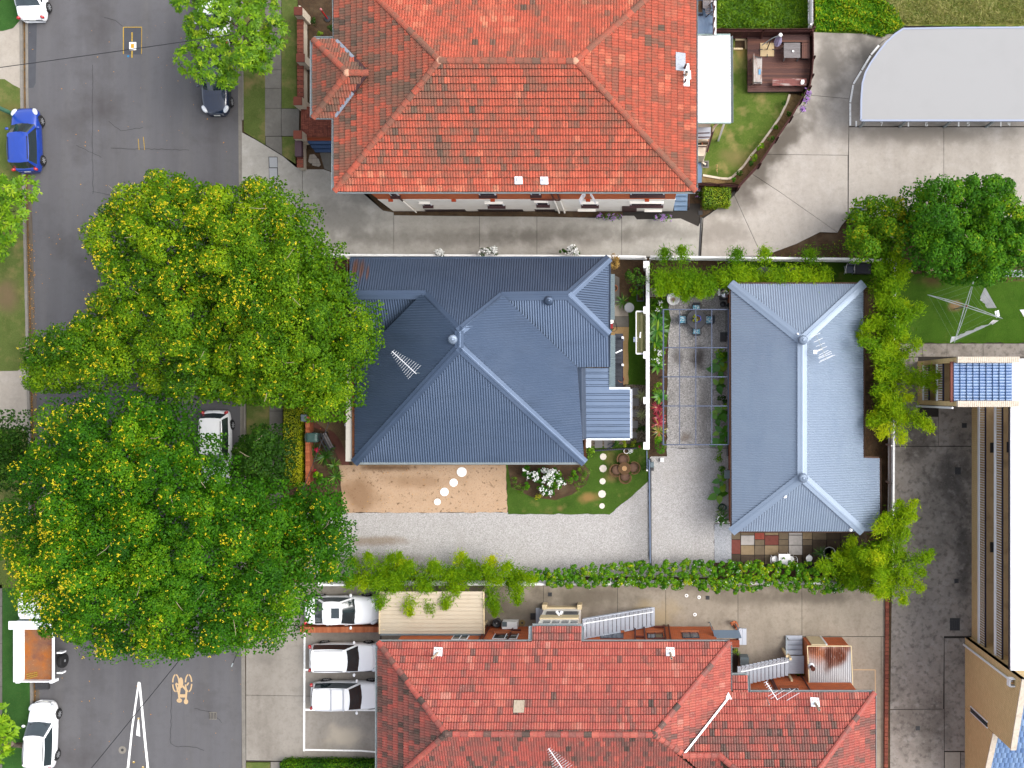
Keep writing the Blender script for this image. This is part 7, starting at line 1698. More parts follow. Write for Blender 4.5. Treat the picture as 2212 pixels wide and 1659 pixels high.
def rosette(name,label,x,y,n,L,w,m,h=.0,rise=.8,droop=.9,group=None,cat='plant',tint=(.5,.25)):
    """radiating strap-leaved plant; each leaf bends outward in three steps and is a part"""
    t = thing(name,label,cat,at(x,y,h),group=group); Vs = []; Fs = []; Tn = []
    V = []; tn = []; F = []
    for i in range(n):
        a = 2*math.pi*(i*.382+rnd.uniform(-.04,.04)); el = rnd.uniform(.15,1.0); l = L*rnd.uniform(.7,1.05); d = Vector((math.cos(a),math.sin(a),0)); s = Vector((-d.y,d.x,0)); tt = min(1,max(0,rnd.gauss(*tint)))
        b = len(V); N_ = 5
        for j in range(N_):
            f = j/(N_-1); p = d*(l*f*(1-.25*rise*el*(1-f)))+Vector((0,0,.05+l*(rise*el*f-droop*f*f*.55))); ww = w*(.55+.9*f)*(1-f) ** .6 if j else w*.5
            ww = max(ww,.004); V += [p-s*ww/2+Vector((0,0,ww*.15)),p+s*ww/2+Vector((0,0,ww*.15))]; tn += [min(1,max(0,tt+.15*(f-.5)))]*2
        F += [(b+2*j,b+2*j+1,b+2*j+3,b+2*j+2) for j in range(N_-1)]
    me = bpy.data.meshes.new('leaves'); me.from_pydata([tuple(v) for v in V],[],F); me.materials.append(m); tint_attr(me,tn); me.polygons.foreach_set('use_smooth',[True]*len(F))
    o = bpy.data.objects.new('leaves',me); link(o,t,local=True); return t
def big_leaf_plant(label,x,y,n,r,size,h=.8,m=None,name='elephant_ear',group='broad-leaved plants along the rear wall',cat='plant',long=1.0):
    """each broad leaf on its own stalk"""
    t = thing(name,label,cat,at(x,y),group=group)
    for i in range(n):
        a = 2*math.pi*(i*.382)+rnd.uniform(-.3,.3); rr = r*math.sqrt((i+.6)/n); c = Vector((rr*math.cos(a),rr*math.sin(a),h*rnd.uniform(.75,1.1))); s = size*rnd.uniform(.75,1.15); d = Vector((math.cos(a),math.sin(a),-.25)).normalized(); q = Vector((-math.sin(a),math.cos(a),0)); nn = d.cross(q)
        V = [c-d*s*.35]; k = 5; F = []
        prof = [(-.52,.0,.22),(-.3,.04,.42),(0,.05,.46),(.35,.03,.34),(.62,0,.16)]
        for f,z,w_ in prof: V += [c+d*s*f*long+Vector((0,0,z*s))-q*s*w_,c+d*s*f*long+Vector((0,0,z*s-.05*s)),c+d*s*f*long+Vector((0,0,z*s))+q*s*w_]
        V.append(c+d*s*.85*long-Vector((0,0,.06*s)))
        for j in range(4): b = 1+3*j; F += [(b,b+1,b+4,b+3),(b+1,b+2,b+5,b+4)]
        F += [(13,14,16),(14,15,16)]
        me = bpy.data.meshes.new('leaf'); me.from_pydata([tuple(v) for v in V],[],F); me.materials.append(m or BIG_G); tint_attr(me,[rnd.uniform(.2,.8)]*len(V)); me.polygons.foreach_set('use_smooth',[True]*len(F))
        link(bpy.data.objects.new('leaf',me),t,local=True)
    mb = MB()
    for i in range(n):
        a = 2*math.pi*(i*.382); rr = r*math.sqrt((i+.6)/n)*.8; mb.tube([(0,0,0),(rr*math.cos(a)*.5,rr*math.sin(a)*.5,h*.6),(rr*math.cos(a),rr*math.sin(a),h*.8)],.012,4)
    mb.build('stalks',mat('green_stalk',pc(80,130,50),.6,.3),t,local=True); return t
_RW = 'broad-leaved plants along the rear wall'
for i,(x,y,n,r,s,lb) in enumerate(((1556,778,5,.4,.42,'dark elephant ear plant nearest the black doormat'),(1551,800,5,.42,.45,'elephant ear plant of round leaves above the second pergola beam'),(1549,832,4,.36,.42,'pair of round elephant ear leaves just below the second pergola beam'),(1557,890,5,.45,.42,'pale lobed broad-leaved plant at the third pergola beam'),
    (1547,903,4,.3,.36,'yellow-green broad-leaved plant beside the third pergola beam'),(1556,930,6,.4,.36,'ragged split-leaved plant near the pergola corner'),(1552,955,5,.38,.42,'round-leaved plant at the lower right pergola corner'),(1552,1064,5,.45,.5,'tall banana-like plant beside the meter box'),(1557,1034,5,.35,.34,'small fan-leaved plant above the banana-like plant'))):
    big_leaf_plant(lb,x,y,n,r,s,.7)
bush('shrub','dark leafy shrub under the pergola beside the rear wall','shrub',rect(1538,750,1570,775),.4,.9,20,LEAF_MID,(.14,.08),160,10,group='shrubs along the rear wall',tint=(.45,.25))
bush('shrub','bright shrub just below the pergola by the orange brick wall','shrub',rect(1544,975,1568,1000),.4,.8,20,LEAF_LIME,(.12,.07),150,10,group='shrubs along the rear wall',tint=(.4,.25))
bush('shrub','low dark shrub in the middle of the rear wall bed','shrub',rect(1546,850,1570,880),.3,.7,20,LEAF_DARK,(.13,.08),150,10,group='shrubs along the rear wall')
bush('shrub','shrub at the lower end of the rear wall bed above the palm-like rosette','shrub',rect(1545,1005,1570,1028),.3,.7,18,LEAF_MID,(.12,.07),150,10,group='shrubs along the rear wall')
rosette('bird_nest_plant','spreading rosette plant in the white pot at the foot of the rear wall',1559,1120,20,.55,.13,STRAP_G,.25,1.0,.8)
rosette('palm_seedling','small spiky palm above the green hose bundle',1558,1102,16,.5,.06,STRAP_G,.1,1.0,.7)
# bed between garden wall and courtyard
_CB = 'plants in the bed beside the garden wall'
for x,y,n,L,lb in ((1419,690,16,.7,'yellow-green banana-like clump beside the fire bowl'),(1420,715,18,.95,'broad green banana-like clump crossing the first pergola post'),(1414,738,12,.75,'long-leaved green clump below the banana-like leaves'),(1420,790,20,.6,'glossy clump with yellow leaves above the second beam'),(1424,857,18,.6,'glossy broad green clump above the red bromeliads')):
    rosette('broad_leaf_clump',lb,x,y,n,L,.2,BIG_G,.1,.9,.7,_CB,tint=(.5,.25))
for x,y,lb,m,n,L in ((1421,880,'dusky red bromeliad, the topmost',STRAP_R,20,.5),(1424,900,'pink centred bromeliad, the second down',STRAP_R,22,.52),(1423,915,'crimson bromeliad with yellow tips, the third down',STRAP_R,22,.55),(1424,932,'yellow and green bromeliad at the pergola corner',STRAP_V if False else STRAP_R,24,.62)):
    rosette('bromeliad',lb,x,y,n,L,.09,m,.05,.9,.8,'bromeliads in the bed',tint=(.75 if y < 925 else .2,.2))
bush('shrub','low green border plants below the bromeliads','shrub',[(1410,940),(1440,940),(1443,970),(1432,982),(1412,975)],.25,.5,18,LEAF_MID,(.2,.04),170,10,group=_CB)
bush('flowering_shrub','green shrub dotted with white flowers beside the garden wall','shrub',[(1408,745),(1434,745),(1436,790),(1408,785)],.3,.6,20,LEAF_MID,(.13,.07),140,10,group=_CB,flowers=(PETAL_W,14))
bush('flowering_shrub','ground cover with a few white flowers beside the fire bowl','shrub',[(1406,636),(1440,636),(1436,672),(1408,680)],.1,.3,18,LEAF_MID,(.1,.06),160,10,group=_CB,flowers=(PETAL_W,8),tint=(.35,.2))
bush('shrub','yellow-green shrub under the third pergola beam by the garden wall','shrub',rect(1408,822,1436,848),.3,.7,18,LEAF_LIME,(.14,.08),140,10,group=_CB,tint=(.4,.25))
rosette('agave','dark blue-green agave under the hanging bamboo, the left one',1482,631,14,.5,.16,STRAP_D,.05,.9,.5,'dark agaves on the pebbles'); rosette('agave','dark blue-green agave under the hanging bamboo, the right one',1522,612,16,.55,.16,STRAP_D,.05,.9,.5,'dark agaves on the pebbles')
# side yard of the blue house
bush('shrub','large dark shrub in the north corner of the side yard','shrub',[(1338,575),(1362,568),(1394,575),(1396,612),(1384,630),(1360,622),(1340,605)],.8,2.2,26,LEAF_DARK,(.12,.07),260,22,8,group='shrubs in the side yard',tint=(.6,.25))
bush('shrub','tan dried shrub at the north-east corner of the blue roof','shrub',[(1319,545),(1338,548),(1336,585),(1325,592),(1317,575)],1.6,2.8,18,STRAP_DRY,(.18,.03),200,10,7,group='shrubs in the side yard')
rosette('cordyline','spiky green rosette beside the round grey table',1345,652,26,.62,.07,STRAP_G,.15,1.0,.9,'spiky rosettes around the blue house')
bush('shrub','green herbs in the raised planter beside the garden wall','shrub',rect(1377,618,1390,650),.35,.6,14,LEAF_MID,(.12,.06),130,8,group='shrubs in the side yard')
bush('shrub','small leafy shrub between the spiky rosette and the raised planter','shrub',rect(1359,620,1374,645),.2,.5,15,LEAF_MID,(.12,.06),130,8,group='shrubs in the side yard')
rosette('spider_plant','pale variegated tuft beside the upper wall pier',1386,854,44,.45,.03,STRAP_V,.05,1.0,1.0,'pale tufts beside the garden wall'); rosette('spider_plant','pale variegated tuft beside the middle of the stepping slabs',1386,896,44,.47,.03,STRAP_V,.05,1.0,1.0,'pale tufts beside the garden wall')
bush('shrub','dark grassy shrub at the corner of the stepping slabs','shrub',[(1376,908),(1394,908),(1395,945),(1380,948)],.3,.7,16,LEAF_DARK,(.16,.04),180,8,group='shrubs in the side yard',tint=(.5,.2))
for x0,x1,m,lb in ((1326,1342,LEAF_DARK,'grey-green shrub, the left of three along the dark fence panel'),(1343,1358,LEAF_YELLOW,'olive shrub, the middle of three along the dark fence panel'),(1359,1376,LEAF_YELLOW,'golden shrub, the right of three along the dark fence panel')):
    bush('shrub',lb,'shrub',rect(x0,950,x1,967),.25,.6,14,m,(.08,.05),170,8,group='shrubs along the dark fence panel',tint=(.25,.2))
bush('shrub','lime shrub at the corner of the blue roof beside the lawn','shrub',[(1264,963),(1282,968),(1284,990),(1272,1002),(1264,998)],.4,.9,18,LEAF_LIME,(.12,.08),150,8,group='shrubs around the lawn',tint=(.4,.25))
# bed of white flowers on the lawn
flat('flower_bed',D((1097,1003),(1262,1003),(1276,1020),(1266,1046),(1236,1068),(1200,1080),(1150,1074),(1104,1052)),.064,M_SOIL)
bush('hedge','low clipped green border curving around the white flower bed','hedge',[(1250,1004),(1270,1006),(1278,1022),(1268,1046),(1236,1068),(1222,1062),(1250,1040)],.3,.5,14,LEAF_HEDGE,(.06,.04),190,8,group='shrubs around the lawn',tint=(.25,.2))
bush('hedge','low clipped green border at the left end of the white flower bed','hedge',[(1096,1010),(1108,1010),(1118,1040),(1144,1066),(1130,1072),(1106,1052)],.3,.5,14,LEAF_HEDGE,(.06,.04),190,8,group='shrubs around the lawn',tint=(.25,.2))
bush('shrub','square yellow-green shrub at the front of the white flower bed','shrub',rect(1157,1062,1178,1082),.3,.5,12,LEAF_YELLOW,(.06,.04),160,6,group='shrubs around the lawn')
bush('flowering_shrub','big white flowering shrub under the eave of the blue roof','shrub',[(1118,1008),(1160,1006),(1185,1006),(1212,1014),(1232,1030),(1226,1050),(1206,1060),(1190,1075),(1172,1068),(1158,1050),(1135,1030)],.4,.9,15,LEAF_B,(.11,.07),260,14,7,group='shrubs around the lawn',flowers=(PETAL_W,80),tint=(.4,.25),fl=(.1,10))
bush('shrub','plain green shrub at the right of the white flowers','shrub',[(1228,1018),(1250,1016),(1256,1034),(1240,1046),(1228,1040)],.4,.8,16,LEAF_MID,(.1,.06),170,8,group='shrubs around the lawn')
bush('shrub','small green leafy plant left of the white flowers','shrub',[(1120,1036),(1142,1034),(1158,1050),(1150,1060),(1128,1054)],.2,.5,14,LEAF_MID,(.14,.08),120,8,group='shrubs around the lawn')
# front garden by the bin
for x,y,n,L,lb in ((702,987,30,.75,'large dark cycad-like rosette below the green bin'),(680,972,20,.6,'dark spiky rosette against the front brick wall'),(722,1005,22,.55,'small pale spiky rosette beside the sand yard'),(726,1030,30,.62,'yellowish spiky rosette at the edge of the sand yard'),(712,968,18,.5,'spiky rosette nearest the old bench')):
    rosette('cordyline',lb,x,y,n,L,.07,STRAP_G,.1,.9,.8,'spiky rosettes around the blue house',tint=(.35 if y < 1000 else .6,.2))
bush('shrub','dark round-leaved shrub below the magenta flowers','shrub',[(672,1018),(700,1012),(712,1030),(704,1052),(676,1052)],.3,.9,18,LEAF_MID,(.15,.11),150,10,group='front garden shrubs',tint=(.4,.2))
for x,y,lb in ((687,974,'magenta flower clump nearest the bin'),(682,1020,'magenta flower clump below the dark rosette')): bush('flowering_shrub',lb,'plant',rect(x-6,y-5,x+6,y+5),.3,.5,9,LEAF_DARK,(.08,.05),60,5,5,group='magenta flower clumps',flowers=(PETAL_R,14))
# flower clumps along the tall flats and elsewhere
for (x0,y0,x1,y1),lb in (((1287,461,1346,476),'mauve flowering clump left of the brown side door'),((1402,463,1452,479),'mauve flowering clump right of the brown side door')): bush('flowering_shrub',lb,'plant',rect(x0,y0,x1,y1),.25,.5,14,LEAF_MID,(.07,.04),130,6,6,group='mauve flowers',flowers=(PETAL_P,42),fl=(.07,4),tint=(.3,.2))
bush('flowering_shrub','mauve flowering shrub spilling over the curved fence','plant',[(1736,200),(1750,194),(1757,205),(1748,228),(1736,246),(1722,244),(1730,222)],.5,1.0,14,LEAF_MID,(.08,.05),150,8,6,group='mauve flowers',flowers=(PETAL_P,60),fl=(.08,4),tint=(.3,.2))
bush('flowering_shrub','small mauve flowers between stair and box hedge','plant',rect(1506,408,1519,432),.2,.4,12,LEAF_DARK,(.07,.04),120,6,6,group='mauve flowers',flowers=(PETAL_P,16),fl=(.06,3))
for (x0,y0,x1,y1),lb in (((1036,536,1078,554),'white flowering bush over the fence, the left one'),((1208,536,1250,553),'white flowering bush over the fence, the right one'),((938,543,962,556),'tiny white flowered bush over the fence left of the others')): bush('flowering_shrub',lb,'shrub',rect(x0,y0,x1,y1),.9,1.5,14,LEAF_DARK,(.1,.06),150,7,6,group='white flowering bushes over the north fence',flowers=(PETAL_W,20),fl=(.13,6),tint=(.5,.2))
for x,y,r,lb,m in ((678,50,12,'dark round shrub in the bark beside the orange roof, the left one',LEAF_DARK),(714,58,10,'dark round shrub against the orange roof gutter',LEAF_DARK),(693,72,9,'small yellow-green shrub in the bark beside the orange roof',LEAF_HEDGE),(1693,222+0*1,6,'small shrub in the bark strip near the mauve flowers',LEAF_DARK),(1703,247,8,'small flowering shrub in the upper bark strip',LEAF_DARK),(1665,303,12,'dark shrub against the curved brown fence',LEAF_DARK),(1676,275,6,'smallest shrub in the middle of the bark strip',LEAF_MID),(1643,318,9,'green shrub beside the cream edging, upper',LEAF_MID),(1628,338,11,'broad green shrub beside the cream edging, lower',LEAF_MID),(1622,352,8,'dark shrub touching the lower bark strip',LEAF_DARK),(1598,374,6,'little shrub at the bend of the cream edging',LEAF_DARK),(1585,388,8,'green shrub at the end of the bark strip',LEAF_MID)):
    bush('shrub',lb,'shrub',[(x+r*math.cos(q),y+r*math.sin(q)) for q in (0,1.05,2.1,3.14,4.2,5.2)],.3,.8 if r > 7 else .4,max(9,r),m,(.09,.055),170,r,7,group='small shrubs in bark beds')
rosette('agave','tall yellow-green agave between the white stair and the rusty shed',1732,1462,22,.95,.11,STRAP_G,.3,1.2,.7,tint=(.55,.25))
bush('shrub','feathery green plant in the corner by the grey box','shrub',[(1582,1394),(1594,1394),(1597,1420),(1584,1432)],.6,1.4,14,LEAF_HEDGE,(.14,.02),170,8,6,group='yard plants',tint=(.3,.2))
rosette('palm_seedling','dark fern-like palm behind the white cafe table',1772,1195,18,.6,.07,STRAP_G,.6,.9,.9,tint=(.4,.2)); rosette('yucca','pale spiky yucca at the fence below the white pot ring',1770,1262,24,.7,.06,STRAP_V,.9,1.0,.8)
# ivy bank and weeds
bush('creeper','ivy bank below the dense glossy tree','ivy',[(1932,560),(2010,562),(2060,580),(2080,600),(2010,600),(1935,594)],.2,.5,18,LEAF_DARK,(.12,.09),150,12,6,tint=(.65,.25))
def scatter_grass(label,poly,n,L,m,h=.35,tint=(.5,.25),w=.03):
    P = []; 
    xs = [p[0] for p in poly]; ys = [p[1] for p in poly]
    while len(P) < n:
        q = (rnd.uniform(min(xs),max(xs)),rnd.uniform(min(ys),max(ys)))
        if inside(q,poly): P.append(list(at(*q)))
    P = np.array(P); P[:,2] = RNG.uniform(.05,h,n); clump = .5+.5*np.sin(P[:,0]*2.3+1.7*np.sin(P[:,1]*1.9))*np.sin(P[:,1]*2.7)
    P[:,2] *= (.5+clump); Nn = np.array([0,0,1])+RNG.normal(size=(n,3))*.6; s = RNG.uniform(.6,1.4,n)
    o = leaf_object('tall_grass',[leaves(P,Nn,L*s,w*s,fold=.05)],[RNG.normal(tint[0],tint[1],n)+.25*(clump-.5)],m); o['kind'] = 'stuff'; return o
scatter_grass('weeds',[(1549,-20),(1752,-20),(1752,60),(1549,60)],9000,.28,LEAF_LIME,.3,(.3,.22),.03)
scatter_grass('weeds',[(1758,-20),(1880,-20),(1935,30),(1950,55),(1905,82),(1850,70),(1762,68)],9000,.2,LEAF_MID,.4,(.62,.22),.07)
scatter_grass('weeds',[(1880,-20),(2230,-20),(2230,52),(1960,52),(1925,36)],11000,.26,leafmat('dry_grass_blade',[(0,G(96,128,36)),(.5,G(156,160,76)),(1,G(206,196,126))]),.3,(.5,.25),.025)
scatter_grass('weeds',[(1880,500),(1960,545),(1960,560),(1700,556),(1680,552),(1720,545)],500,.12,LEAF_MID,.1,(.6,.2),.05)
M_LITTERL = leafmat('fallen_petals',[(0,G(200,130,30)),(.5,G(220,160,40)),(1,G(170,110,60))],0)
def litter(n,poly,z=.02,size=.07):
    P = []
    xs = [p[0] for p in poly]; ys = [p[1] for p in poly]
    while len(P) < n:
        q = (rnd.uniform(min(xs),max(xs)),rnd.uniform(min(ys),max(ys)))
        if inside(q,poly): P.append(list(at(*q,0)))
    P = np.array(P); P[:,2] = z; s = RNG.uniform(.5,1.3,n); o = leaf_object('fallen_leaves',[leaves(P,np.array([[0,0,1.0]])+RNG.normal(size=(n,3))*.1,size*s,size*.7*s)],[RNG.random(n)],M_LITTERL); o['kind'] = 'stuff'
litter(260,[(62,0),(512,0),(522,1659),(86,1659)]); litter(500,[(58,520),(76,520),(88,1560),(70,1560)],.025); litter(120,[(700,560),(830,600),(760,900),(690,940)],.06); litter(80,[(730,1004),(1093,1004),(1093,1106),(740,1106)],.06,.06)
# ================================================================ furniture and small things
M_BLACKM = mat('black_metal',(.02,.021,.024),.5,.4)
M_BLACKMESH = mat('black_mesh',(.045,.045,.05),.7,.3,layers=[('n',60,(.09,.09,.1),.5,.7,.6)])
M_WICKER = mat('brown_wicker',pc(132,100,68),.8,.2,layers=[('n',50,pc(92,66,44),.45,.65,.8)],bump=(60,.5,.01))
M_WCUSH = mat('taupe_cushion',pc(128,100,84),.9,.1,layers=[('n',40,pc(108,84,70),.5,.7,.6)])
M_TEAL = mat('tropical_cushion',pc(224,240,244),.85,.15,coord='obj',layers=[('n',14,pc(40,170,206),.46,.52,1.0),('n',17,pc(20,74,110),.55,.6,1.0),('n',19,pc(236,246,246),.58,.62,1.0)])
M_BLUEPOT = mat('cobalt_glaze',pc(24,64,190),.15,.6,coat=.8)
M_TERRAPOT = mat('terracotta_pot',pc(206,130,92),.85,.2,layers=[('n',12,pc(182,108,76),.5,.75,.5)])
M_WPLASTIC = mat('white_plastic',(.74,.74,.73),.4,.4)
M_GREENBIN = mat('bin_green',pc(70,102,96),.5,.4,layers=[('n',4,pc(96,124,118),.5,.8,.4)])
M_DECK = mat('decking_board',pc(104,66,60),.65,.3,layers=[('r',pc(80,52,50),pc(134,88,70),.85),('n',3,pc(84,54,54),.45,.7,.6,(.25,3,1)),('n',12,pc(150,104,84),.58,.78,.4,(.3,2,1))])
M_PEEL = mat('peeling_bench_paint',pc(212,204,198),.85,.2,layers=[('n',2.2,pc(150,104,88),.5,.64,.9,(2.5,.5,1)),('n',14,pc(176,150,138),.52,.72,.6)])
M_PEEL2 = mat('worn_red_bench_paint',pc(150,96,90),.85,.2,layers=[('n',2.4,pc(206,190,182),.52,.66,.8,(.5,2.5,1)),('n',12,pc(112,72,68),.52,.72,.6)])
M_CREAMPAV = mat('cream_paving',pc(232,206,160),.8,.2,layers=[('n',3,pc(214,186,140),.5,.75,.5)])
M_LILACF = mat('lilac_fabric',pc(196,186,222),.9,.1,layers=[('n',5,pc(160,150,196),.5,.72,.6)])
M_SHEET = mat('white_laundry',(.72,.73,.76),.9,.1,layers=[('n',4,(.62,.62,.68),.5,.75,.5)])
M_PAVER = mat('grey_paver',pc(150,148,148),.85,.2,layers=[('r',pc(136,134,136),pc(164,162,160),.6),('n',16,pc(126,122,122),.54,.76,.5)])
M_STEPSTONE = mat('pale_stepping_stone',pc(236,226,212,.58),.85,.2,layers=[('n',8,pc(214,200,184,.58),.5,.75,.6)])
M_STONEWHITE = mat('white_stepping_stone',(.74,.74,.72),.8,.2,layers=[('n',10,(.66,.65,.62),.52,.75,.5)])

# ---- patchwork paving south of the rear flat
def patio():
    t = MB().prism(D((1580,1140),(1872,1140),(1872,1232),(1580,1232)),-.03,.012).build('patio',M_JOINT); t['kind'] = 'structure'
    cols = {'g': pc(138,122,100),'r': pc(142,84,74),'o': pc(172,90,76),'w': pc(206,200,194),'b': pc(172,150,118),'d': pc(100,86,72)}
    ms = {k: mat('flagstone_'+n,c,.9,.15,layers=[('n',5,tuple(v*.72 for v in c),.45,.72,.7),('n',22,tuple(min(.8,v*1.3) for v in c),.55,.78,.5)],bump=(20,.4,.01)) for (k,c),n in zip(cols.items(),('grey','maroon','red','pale','buff','dark'))}
    q = lambda a,b,c,d,m: MB().prism(inset([Z('Z5',a,b),Z('Z5',c,b),Z('Z5',c,d),Z('Z5',a,d)],.014),0,.045+rnd.uniform(0,.008)).build('flagstone',ms[m],t)
    for r in ((205,90,322,244,'g'),(205,246,322,430,'r'),(205,432,322,560,'d'),(325,90,497,190,'g'),(325,192,497,316,'w'),(325,318,497,440,'b'),(325,442,497,560,'d'),(500,90,625,246,'o'),(500,248,625,318,'g'),(500,320,625,440,'g'),(500,442,625,560,'d'),(628,90,803,190,'b'),(628,192,803,316,'r'),(628,318,803,440,'b'),(628,442,803,560,'g'),
              (805,90,928,244,'g'),(805,246,928,316,'g'),(805,318,928,440,'g'),(805,442,928,560,'d'),(931,90,1102,190,'w'),(931,192,1102,316,'w'),(931,318,1102,440,'w'),(931,442,1102,560,'d'),(1105,90,1227,244,'b'),(1105,246,1227,320,'g'),(1105,322,1227,560,'d'),(1230,90,1408,250,'g'),(1230,252,1408,380,'d'),(1230,382,1408,560,'d'),(1410,90,1580,250,'d'),(1410,252,1580,400,'d'),(1410,402,1580,560,'d'),(1582,90,1760,300,'d'),(1582,302,1760,560,'d'),(1762,90,1915,560,'d')): q(*r)
patio()
pv = MB().prism(D((1363,836),(1381,836),(1381,948),(1363,948)),-.03,.01).build('pavement',M_JOINT); pv['kind'] = 'structure'
for a,b,c,d in ((1363.8,837.5,1380,853.7),(1363.6,860,1380,877),(1363.5,884.7,1380,901),(1363.4,908.6,1378,925),(1363.4,933,1376,946),(1284.7,951,1301.5,967.7),(1305,951,1322.5,967.7)):
    MB().prism(inset(D((a,b),(c,b),(c,d),(a,d)),.006),.0,.065).build('paver',M_PAVER,pv)
for i,(x,y,r,w) in enumerate(((997.5,1019.5,10.5,'largest white round stepping stone, nearest the blue house'),(980,1042.5,8.7,'white round stepping stone on sand, second from the house'),(960,1062.5,9,'white round stepping stone on sand, third from the house'),(945,1084,7,'smallest white round stepping stone, nearest the gravel drive'))):
    t = thing('stepping_stone',w,'stepping stone',at(x,y,.05),group='round stones across the sand'); MB().lathe((0,0,0),[(px(r),-.03),(px(r),.035),(px(r)*.97,.045)],36).build('stone',M_STONEWHITE,t,local=True)
for i,(x,y,r,w) in enumerate(((1303,986.5,6.8,'scalloped pale stepping stone nearest the dark fence panel'),(1302.8,1012,7.6,'scalloped pale stepping stone level with the wicker table'),(1301.8,1039.5,6.3,'scalloped pale stepping stone, middle of the five on the lawn'),(1300.5,1067,7.8,'scalloped pale stepping stone, fourth down the lawn'),(1300.5,1092.8,5.6,'small scalloped pale stepping stone nearest the gravel'))):
    t = thing('stepping_stone',w,'stepping stone',at(x,y,.06),group='scalloped stones down the lawn'); mb = MB(); n = 48; rr = px(r)
    P = [(rr*(1+.06*abs(math.cos(a*4)))*math.cos(a),rr*(1+.06*abs(math.cos(a*4)))*math.sin(a)) for a in [2*math.pi*k/n for k in range(n)]]
    mb.prism(P,-.02,.04).build('stone',M_STEPSTONE,t,local=True)

# ---- pergola frame over the courtyard
M_PERG = mat('pergola_steel',pc(92,104,132,.45),.6,.3)
def pergola():
    t = thing('pergola','open blue-grey steel pergola frame over the gravel courtyard','pergola',at(1500,815)); h = 2.7
    xs = [1433,1468,1503,1537.5,1573.5]; ys = [668.5,751,814,877,960.5]
    for i,x in enumerate(xs): MB().beam(at(x,ys[0],h),at(x,ys[-1],h),.08 if i in (0,4) else .045,.1 if i in (0,4) else .05).build('beam' if i in (0,4) else 'purlin',M_PERG,t)
    for i,y in enumerate(ys): MB().beam(at(xs[0],y,h+.03),at(xs[-1],y,h+.03),.055,.06).build('rafter',M_PERG,t)
    for y in ys: q = at(xs[0],y,h); MB().box((q.x,q.y,h/2-.03),(.08,.08,h-.06)).build('post',M_BLUEGREY,t)
pergola()
# ---- black mesh dining set with tropical cushions
def patio_chair(x,y,rz,label):
    t = thing('patio_chair',label,'chair',at(x,y,.035),R(rz),'black mesh chairs around the round table')
    MB().box((0,0,.42),(.5,.5,.03)).build('seat',M_BLACKMESH,t,local=True,bevel=.02)
    MB().box((-.03,0,.48),(.42,.44,.09)).build('cushion',M_TEAL,t,local=True,bevel=.035)
    mb = MB(); vs = []
    for k in range(9):
        a = math.pi*(k/8-.5)*1.1; vs += [(-.27-.02*math.cos(a),.27*math.sin(a),.44),(-.34-.04*math.cos(a),.25*math.sin(a),.92)]
    mb.add(vs,[(2*k,2*k+1,2*k+3,2*k+2) for k in range(8)]); b = mb.build('backrest',M_BLACKMESH,t,local=True); so = b.modifiers.new('solid','SOLIDIFY'); so.thickness = .02
    for s_ in (-1,1):
        MB().tube([(-.28,s_*.27,.42),(-.25,s_*.29,.66),(.2,s_*.29,.66),(.26,s_*.26,.42)],.018,6).build('armrest',M_BLACKM,t,local=True)
        for a in (-.22,.22): MB().tube([(a,s_*.22,.42),(a*1.15,s_*.25,0)],.015,6).build('leg',M_BLACKM,t,local=True)
patio_chair(1503,669,-90,'black mesh chair north of the round table'); patio_chair(1475.5,691.5,0,'black mesh chair west of the round table'); patio_chair(1529,692,180,'black mesh chair east of the round table'); patio_chair(1503.5,714.5,90,'black mesh chair south of the round table')
t = thing('patio_table','round black mesh dining table under the pergola','table',at(1503,691.5,.035))
MB().lathe((0,0,.72),[(.58,0),(.6,.015),(.58,.03)],36).build('tabletop',M_BLACKMESH,t,local=True)
MB().tube([(math.cos(a)*.6,math.sin(a)*.6,.735) for a in [2*math.pi*k/28 for k in range(29)]],.018,6).build('rim',M_BLACKM,t,local=True)
for k in range(4): a = math.pi/4+k*math.pi/2; MB().tube([(.35*math.cos(a),.35*math.sin(a),.72),(.5*math.cos(a),.5*math.sin(a),0)],.02,6).build('leg',M_BLACKM,t,local=True)
t = thing('plant_pot','cobalt blue glazed pot in the middle of the black table','plant pot',at(1505,691,.035)+Vector((0,0,.755)))
MB().lathe((0,0,0),[(.13,0),(.2,.2),(.22,.22),(.2,.22),(.17,.18)],20).build('pot',M_BLUEPOT,t,local=True,smooth=True); MB().lathe((0,0,.18),[(.18,0),(.05,.01)],16).build('soil',M_SOIL,t,local=True)
bush('pot_plant','yellow-green plant spilling from the blue pot on the black table','plant',[(1498,676),(1504,675),(1507,688),(1504,704),(1499,700),(1496,688)],1.05,1.2,8,LEAF_YELLOW,(.07,.04),90,4,5)
# ---- fire bowl, round tables, barbecue corner
t = thing('fire_bowl','big white enamel fire bowl with sooty centre on black legs','fire bowl',at(1453.5,647,.04)); M_BOWL = mat('sooty_enamel',(.66,.66,.65),.3,.5,coord='obj',layers=[('s',(0.02,-.02),.26,.22,pc(150,112,72),.95),('n',6,pc(150,148,140),.58,.75,.5)],coat=.4)
MB().lathe((0,0,.3),[(.03,.02),(.2,.03),(.32,.1),(.385,.2),(.4,.2),(.33,.07),(.18,-.01),(.03,-.02)],36).build('bowl',M_BOWL,t,local=True,smooth=True)
for k in range(3): a = k*2.094+.5; MB().tube([(.2*math.cos(a),.2*math.sin(a),.3),(.36*math.cos(a),.36*math.sin(a),0)],.025,6).build('leg',M_BLACKM,t,local=True)
t = thing('round_table','small round grey metal table on the side path','table',at(1359.5,666.5,.03)); MB().lathe((0,0,.68),[(.29,0),(.3,.01),(.3,.03),(.28,.035)],32).build('tabletop',mat('grey_zinc',pc(158,162,166),.5,.4,layers=[('n',5,pc(140,144,148),.5,.75,.5)]),t,local=True)
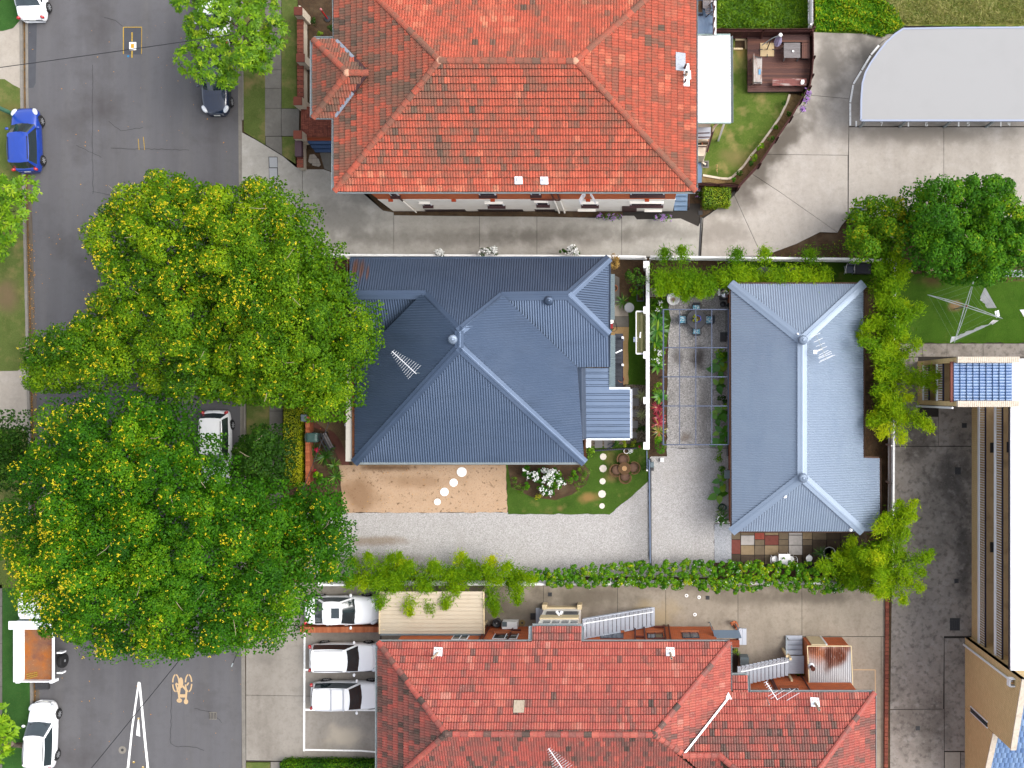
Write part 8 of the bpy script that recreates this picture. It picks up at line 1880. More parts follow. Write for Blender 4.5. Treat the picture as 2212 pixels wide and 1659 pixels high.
MB().tube([(0,0,.68),(0,0,.03)],.03,8).build('column',M_BLACKM,t,local=True); MB().lathe((0,0,0),[(.2,0),(.2,.02),(.04,.05)],20).build('foot',M_BLACKM,t,local=True)
t = thing('barbecue','black and chrome barbecue tucked under the pale blue eave','barbecue',at(1562,638,.04)); MB().box((0,0,.45),(.5,.6,.8)).build('cabinet',M_BLACKM,t,local=True,bevel=.03); MB().lathe((.02,0,.85),[(.28,0),(.27,.12),(.15,.2),(.02,.22)],20).build('lid',mat('chrome',(.5,.51,.53),.2,.6,metal=.8),t,local=True,smooth=True); MB().box((-.3,.1,.78),(.2,.4,.04)).build('side_shelf',M_WPLASTIC,t,local=True)
t = thing('gas_bottle','black kettle barbecue on a stand south of the chrome barbecue','barbecue',at(1560,659,.04)); MB().lathe((0,0,.55),[(.02,-.16),(.14,-.1),(.19,0),(.14,.1),(.03,.15)],18).build('kettle',M_BLACKM,t,local=True,smooth=True)
for k in range(3): a = k*2.094; MB().tube([(.1*math.cos(a),.1*math.sin(a),.45),(.2*math.cos(a),.2*math.sin(a),0)],.014,5).build('leg',M_BLACKM,t,local=True)
t.name = 'kettle_barbecue'
t = thing('doormat','black doormat at the sliding door of the rear flat','doormat',at(1562.5,728,.035)); MB().box((0,0,.012),(.42,.6,.022)).build('mat',M_DARK,t,local=True)
t = thing('round_shade','dark grey half-hidden round table under the north bamboo, the left one','table',at(1647,600,.04),group='round grey tables behind the rear flat'); MB().lathe((0,0,.7),[(.6,0),(.62,.02),(.6,.04)],32).build('tabletop',M_BLACKMESH,t,local=True); MB().tube([(0,0,0),(0,0,.7)],.04,8).build('column',M_BLACKM,t,local=True)
t2 = copy_tree(t); t2.location = at(1703,601,.04); t2['label'] = 'dark grey half-hidden round table under the north bamboo, the right one'; t2.name = 'round_table'; t.name = 'round_table'
t = thing('folding_chair','blue-grey folding chair on the shaded lawn behind the rear flat','chair',at(1832,584,.05),R(-90)); MB().box((0,0,.42),(.45,.46,.03)).build('seat',mat('grey_canvas',pc(120,126,146),.8,.2),t,local=True); MB().box((-.26,0,.66),(.05,.46,.45)).build('backrest',MATS['grey_canvas'],t,local=True)
for s_ in (-1,1):
    MB().tube([(.24,s_*.25,0),(-.3,s_*.25,.9)],.016,6).build('leg',M_WHITEMETAL,t,local=True); MB().tube([(-.26,s_*.24,0),(.24,s_*.24,.44),(.24,s_*.27,.62),(-.2,s_*.27,.62)],.016,6).build('armrest',M_WHITEMETAL,t,local=True)
t = thing('storage_box','dark storage box beside the folding chair in the corner','box',at(1860,583,.05)); MB().box((0,0,.3),(.9,.6,.6)).build('box',mat('dark_grey_plastic',pc(66,66,78),.6,.3),t,local=True,bevel=.02); MB().box((0,0,.62),(.94,.64,.04)).build('lid',MATS['dark_grey_plastic'],t,local=True,bevel=.01)
# ---- wall-mounted clothes line
t = thing('clothesline','white folding clothesline frame fixed to the garden wall','clothesline',at(1396,718)); h = 1.6; A = [Z('Z1',728,848,h),Z('Z1',578,848,h),Z('Z1',570,858,h),Z('Z1',570,1515,h),Z('Z1',580,1526,h),Z('Z1',728,1524,h)]
MB().tube(A,.028,8).build('frame',M_WHITEMETAL,t)
for x in (592,613,634,655,676,697,714): MB().tube([Z('Z1',x,852,h+.01),Z('Z1',x,1520,h+.01)],.013,5).build('line',mat('cream_cord',pc(206,200,150),.7,.2),t)
for y in (858,1512): MB().beam(Z('Z1',575,y,h),Z('Z1',715,y,h),.04,.05).build('spreader',M_WHITEMETAL,t)
t = thing('peg_bag','white peg bag lying across the clothesline','peg bag',Z('Z1',637,1225,1.63)); MB().tube([Z('Z1',640,1178,1.65)-t.location,Z('Z1',634,1225,1.63)-t.location,Z('Z1',632,1270,1.64)-t.location],.04,8,.05).build('bag',M_SHEET,t,local=True)
t = thing('magazine','bright patterned card hanging on the clothesline frame','card',Z('Z1',563,1296,1.5)); MB().box((0,0,0),(.26,.3,.02)).build('card',mat('printed_card',pc(206,220,236),.6,.3,coord='obj',layers=[('n',12,pc(90,150,206),.5,.55,1),('n',15,pc(206,96,130),.58,.62,1)]),t,local=True)
# ---- pots, hoses, bins
def pot(label,x,y,r,m,h=.35,z=.03,group=None,plant=None):
    t = thing('plant_pot',label,'plant pot',at(x,y,z),group=group); MB().lathe((0,0,0),[(r*.7,0),(r,h),(r*1.06,h),(r*1.06,h+.04),(r*.88,h+.04),(r*.85,h-.06)],22).build('pot',m,t,local=True,smooth=True); MB().lathe((0,0,h-.06),[(r*.86,0),(.02,.02)],16).build('soil',M_SOIL,t,local=True); return t
pot('big empty terracotta pot under the grey window hood',1327.5,624,.2,M_TERRAPOT,.45); pot('terracotta pot at the foot of the dark back steps',1342,819.5,.19,M_TERRAPOT,.4); pot('white tub at the foot of the rear wall bed',1557,1121,.24,M_WPLASTIC,.3); pot('black pot with a dark plant in the rear wall bed',1565,772,.16,M_BLACKM,.3)
t = thing('plant_pot','white ring shaped tub with dark water on the patchwork paving','plant pot',Z('Z5',1432,402,.04)); MB().lathe((0,0,0),[(.3,0),(.36,.4),(.38,.42),(.35,.42),(.33,.3)],28).build('tub',M_WPLASTIC,t,local=True,smooth=True); MB().lathe((0,0,.3),[(.335,0),(.02,.0)],24).build('water',M_GLASS,t,local=True)
t = thing('hose_reel','red and white hose reel against the blue house wall','hose reel',at(1320.5,699,.03)); MB().box((.03,-.1,.3),(.16,.5,.5)).build('stand',mat('red_plastic',pc(176,40,44),.5,.3),t,local=True); MB().lathe((0,.1,.62),[(.05,-.1),(.16,-.1),(.16,.1),(.05,.1)],20).build('reel',M_WPLASTIC,t,local=True); MB().tube([(.1,.2,.5),(.3,.0,.05),(.36,-.35,.03),(.2,-.5,.03),(.0,-.46,.03)],.015,6).build('hose',M_BLACKM,t,local=True)
t = thing('watering_can','dark green watering can beside the hose reel','watering can',at(1318.8,712,.03)); MB().lathe((0,0,0),[(.12,0),(.13,.22),(.07,.27)],16).build('can',mat('bottle_green_plastic',pc(30,84,72),.5,.4),t,local=True,smooth=True); MB().tube([(.1,0,.06),(.26,.1,.3)],.02,6).build('spout',MATS['bottle_green_plastic'],t,local=True)
t = thing('hose_bundle','heap of dark green hose at the end of the rear wall bed','hose',at(1560,1096,.03))
for k in range(5): MB().tube([(math.cos(a)*(.2+.02*k),math.sin(a)*(.24-.02*k),.03+.03*k+.02*math.sin(a*2+k)) for a in [2*math.pi*j/18 for j in range(19)]],.02,5).build('coil',MATS['bottle_green_plastic'],t,local=True)
def wheelie(label,x,y,rz):
    t = thing('wheelie_bin',label,'bin',at(x,y,.03),R(rz)); MB().add([(-.24,-.22,.05),(.24,-.22,.05),(.24,.22,.05),(-.24,.22,.05),(-.33,-.28,.98),(.33,-.28,.98),(.33,.28,.98),(-.33,.28,.98)],[(3,2,1,0),(4,5,6,7),(0,1,5,4),(1,2,6,5),(2,3,7,6),(3,0,4,7)]).build('tub',M_GREENBIN,t,local=True)
    vs = [(-.37,-.3,1.0),(.35,-.3,1.0),(.35,.3,1.0),(-.37,.3,1.0),(-.33,-.27,1.05),(.32,-.27,1.05),(.32,.27,1.05),(-.33,.27,1.05),(-.2,-.17,1.09),(.2,-.17,1.09),(.2,.17,1.09),(-.2,.17,1.09)]
    MB().add(vs,[(0,1,5,4),(1,2,6,5),(2,3,7,6),(3,0,4,7),(4,5,9,8),(5,6,10,9),(6,7,11,10),(7,4,8,11),(8,9,10,11),(3,2,1,0)]).build('lid',M_GREENBIN,t,local=True,bevel=.015)
    MB().tube([(-.42,-.24,.98),(-.42,.24,.98)],.02,6).build('handle',M_GREENBIN,t,local=True)
    for s_ in (-1,1): MB().lathe((-.3,s_*.27,.1),[(.1,-.03),(.1,.03)],14,M=Matrix.Rotation(math.pi/2,3,'X')).build('wheel',M_TYRE,t,local=True)
wheelie('dark green wheelie bin just inside the front brick wall',685.5,943.5,0)
t = thing('garden_bench','old dark bench with pale worn slats beside the red path','bench',at(712,951,.03),R(-62))
for i,m in enumerate((M_BLACKM,M_GREYWOOD,M_GREYWOOD)): MB().box((0,-.16+i*.13,.42),(1.0 if i else 1.2,.1,.03)).build('slat',m,t,local=True)
for s_ in (-1,1): MB().box((s_*.5,-.05,.2),(.05,.42,.4)).build('leg',M_BLACKM,t,local=True)
MB().box((0,-.27,.66),(1.2,.04,.2)).build('backrest',M_BLACKM,t,local=True)
t = thing('gate','black iron gate and rail between front wall and verandah','gate',at(700,908)); z = Vector((0,0,1))
for q in (.15,.95): MB().beam(at(668,910)+z*q,at(748,907)+z*q,.05,.05).build('rail',M_BLACKM,t)
for i in range(24): MB().box(at(669+i*3.4,910-i*.125)+z*.55,(.02,.02,.8)).build('bar',M_BLACKM,t)
t = thing('letterbox','grey letterbox on the front wall by the black gate','letterbox',at(667,902)); MB().box((0,0,.9),(.3,.42,.3)).build('box',M_GREYSHEET,t,local=True,bevel=.02); MB().box((0,0,.38),(.08,.08,.76)).build('post',M_BLACKM,t,local=True)
t = thing('tap_box','white square box at the corner of the blue house','box',at(1271,957,.03)); MB().box((0,0,.45),(.36,.46,.9)).build('cabinet',M_WPLASTIC,t,local=True,bevel=.02); MB().box((0,0,.92),(.4,.5,.04)).build('top',M_WPLASTIC,t,local=True)
t = thing('hose_coil','loose blue hose on the grey pavers','hose',at(1320,963,.08)); MB().tube([(.15*math.sin(k*1.3)+.1*math.cos(k),.18*math.cos(k*.9),.02+.01*(k % 3)) for k in [j*.5 for j in range(18)]],.018,5).build('hose',mat('navy_hose',pc(52,70,110),.5,.3),t,local=True)
t = pot('white trough of mixed flowers below the dark fence panel',1353,974,.16,M_WPLASTIC,.2,.06)
bush('flowering_plant','white and crimson flowers in the white trough below the fence panel','plant',[(1352,970),(1368,968),(1374,975),(1364,982),(1352,978)],.25,.4,8,LEAF_MID,(.06,.04),100,4,5,group='potted flowers by the lawn',flowers=(PETAL_W,22),fl=(.06,4)); bush('flowering_plant','crimson flowers in the pale bowl at the wall end','plant',[(1376,960),(1390,964),(1386,972),(1376,968)],.25,.45,7,LEAF_MID,(.06,.04),90,4,5,group='potted flowers by the lawn',flowers=(PETAL_R,12),fl=(.06,4))
t = thing('wall_light','small white light box at the end of the planted bed','lamp',at(1430,993,.04)); MB().box((0,0,.12),(.16,.2,.24)).build('housing',M_WPLASTIC,t,local=True,bevel=.02); MB().box((0,0,.26),(.2,.24,.03)).build('cap',M_WPLASTIC,t,local=True)
t = thing('raised_planter','narrow metal raised planter beside the garden wall','planter',at(1383,634,.03)); mb = MB(); a,b = px(7.0),px(17)
for c,d in (((-a,0,.2),(.03,2*b,.4)),((a,0,.2),(.03,2*b,.4)),((0,b,.2),(2*a,.03,.4)),((0,-b,.2),(2*a,.03,.4))): mb.box(c,d)
mb.build('sides',M_GREYSHEET,t,local=True); MB().box((0,0,.16),(2*a-.04,2*b-.04,.3)).build('soil',M_SOIL,t,local=True)
# ---- wicker setting on the lawn
def wicker_chair(x,y,rz,label):
    t = thing('wicker_chair',label,'chair',at(x,y,.06),R(rz),'wicker chairs around the wicker table')
    MB().lathe((0.02,0,.3),[(.27,0),(.29,.06),(.27,.1),(.05,.115)],24).build('cushion',M_WCUSH,t,local=True,smooth=True)
    MB().lathe((0,0,0),[(.25,0),(.27,.28),(.3,.3)],24).build('base',M_WICKER,t,local=True)
    for k,(rr,zz) in enumerate(((.32,.4),(.345,.52),(.365,.64),(.375,.72))): MB().tube([(-.02+rr*math.cos(a),rr*math.sin(a)*1.02,zz) for a in [math.pi*(.34+1.32*j/18) for j in range(19)]],.022 if k == 3 else .014,6).build('band',M_WICKER,t,local=True)
    mb = MB()
    for j in range(15): a = math.pi*(.36+1.28*j/14); mb.tube([(-.02+.3*math.cos(a),.3*math.sin(a),.28),(-.02+.375*math.cos(a),.38*math.sin(a),.72)],.01,5)
    o = mb.build('weave',M_WICKER,t,local=True); o['kind'] = 'stuff'
wicker_chair(1346,991,90+180,'wicker armchair north of the wicker table'); wicker_chair(1331,1014.5,0,'wicker armchair west of the wicker table'); wicker_chair(1369,1009,180,'wicker armchair east of the wicker table'); wicker_chair(1350.5,1029,90,'wicker armchair south of the wicker table')
t = thing('wicker_table','round wicker table with pale centre on the lawn','table',at(1349,1010.5,.06)); MB().lathe((0,0,.46),[(.36,0),(.38,.02),(.36,.04)],32).build('tabletop',mat('dark_wicker',pc(92,72,48),.8,.2),t,local=True)
for r_ in (.37,.3,.22): MB().tube([(r_*math.cos(a),r_*math.sin(a),.51) for a in [2*math.pi*j/26 for j in range(27)]],.022,6).build('band',M_WICKER,t,local=True)
for j in range(28): a = 2*math.pi*j/28; MB().beam((.2*math.cos(a),.2*math.sin(a),.505),(.36*math.cos(a),.36*math.sin(a),.505),.022,.02).build('spoke',M_WICKER,t,local=True)
MB().lathe((0,0,.5),[(.16,0),(.16,.025),(.13,.03)],22).build('centre',mat('pale_wicker',pc(190,150,106),.8,.2),t,local=True); MB().lathe((0,0,0),[(.2,0),(.13,.25),(.22,.46)],18).build('base',M_WICKER,t,local=True)
# ---- white cafe setting on the paving
t = thing('cafe_table','square white cafe table on the patchwork paving','table',Z('Z5',855,476,.05)); MB().box((0,0,.72),(.72,.70,.03)).build('tabletop',M_WPLASTIC,t,local=True,bevel=.008)
for a in ((-.3,-.3),(.3,-.3),(-.3,.3),(.3,.3)): MB().tube([(a[0],a[1],0),(a[0]*.9,a[1]*.9,.72)],.018,6).build('leg',M_WHITEMETAL,t,local=True)
for zx,rz,lb in ((745,0,'white cafe chair left of the square white table'),(945,180,'white cafe chair right of the square white table')):
    t = thing('cafe_chair',lb,'chair',Z('Z5',zx,482,.05),R(rz),'white cafe chairs on the paving'); MB().lathe((0,0,.44),[(.2,0),(.21,.015),(.19,.03)],24).build('seat',M_WPLASTIC,t,local=True)
    MB().tube([(-.2,-.18,.44),(-.3,-.2,.75),(-.33,-.1,.88),(-.33,.1,.88),(-.3,.2,.75),(-.2,.18,.44)],.014,6).build('back_frame',M_WHITEMETAL,t,local=True); MB().tube([(-.24,-.06,.44),(-.33,0,.86),(-.24,.06,.44)],.01,6).build('back_hoop',M_WHITEMETAL,t,local=True)
    for a in ((-.16,-.16),(.16,-.16),(-.16,.16),(.16,.16)): MB().tube([(a[0],a[1],.44),(a[0]*1.25,a[1]*1.25,0)],.012,5).build('leg',M_WHITEMETAL,t,local=True)
bush('pot_plant','little leafy plant with an orange fruit on the white cafe table','plant',[(1686,1200),(1694,1199),(1699,1208),(1694,1214),(1688,1210)],.85,.95,6,LEAF_MID,(.08,.03),60,3,5)
t = thing('chair_frame','white chair hoop half buried in the creeper','chair',Z('Z5',1150,470,.05)); MB().tube([(.15,.25,.4),(-.05,.2,.8),(-.12,0,.86),(-.05,-.2,.8),(.12,-.25,.4)],.016,6).build('back_frame',M_WHITEMETAL,t,local=True); MB().lathe((.12,0,.42),[(.2,0),(.2,.02)],20).build('seat',M_WPLASTIC,t,local=True)
# ---- timber deck beyond the porch roof
def deck():
    t = thing('timber_deck','dark stained timber deck enclosed by the brown fence','deck',at(1685,135)); h = .45
    P = [tuple(at(x,y,h)[:2]) for x,y in ((1614.5,79.5),(1752,79.5),(1750,150),(1746,178),(1733,197.5),(1615,198.5))]; ya,yb = P[0][1],P[5][1]; n = 26
    for i in range(n):
        y1 = ya+(yb-ya)*i/n; y0 = ya+(yb-ya)*(i+1)/n+.008; q = clip(clip(P,(0,1),y1),(0,-1),-y0)
        if len(q) > 2: MB().prism(q,h-.03,h+rnd.uniform(-.003,.003)).build('board',M_DECK,t)
    MB().prism([(p[0]*.999,p[1]) for p in inset([Vector((*p,0)) for p in P],.06)],-.02,h-.04).build('frame',M_DARK,t)
    def built_in(x0,y0,x1,y1,along,label):
        s = thing('deck_bench',label,'bench',at((x0+x1)/2,(y0+y1)/2,h),group='built-in benches on the deck'); hz = h+.45; a,b = at(x0,y0,hz),at(x1,y1,hz); k = 4
        for i in range(k):
            if along == 'x': MB().box(((a.x+b.x)/2,a.y+(b.y-a.y)*(i+.5)/k,hz),(b.x-a.x,abs(b.y-a.y)/k-.012,.035)).build('slat',M_DECK,s)
            else: MB().box((a.x+(b.x-a.x)*(i+.5)/k,(a.y+b.y)/2,hz),(abs(b.x-a.x)/k-.012,abs(b.y-a.y),.035)).build('slat',M_DECK,s)
        MB().prism(inset([a,Vector((b.x,a.y,0)),b,Vector((a.x,b.y,0))],.06),h+.01,hz-.03).build('base',M_DARK,s)
    built_in(1678,74.5,1749,91,'x','built-in deck bench along the top fence'); built_in(1732,92,1749,126,'y','built-in deck bench along the right fence')
    q = at(1711,108.5,h+.74); tb = thing('deck_table','square silvered timber table on the deck','table',(q.x,q.y,h))
    for i in range(8): MB().box((0,-.46+(i+.5)*.115,.72),(1.0,.108,.035)).build('board',M_GREYWOOD,tb,local=True)
    for a in ((-.42,-.4),(.42,-.4),(-.42,.4),(.42,.4)): MB().box((a[0],a[1],.35),(.08,.08,.7)).build('leg',M_GREYWOOD,tb,local=True)
    c = thing('candle','small white candle on the silvered deck table','candle',(q.x+.05,q.y-.08,h+.74)); MB().lathe((0,0,0),[(.06,0),(.06,.09),(.05,.1)],16).build('wax',M_WPLASTIC,c,local=True)
    MB().tube([(0,0,.1),(0,.003,.12)],.004,4).build('wick',M_BLACKM,c,local=True)
    w = thing('bench','weathered white bench with a high back on the left of the deck','bench',Z('Z3',1140,1240,h)); L = 1.62
    for i in range(4): MB().box((-.2+i*.13,0,.44),(.12,L,.03)).build('slat',M_PEEL,w,local=True)
    MB().box((-.3,0,.72),(.05,L+.1,.5)).build('backrest',M_PEEL,w,local=True)
    for s_ in (-1,1): MB().tube([(.24,s_*.72,0),(.2,s_*.76,.5),(-.28,s_*.8,.66),(-.42,s_*.78,0)],.03,6).build('iron_arm',M_DARK,w,local=True)
    bk = thing('book','pale blue book lying on the weathered white bench','book',Z('Z3',1184,1225,h+.46)); MB().box((0,0,.015),(.13,.32,.03)).build('cover',mat('sky_blue_cover',pc(120,182,226),.6,.3),bk,local=True)
    b2 = thing('bench','worn red-brown plank bench at the lower edge of the deck','bench',Z('Z3',1675,1435,h)); 
    for i in range(3): MB().box((0,-.15+i*.15,.42),(2.1,.14,.04)).build('plank',M_PEEL2,b2,local=True)
    for s_ in (-.55,.45): MB().box((s_,0,.2),(.1,.36,.4)).build('leg',M_DARK,b2,local=True)
    l = thing('lantern','small white lantern and dry twigs on the red-brown plank bench','lantern',Z('Z3',1908,1410,h+.44)); mb = MB()
    for a in ((-.07,-.09),(.07,-.09),(-.07,.09),(.07,.09)): mb.box((a[0],a[1],.12),(.02,.02,.24))
    mb.box((0,0,.01),(.17,.21,.02)); mb.box((0,0,.25),(.17,.21,.02)); mb.build('frame',M_WPLASTIC,l,local=True)
    u0 = thing('paving_slabs','cream square paving base of the folded parasol','paving',Z('Z3',1312,848,h))
    for sx in (-1,1):
        for sy in (-1,1): MB().box((sx*.215,sy*.21,.03),(.42,.41,.06)).build('slab',M_CREAMPAV,u0,local=True)
    for a in ((.5,0),(-.5,0),(0,.5),(0,-.5)): MB().beam((a[0]*.6,a[1]*.6,.08),(a[0],a[1],.08),.04,.04).build('foot',M_BLACKM,u0,local=True)
    u = thing('parasol','folded lilac cantilever parasol hanging from a black arm','parasol',Z('Z3',1310,845,h))
    o = u.location; p0 = Vector((0,0,0)); p1 = Z('Z3',1390,655,h+1.9)-o; p2 = Z('Z3',1540,595,h+2.3)-o; p3 = Z('Z3',1225,768,h+1.0)-o
    MB().tube([p0,(0,.02,1.6),p1],.035,8).build('pole',M_BLACKM,u,local=True); MB().tube([p3,p1,p2],.03,8).build('arm',M_GALV,u,local=True)
    q2 = Z('Z3',1480,745,h+1.1)-o; mb = MB(); 
    for k in range(8):
        a = 2*math.pi*k/8; d = Vector((math.cos(a),math.sin(a),0)); mb.tube([p2,p2.lerp(q2,.4)+d*.1,p2.lerp(q2,.75)+d*.17,q2+d*.1],.05,6,.09)
    mb.build('canopy',M_LILACF,u,local=True,smooth=True); MB().ball(p2,(.12,.12,.1),12,6).build('hub',M_WPLASTIC,u,local=True)
deck()
t = thing('sandpit','small square bed with pale timber edging beside the deck','garden bed',at(1598,97)); mb = MB()
for a,b in (((1588,87),(1610,87)),((1610,87),(1611,107)),((1584,107),(1604,107))): MB().beam(at(*a)+Vector((0,0,.08)),at(*b)+Vector((0,0,.08)),.1,.16).build('edging',M_CREAM,t)
MB().prism(D((1588,88),(1608,88),(1608,106),(1588,106)),-.02,.07).build('soil',M_SOIL,t)
t = thing('garden_edging','cream curving edging between back lawn and bark strip','edging',at(1640,318)); E_ = [(1705,205),(1701,220),(1685,253),(1667,279),(1640,316),(1623,335),(1605.5,360),(1581,384),(1573,387),(1556,386),(1517,379)]
for a,b in zip(E_,E_[1:]): 
    n = max(1,round((at(*a)-at(*b)).length/.8))
    for i in range(n): MB().beam(at(*a).lerp(at(*b),i/n)+Vector((0,0,.06)),at(*a).lerp(at(*b),(i+.97)/n)+Vector((0,0,.06)),.13,.14).build('edging_block',M_CREAMP,t)
t = thing('flower_spike','tall dead flower spike on the back lawn','plant',Z('Z4',515,1260,.05)); MB().tube([(0,0,0),Z('Z4',500,1090,.9)-Z('Z4',515,1260,.05)],.012,5).build('stem',M_TWIG,t,local=True); mb = MB()
for k in range(14): f = .3+.05*k; q = (Z('Z4',500,1090,.9)-Z('Z4',515,1260,.05))*f; mb.ball(q+Vector((rnd.uniform(-.06,.06),rnd.uniform(-.05,.05),.02)),(.04,.035,.02),6,4)
o = mb.build('seed_heads',mat('dry_seed',pc(216,186,120),.9,.1),t,local=True); o['kind'] = 'stuff'
t = thing('flag','red garden ornament on a round dark base in the bark bed','ornament',at(708,41)); MB().lathe((0,0,0),[(.2,0),(.2,.06),(.05,.08)],18).build('base',M_BLACKM,t,local=True); MB().tube([(0,0,.05),(-.12,.2,.9)],.045,8).build('pole',mat('red_paint',pc(206,40,44),.5,.3),t,local=True); MB().ball((-.12,.22,.95),(.08,.08,.1),10,6).build('head',mat('pink_paint',pc(232,150,150),.6,.3),t,local=True); t.name = 'garden_ornament'
# ---- rotary clothesline
def rotary():
    t = thing('rotary_clothesline','rotary clothesline with four grey arms on the right lawn','clothesline',at(2062,661)); h = 2.05; q = lambda x,y,hh=h: Z('Y4',x,y,hh)
    hub = q(655,385); f = at(2060,661); 
    f = Vector((hub.x,hub.y,0)); MB().tube([f,hub],.04,10).build('mast',M_GALV,t); MB().tube([hub-Vector((0,0,.5)),hub-Vector((-.3,.05,.5))],.02,6).build('crank',M_BLACKM,t)
    tips = [q(240,264),q(737,95),q(1043,520),q(523,780)]
    for i,p in enumerate(tips):
        a = MB(); d = (p-hub).normalized(); n = Vector((-d.y,d.x,0))*.07
        for s_ in (-1,1): a.tube([hub+n*s_,hub.lerp(p,.5)+n*s_*.8,p],.022,6)
        a.tube([hub-Vector((0,0,.45)),hub.lerp(p,.55)-Vector((0,0,.02))],.014,6); a.build('arm',M_GALV,t)
    MB().ball(hub,(.08,.08,.06),10,6).build('hub',M_PIPE,t)
    for fr in (.98,.78,.56,.36):
        for i in range(4): MB().tube([hub.lerp(tips[i],fr),hub.lerp(tips[(i+1) % 4],fr)],.0035,4).build('line',mat('green_line',pc(150,176,150),.6,.3),t)
    def cloth(label,pts,drop,m=M_SHEET):
        c = thing('laundry',label,'laundry',pts[0],group='white laundry on the rotary clothesline'); vs = []; o = Vector(pts[0]); n = 10; P = [Vector(p)-o for p in pts]
        for k in range(n+1):
            f_ = k/n; a = P[0].lerp(P[1],f_); b = P[3].lerp(P[2],f_); w = Vector((rnd.uniform(-.05,.05),rnd.uniform(-.05,.05),rnd.uniform(-.05,.05)))
            vs += [a,a.lerp(b,.5)+Vector((0,0,-drop*.5))+w*.6,b+Vector((0,0,-drop))+w]
        o_ = MB().add(vs,[(3*k+j,3*k+j+1,3*k+j+4,3*k+j+3) for k in range(n) for j in range(2)]).build('cloth',m,c,local=True,smooth=True)
    cloth('frilled white sheet on the upper right of the rotary line',[q(852,180),q(978,404),q(905,398),q(825,290)],.5); cloth('long white sheet along the lower side of the rotary line',[q(920,578),q(480,778),q(530,715),q(850,590)],.5)
    cloth('small square white cloth at the right arm tip of the rotary line',[q(955,442),q(1000,428),q(1028,490),q(990,512)],.3); cloth('small curled white cloth below the right arm tip of the rotary line',[q(940,533),q(998,540),q(960,578),q(918,572)],.3); cloth('small white cloth at the top arm tip under the tree',[q(770,70),q(815,60),q(818,88),q(775,90)],.3)
    s = thing('shade_cloth','grey shade cloth sheet at the right edge beside the glossy tree','shade cloth',at(2170,592,1.4)); P = [q(870,0,1.4),q(1290,0,1.5),q(1290,78,1.3),q(1100,70,1.3),q(970,86,1.3),q(920,60,1.3)]
    MB().slab(P,(0,0,1),.02).build('cloth',mat('grey_shade_cloth',pc(186,196,200),.8,.2,layers=[('n',6,pc(160,170,174),.5,.75,.5)]),s)
    for p in (P[0],P[2],P[4]): MB().tube([p,Vector((p.x,p.y,0))],.02,6).build('stake',M_GALV,s)
    s = thing('laundry','pale grey laundry hanging at the right picture edge','laundry',q(1250,460,1.9)); MB().slab([q(1225,425,1.9),q(1275,422,1.9),q(1285,510,1.6),q(1262,495,1.6)],(0,0,1),.02).build('cloth',M_SHEET,s); MB().tube([q(1225,424,1.92),q(1300,420,1.92)],.01,5).build('line',M_GALV,s)
    for x,y,lb in ((2008,610,'short pale timber post in the ivy, the right one'),(1958,606,'short pale timber post in the ivy, the left one')):
        s = thing('timber_post',lb,'post',at(2002 if x > 1990 else 1957,587 if x > 1990 else 590),group='timber posts in the ivy bank'); MB().box((0,0,.6),(.12,.12,1.2)).build('post',M_CREAM,s,local=True); MB().box((0,0,1.21),(.14,.14,.03)).build('cap',M_CREAM,s,local=True)
rotary()
t = thing('wheelie_bin','blue-grey bin half under the golden-tipped tree','bin',at(1848,468)); MB().prism([(-.28,-.35),(.28,-.35),(.28,.35),(-.28,.35)],.05,.95).build('tub',M_BLUEGREY,t,local=True); MB().prism([(-.32,-.39),(.32,-.39),(.32,.39),(-.32,.39)],.95,1.02).build('lid',M_BLUEGREY,t,local=True)
# ---- red-roofed flats' yard
t = thing('air_conditioner','white air conditioning unit against the brick wall','air conditioner',at(1104,1341.5,.05)); MB().box((0,-.1,.42),(.95,.42,.8)).build('casing',M_WPLASTIC,t,local=True,bevel=.02); MB().box((-.3,0,.83),(.3,.3,.02)).build('panel',M_GREYSHEET,t,local=True)
for s_ in (-.35,.35): MB().box((s_,-.1,.01),(.1,.4,.03)).build('foot',M_BLACKM,t,local=True)
t = thing('rubbish_tub','round black ribbed tub beside the air conditioner','tub',at(1075.5,1342,.05)); MB().lathe((0,0,0),[(.2,0),(.25,.5),(.27,.5),(.27,.56),(.2,.58),(.19,.54),(.06,.55)],24).build('tub',M_BLACKM,t,local=True,smooth=True); MB().ball((0,0,.56),(.025,.025,.02),8,4).build('knob',M_WPLASTIC,t,local=True)
for x,y,s_,lb in ((1188,1284,.24,'small black square drain grate above the cream porch'),(1528.5,1291,.24,'small black square drain grate near the white discs'),(1151.5,1331.5,.36,'black rectangular grate beside the pale grey steps'),(2083,919,.3,'raised black drain grate in the dark driveway, the top one'),(2069,1017,.36,'crossed square grate in the dark driveway'),(2066,1255,.26,'small black grate in the dark driveway, middle'),(2062.5,1348.5,.62,'large black pit lid in the dark driveway'),(1982.5,1573,.26,'small black grate in the dark driveway, the lowest'),(1513,459.5,.26,'small dark drain by the blue outside stair'),(460,1546,.46,'rusty square valve cover in the road'),):
    t = thing('drain_grate',lb,'drain',at(x,y,.05 if x > 500 else .012),group='drain grates'); w = s_*(1.0 if s_ != .36 or x > 2000 else .9)
    MB().box((0,0,.012),(w,w*(1.25 if s_ in (.36,.62) else 1),.024)).build('frame',M_KERB if x < 500 else M_DARK,t,local=True)
    for k in range(5): MB().box((-w*.4+w*.2*k,0,.028),(w*.09,w*.86,.012)).build('bar',M_DARK if x < 500 else M_BLACKM,t,local=True)
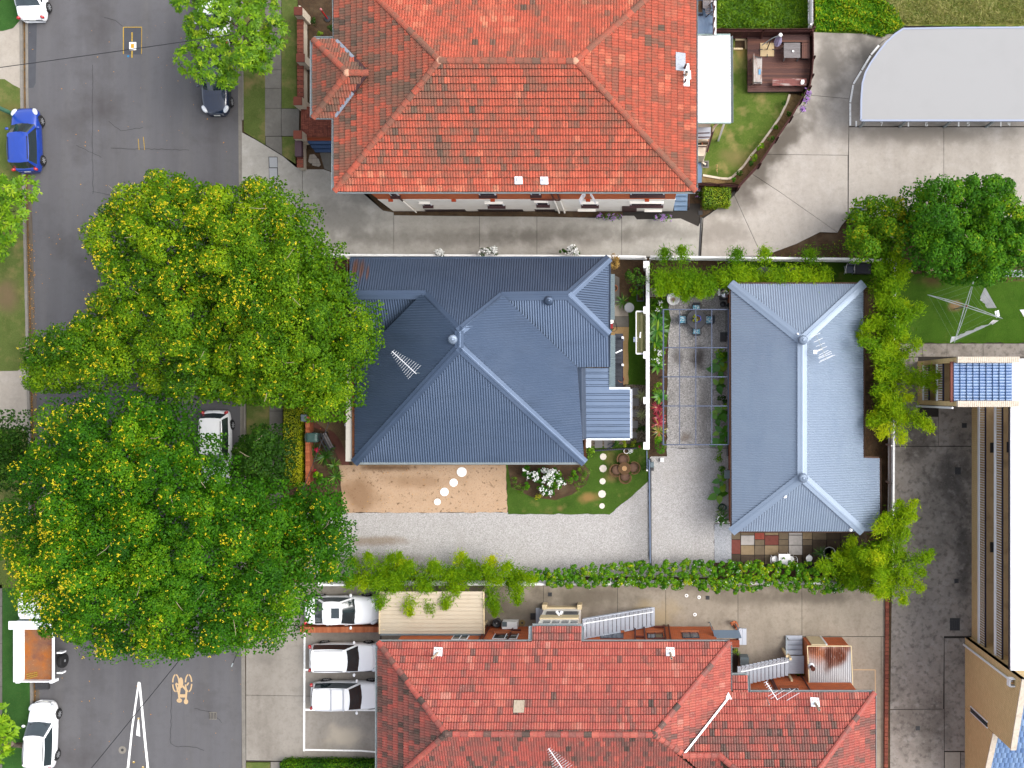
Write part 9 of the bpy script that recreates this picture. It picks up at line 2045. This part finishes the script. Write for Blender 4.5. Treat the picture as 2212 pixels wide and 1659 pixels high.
for x,y,lb in ((1483,1286.5,'round white inspection cap, the left of three in the yard'),(1510,1290,'round white inspection cap, the right of three in the yard'),(1501,1327.5,'round white inspection cap, the lowest of three in the yard')):
    t = thing('inspection_cap',lb,'inspection cap',at(x,y,.05),group='round white caps in the yard'); MB().lathe((0,0,0),[(.11,0),(.11,.02),(.1,.03)],18).build('cap',M_WPLASTIC,t,local=True); MB().lathe((0,0,.03),[(.05,0),(.05,.006)],10).build('plug',M_KERB,t,local=True)
t = thing('utility_box','grey two-part cabinet beside the feathery plant','cabinet',at(1605,1423,.05)); MB().box((0,.05,.4),(.55,.5,.8)).build('cabinet',M_GREYSHEET,t,local=True,bevel=.02); MB().box((.05,-.32,.3),(.46,.3,.6)).build('side_box',M_GREYSHEET,t,local=True,bevel=.02)
t = thing('pit','round yellow-rimmed sump beside the air conditioner','sump',at(1128,1345.5,.05)); MB().lathe((0,0,0),[(.2,0),(.2,.02),(.08,.02),(.07,.0)],20).build('rim',mat('ochre_cement',pc(176,154,104),.9,.1),t,local=True); MB().lathe((0,0,.01),[(.07,0),(.0,.012)],12).build('hole',M_BLACKM,t,local=True); t.name = 'sump'
# ---- street furniture
t = thing('manhole_cover','round pale manhole cover in the lower road','manhole',at(264.5,1620,.008)); MB().lathe((0,0,0),[(.24,0),(.24,.012),(.1,.014)],28).build('surround',M_KERB,t,local=True); MB().lathe((0,0,.014),[(.09,0),(.09,.008),(.05,.01)],16).build('lid',M_DARK,t,local=True)
t = thing('survey_target','white square survey target with an orange middle on the road','survey mark',at(287,99.8,.008)); MB().box((0,0,.02),(.44,.5,.04)).build('plate',M_WPLASTIC,t,local=True,bevel=.02); MB().box((0,0,.043),(.2,.26,.012)).build('centre',mat('orange_paint',pc(246,180,40),.6,.3),t,local=True)
MB().sheet([tuple(at(277.2+math.cos(a)*2.6,121.5+math.sin(a)*2.4)[:2]) for a in [k*.6 for k in range(10)]],.012).build('survey_mark',mat('blue_paint',pc(30,140,196),.7,.3))['kind'] = 'structure'
t = thing('service_lid','double pale metal service lid in the driveway apron','service lid',at(590,362,.072)); MB().prism([tuple((at(a,b)-at(590,362))[:2]) for a,b in ((580,338.5),(599.5,338.5),(601,386.5),(581.5,386.5))],0,.006).build('frame',M_DARK,t,local=True)
for a,b in ((340,361.5),(363.5,385)): MB().prism([tuple((at(x,y)-at(590,362))[:2]) for x,y in ((581.5,a),(598.5,a),(599.5,b),(582.5,b))],.0,.014).build('lid',M_GREYLID if 'M_GREYLID' in globals() else mat('pale_metal_lid',pc(190,192,194),.6,.4,layers=[('n',12,pc(170,172,174),.5,.75,.5)]),t,local=True)
t = thing('street_pole','thick green pole on the left grass verge above the blue hatchback','pole',at(29,247,.1)); MB().lathe((0,0,0),[(.19,0),(.19,.06),(.13,.1)],16).build('base',mat('pole_green',pc(86,138,110),.6,.3,layers=[('n',8,pc(70,118,92),.5,.75,.5)]),t,local=True); MB().tube([(0,0,.05),(0,0,7)],.13,14,.1).build('shaft',MATS['pole_green'],t,local=True)
for x,y,lb in ((299.5,1552,'small yellow road stud inside the painted wedge, the top one'),(289,1646,'small yellow road stud inside the painted wedge, the lower left one'),(309,1657,'small yellow road stud inside the painted wedge, the lower right one')):
    t = thing('road_stud',lb,'road stud',at(x,y,.01),group='yellow road studs'); MB().box((0,0,.012),(.13,.12,.024)).build('body',M_YELLOW,t,local=True,bevel=.008); MB().box((0,.04,.026),(.08,.02,.006)).build('reflector',M_WPLASTIC,t,local=True)
M_WIRE = mat('cable_black',(.015,.015,.018),.6,.3)
def wire(label,a,b,sag,r=.022):
    t = thing('overhead_wire',label,'wire',a.lerp(b,.5),group='overhead wires'); MB().tube([a.lerp(b,k/14)-Vector((0,0,sag*4*(k/14)*(1-k/14))) for k in range(15)],r,6).build('cable',M_WIRE,t)
    for p in (a,b): MB().tube([p-(b-a).normalized()*.0,p+(b-a).normalized()*(.2 if p is a else -.2)],r*1.8,6).build('clamp',M_GALV,t)
wire('thin black overhead wire crossing the upper road',at(-160,167,7.5),at(560,66,7),.1)
wire('thin black overhead wire crossing the lower road diagonally',at(60,1826,7),at(420,1386,6.6),.1)
wire('grey service cable from the street to the verandah of the blue house',at(500,1440,6.6),at(790,700,4.6),.4,.02)
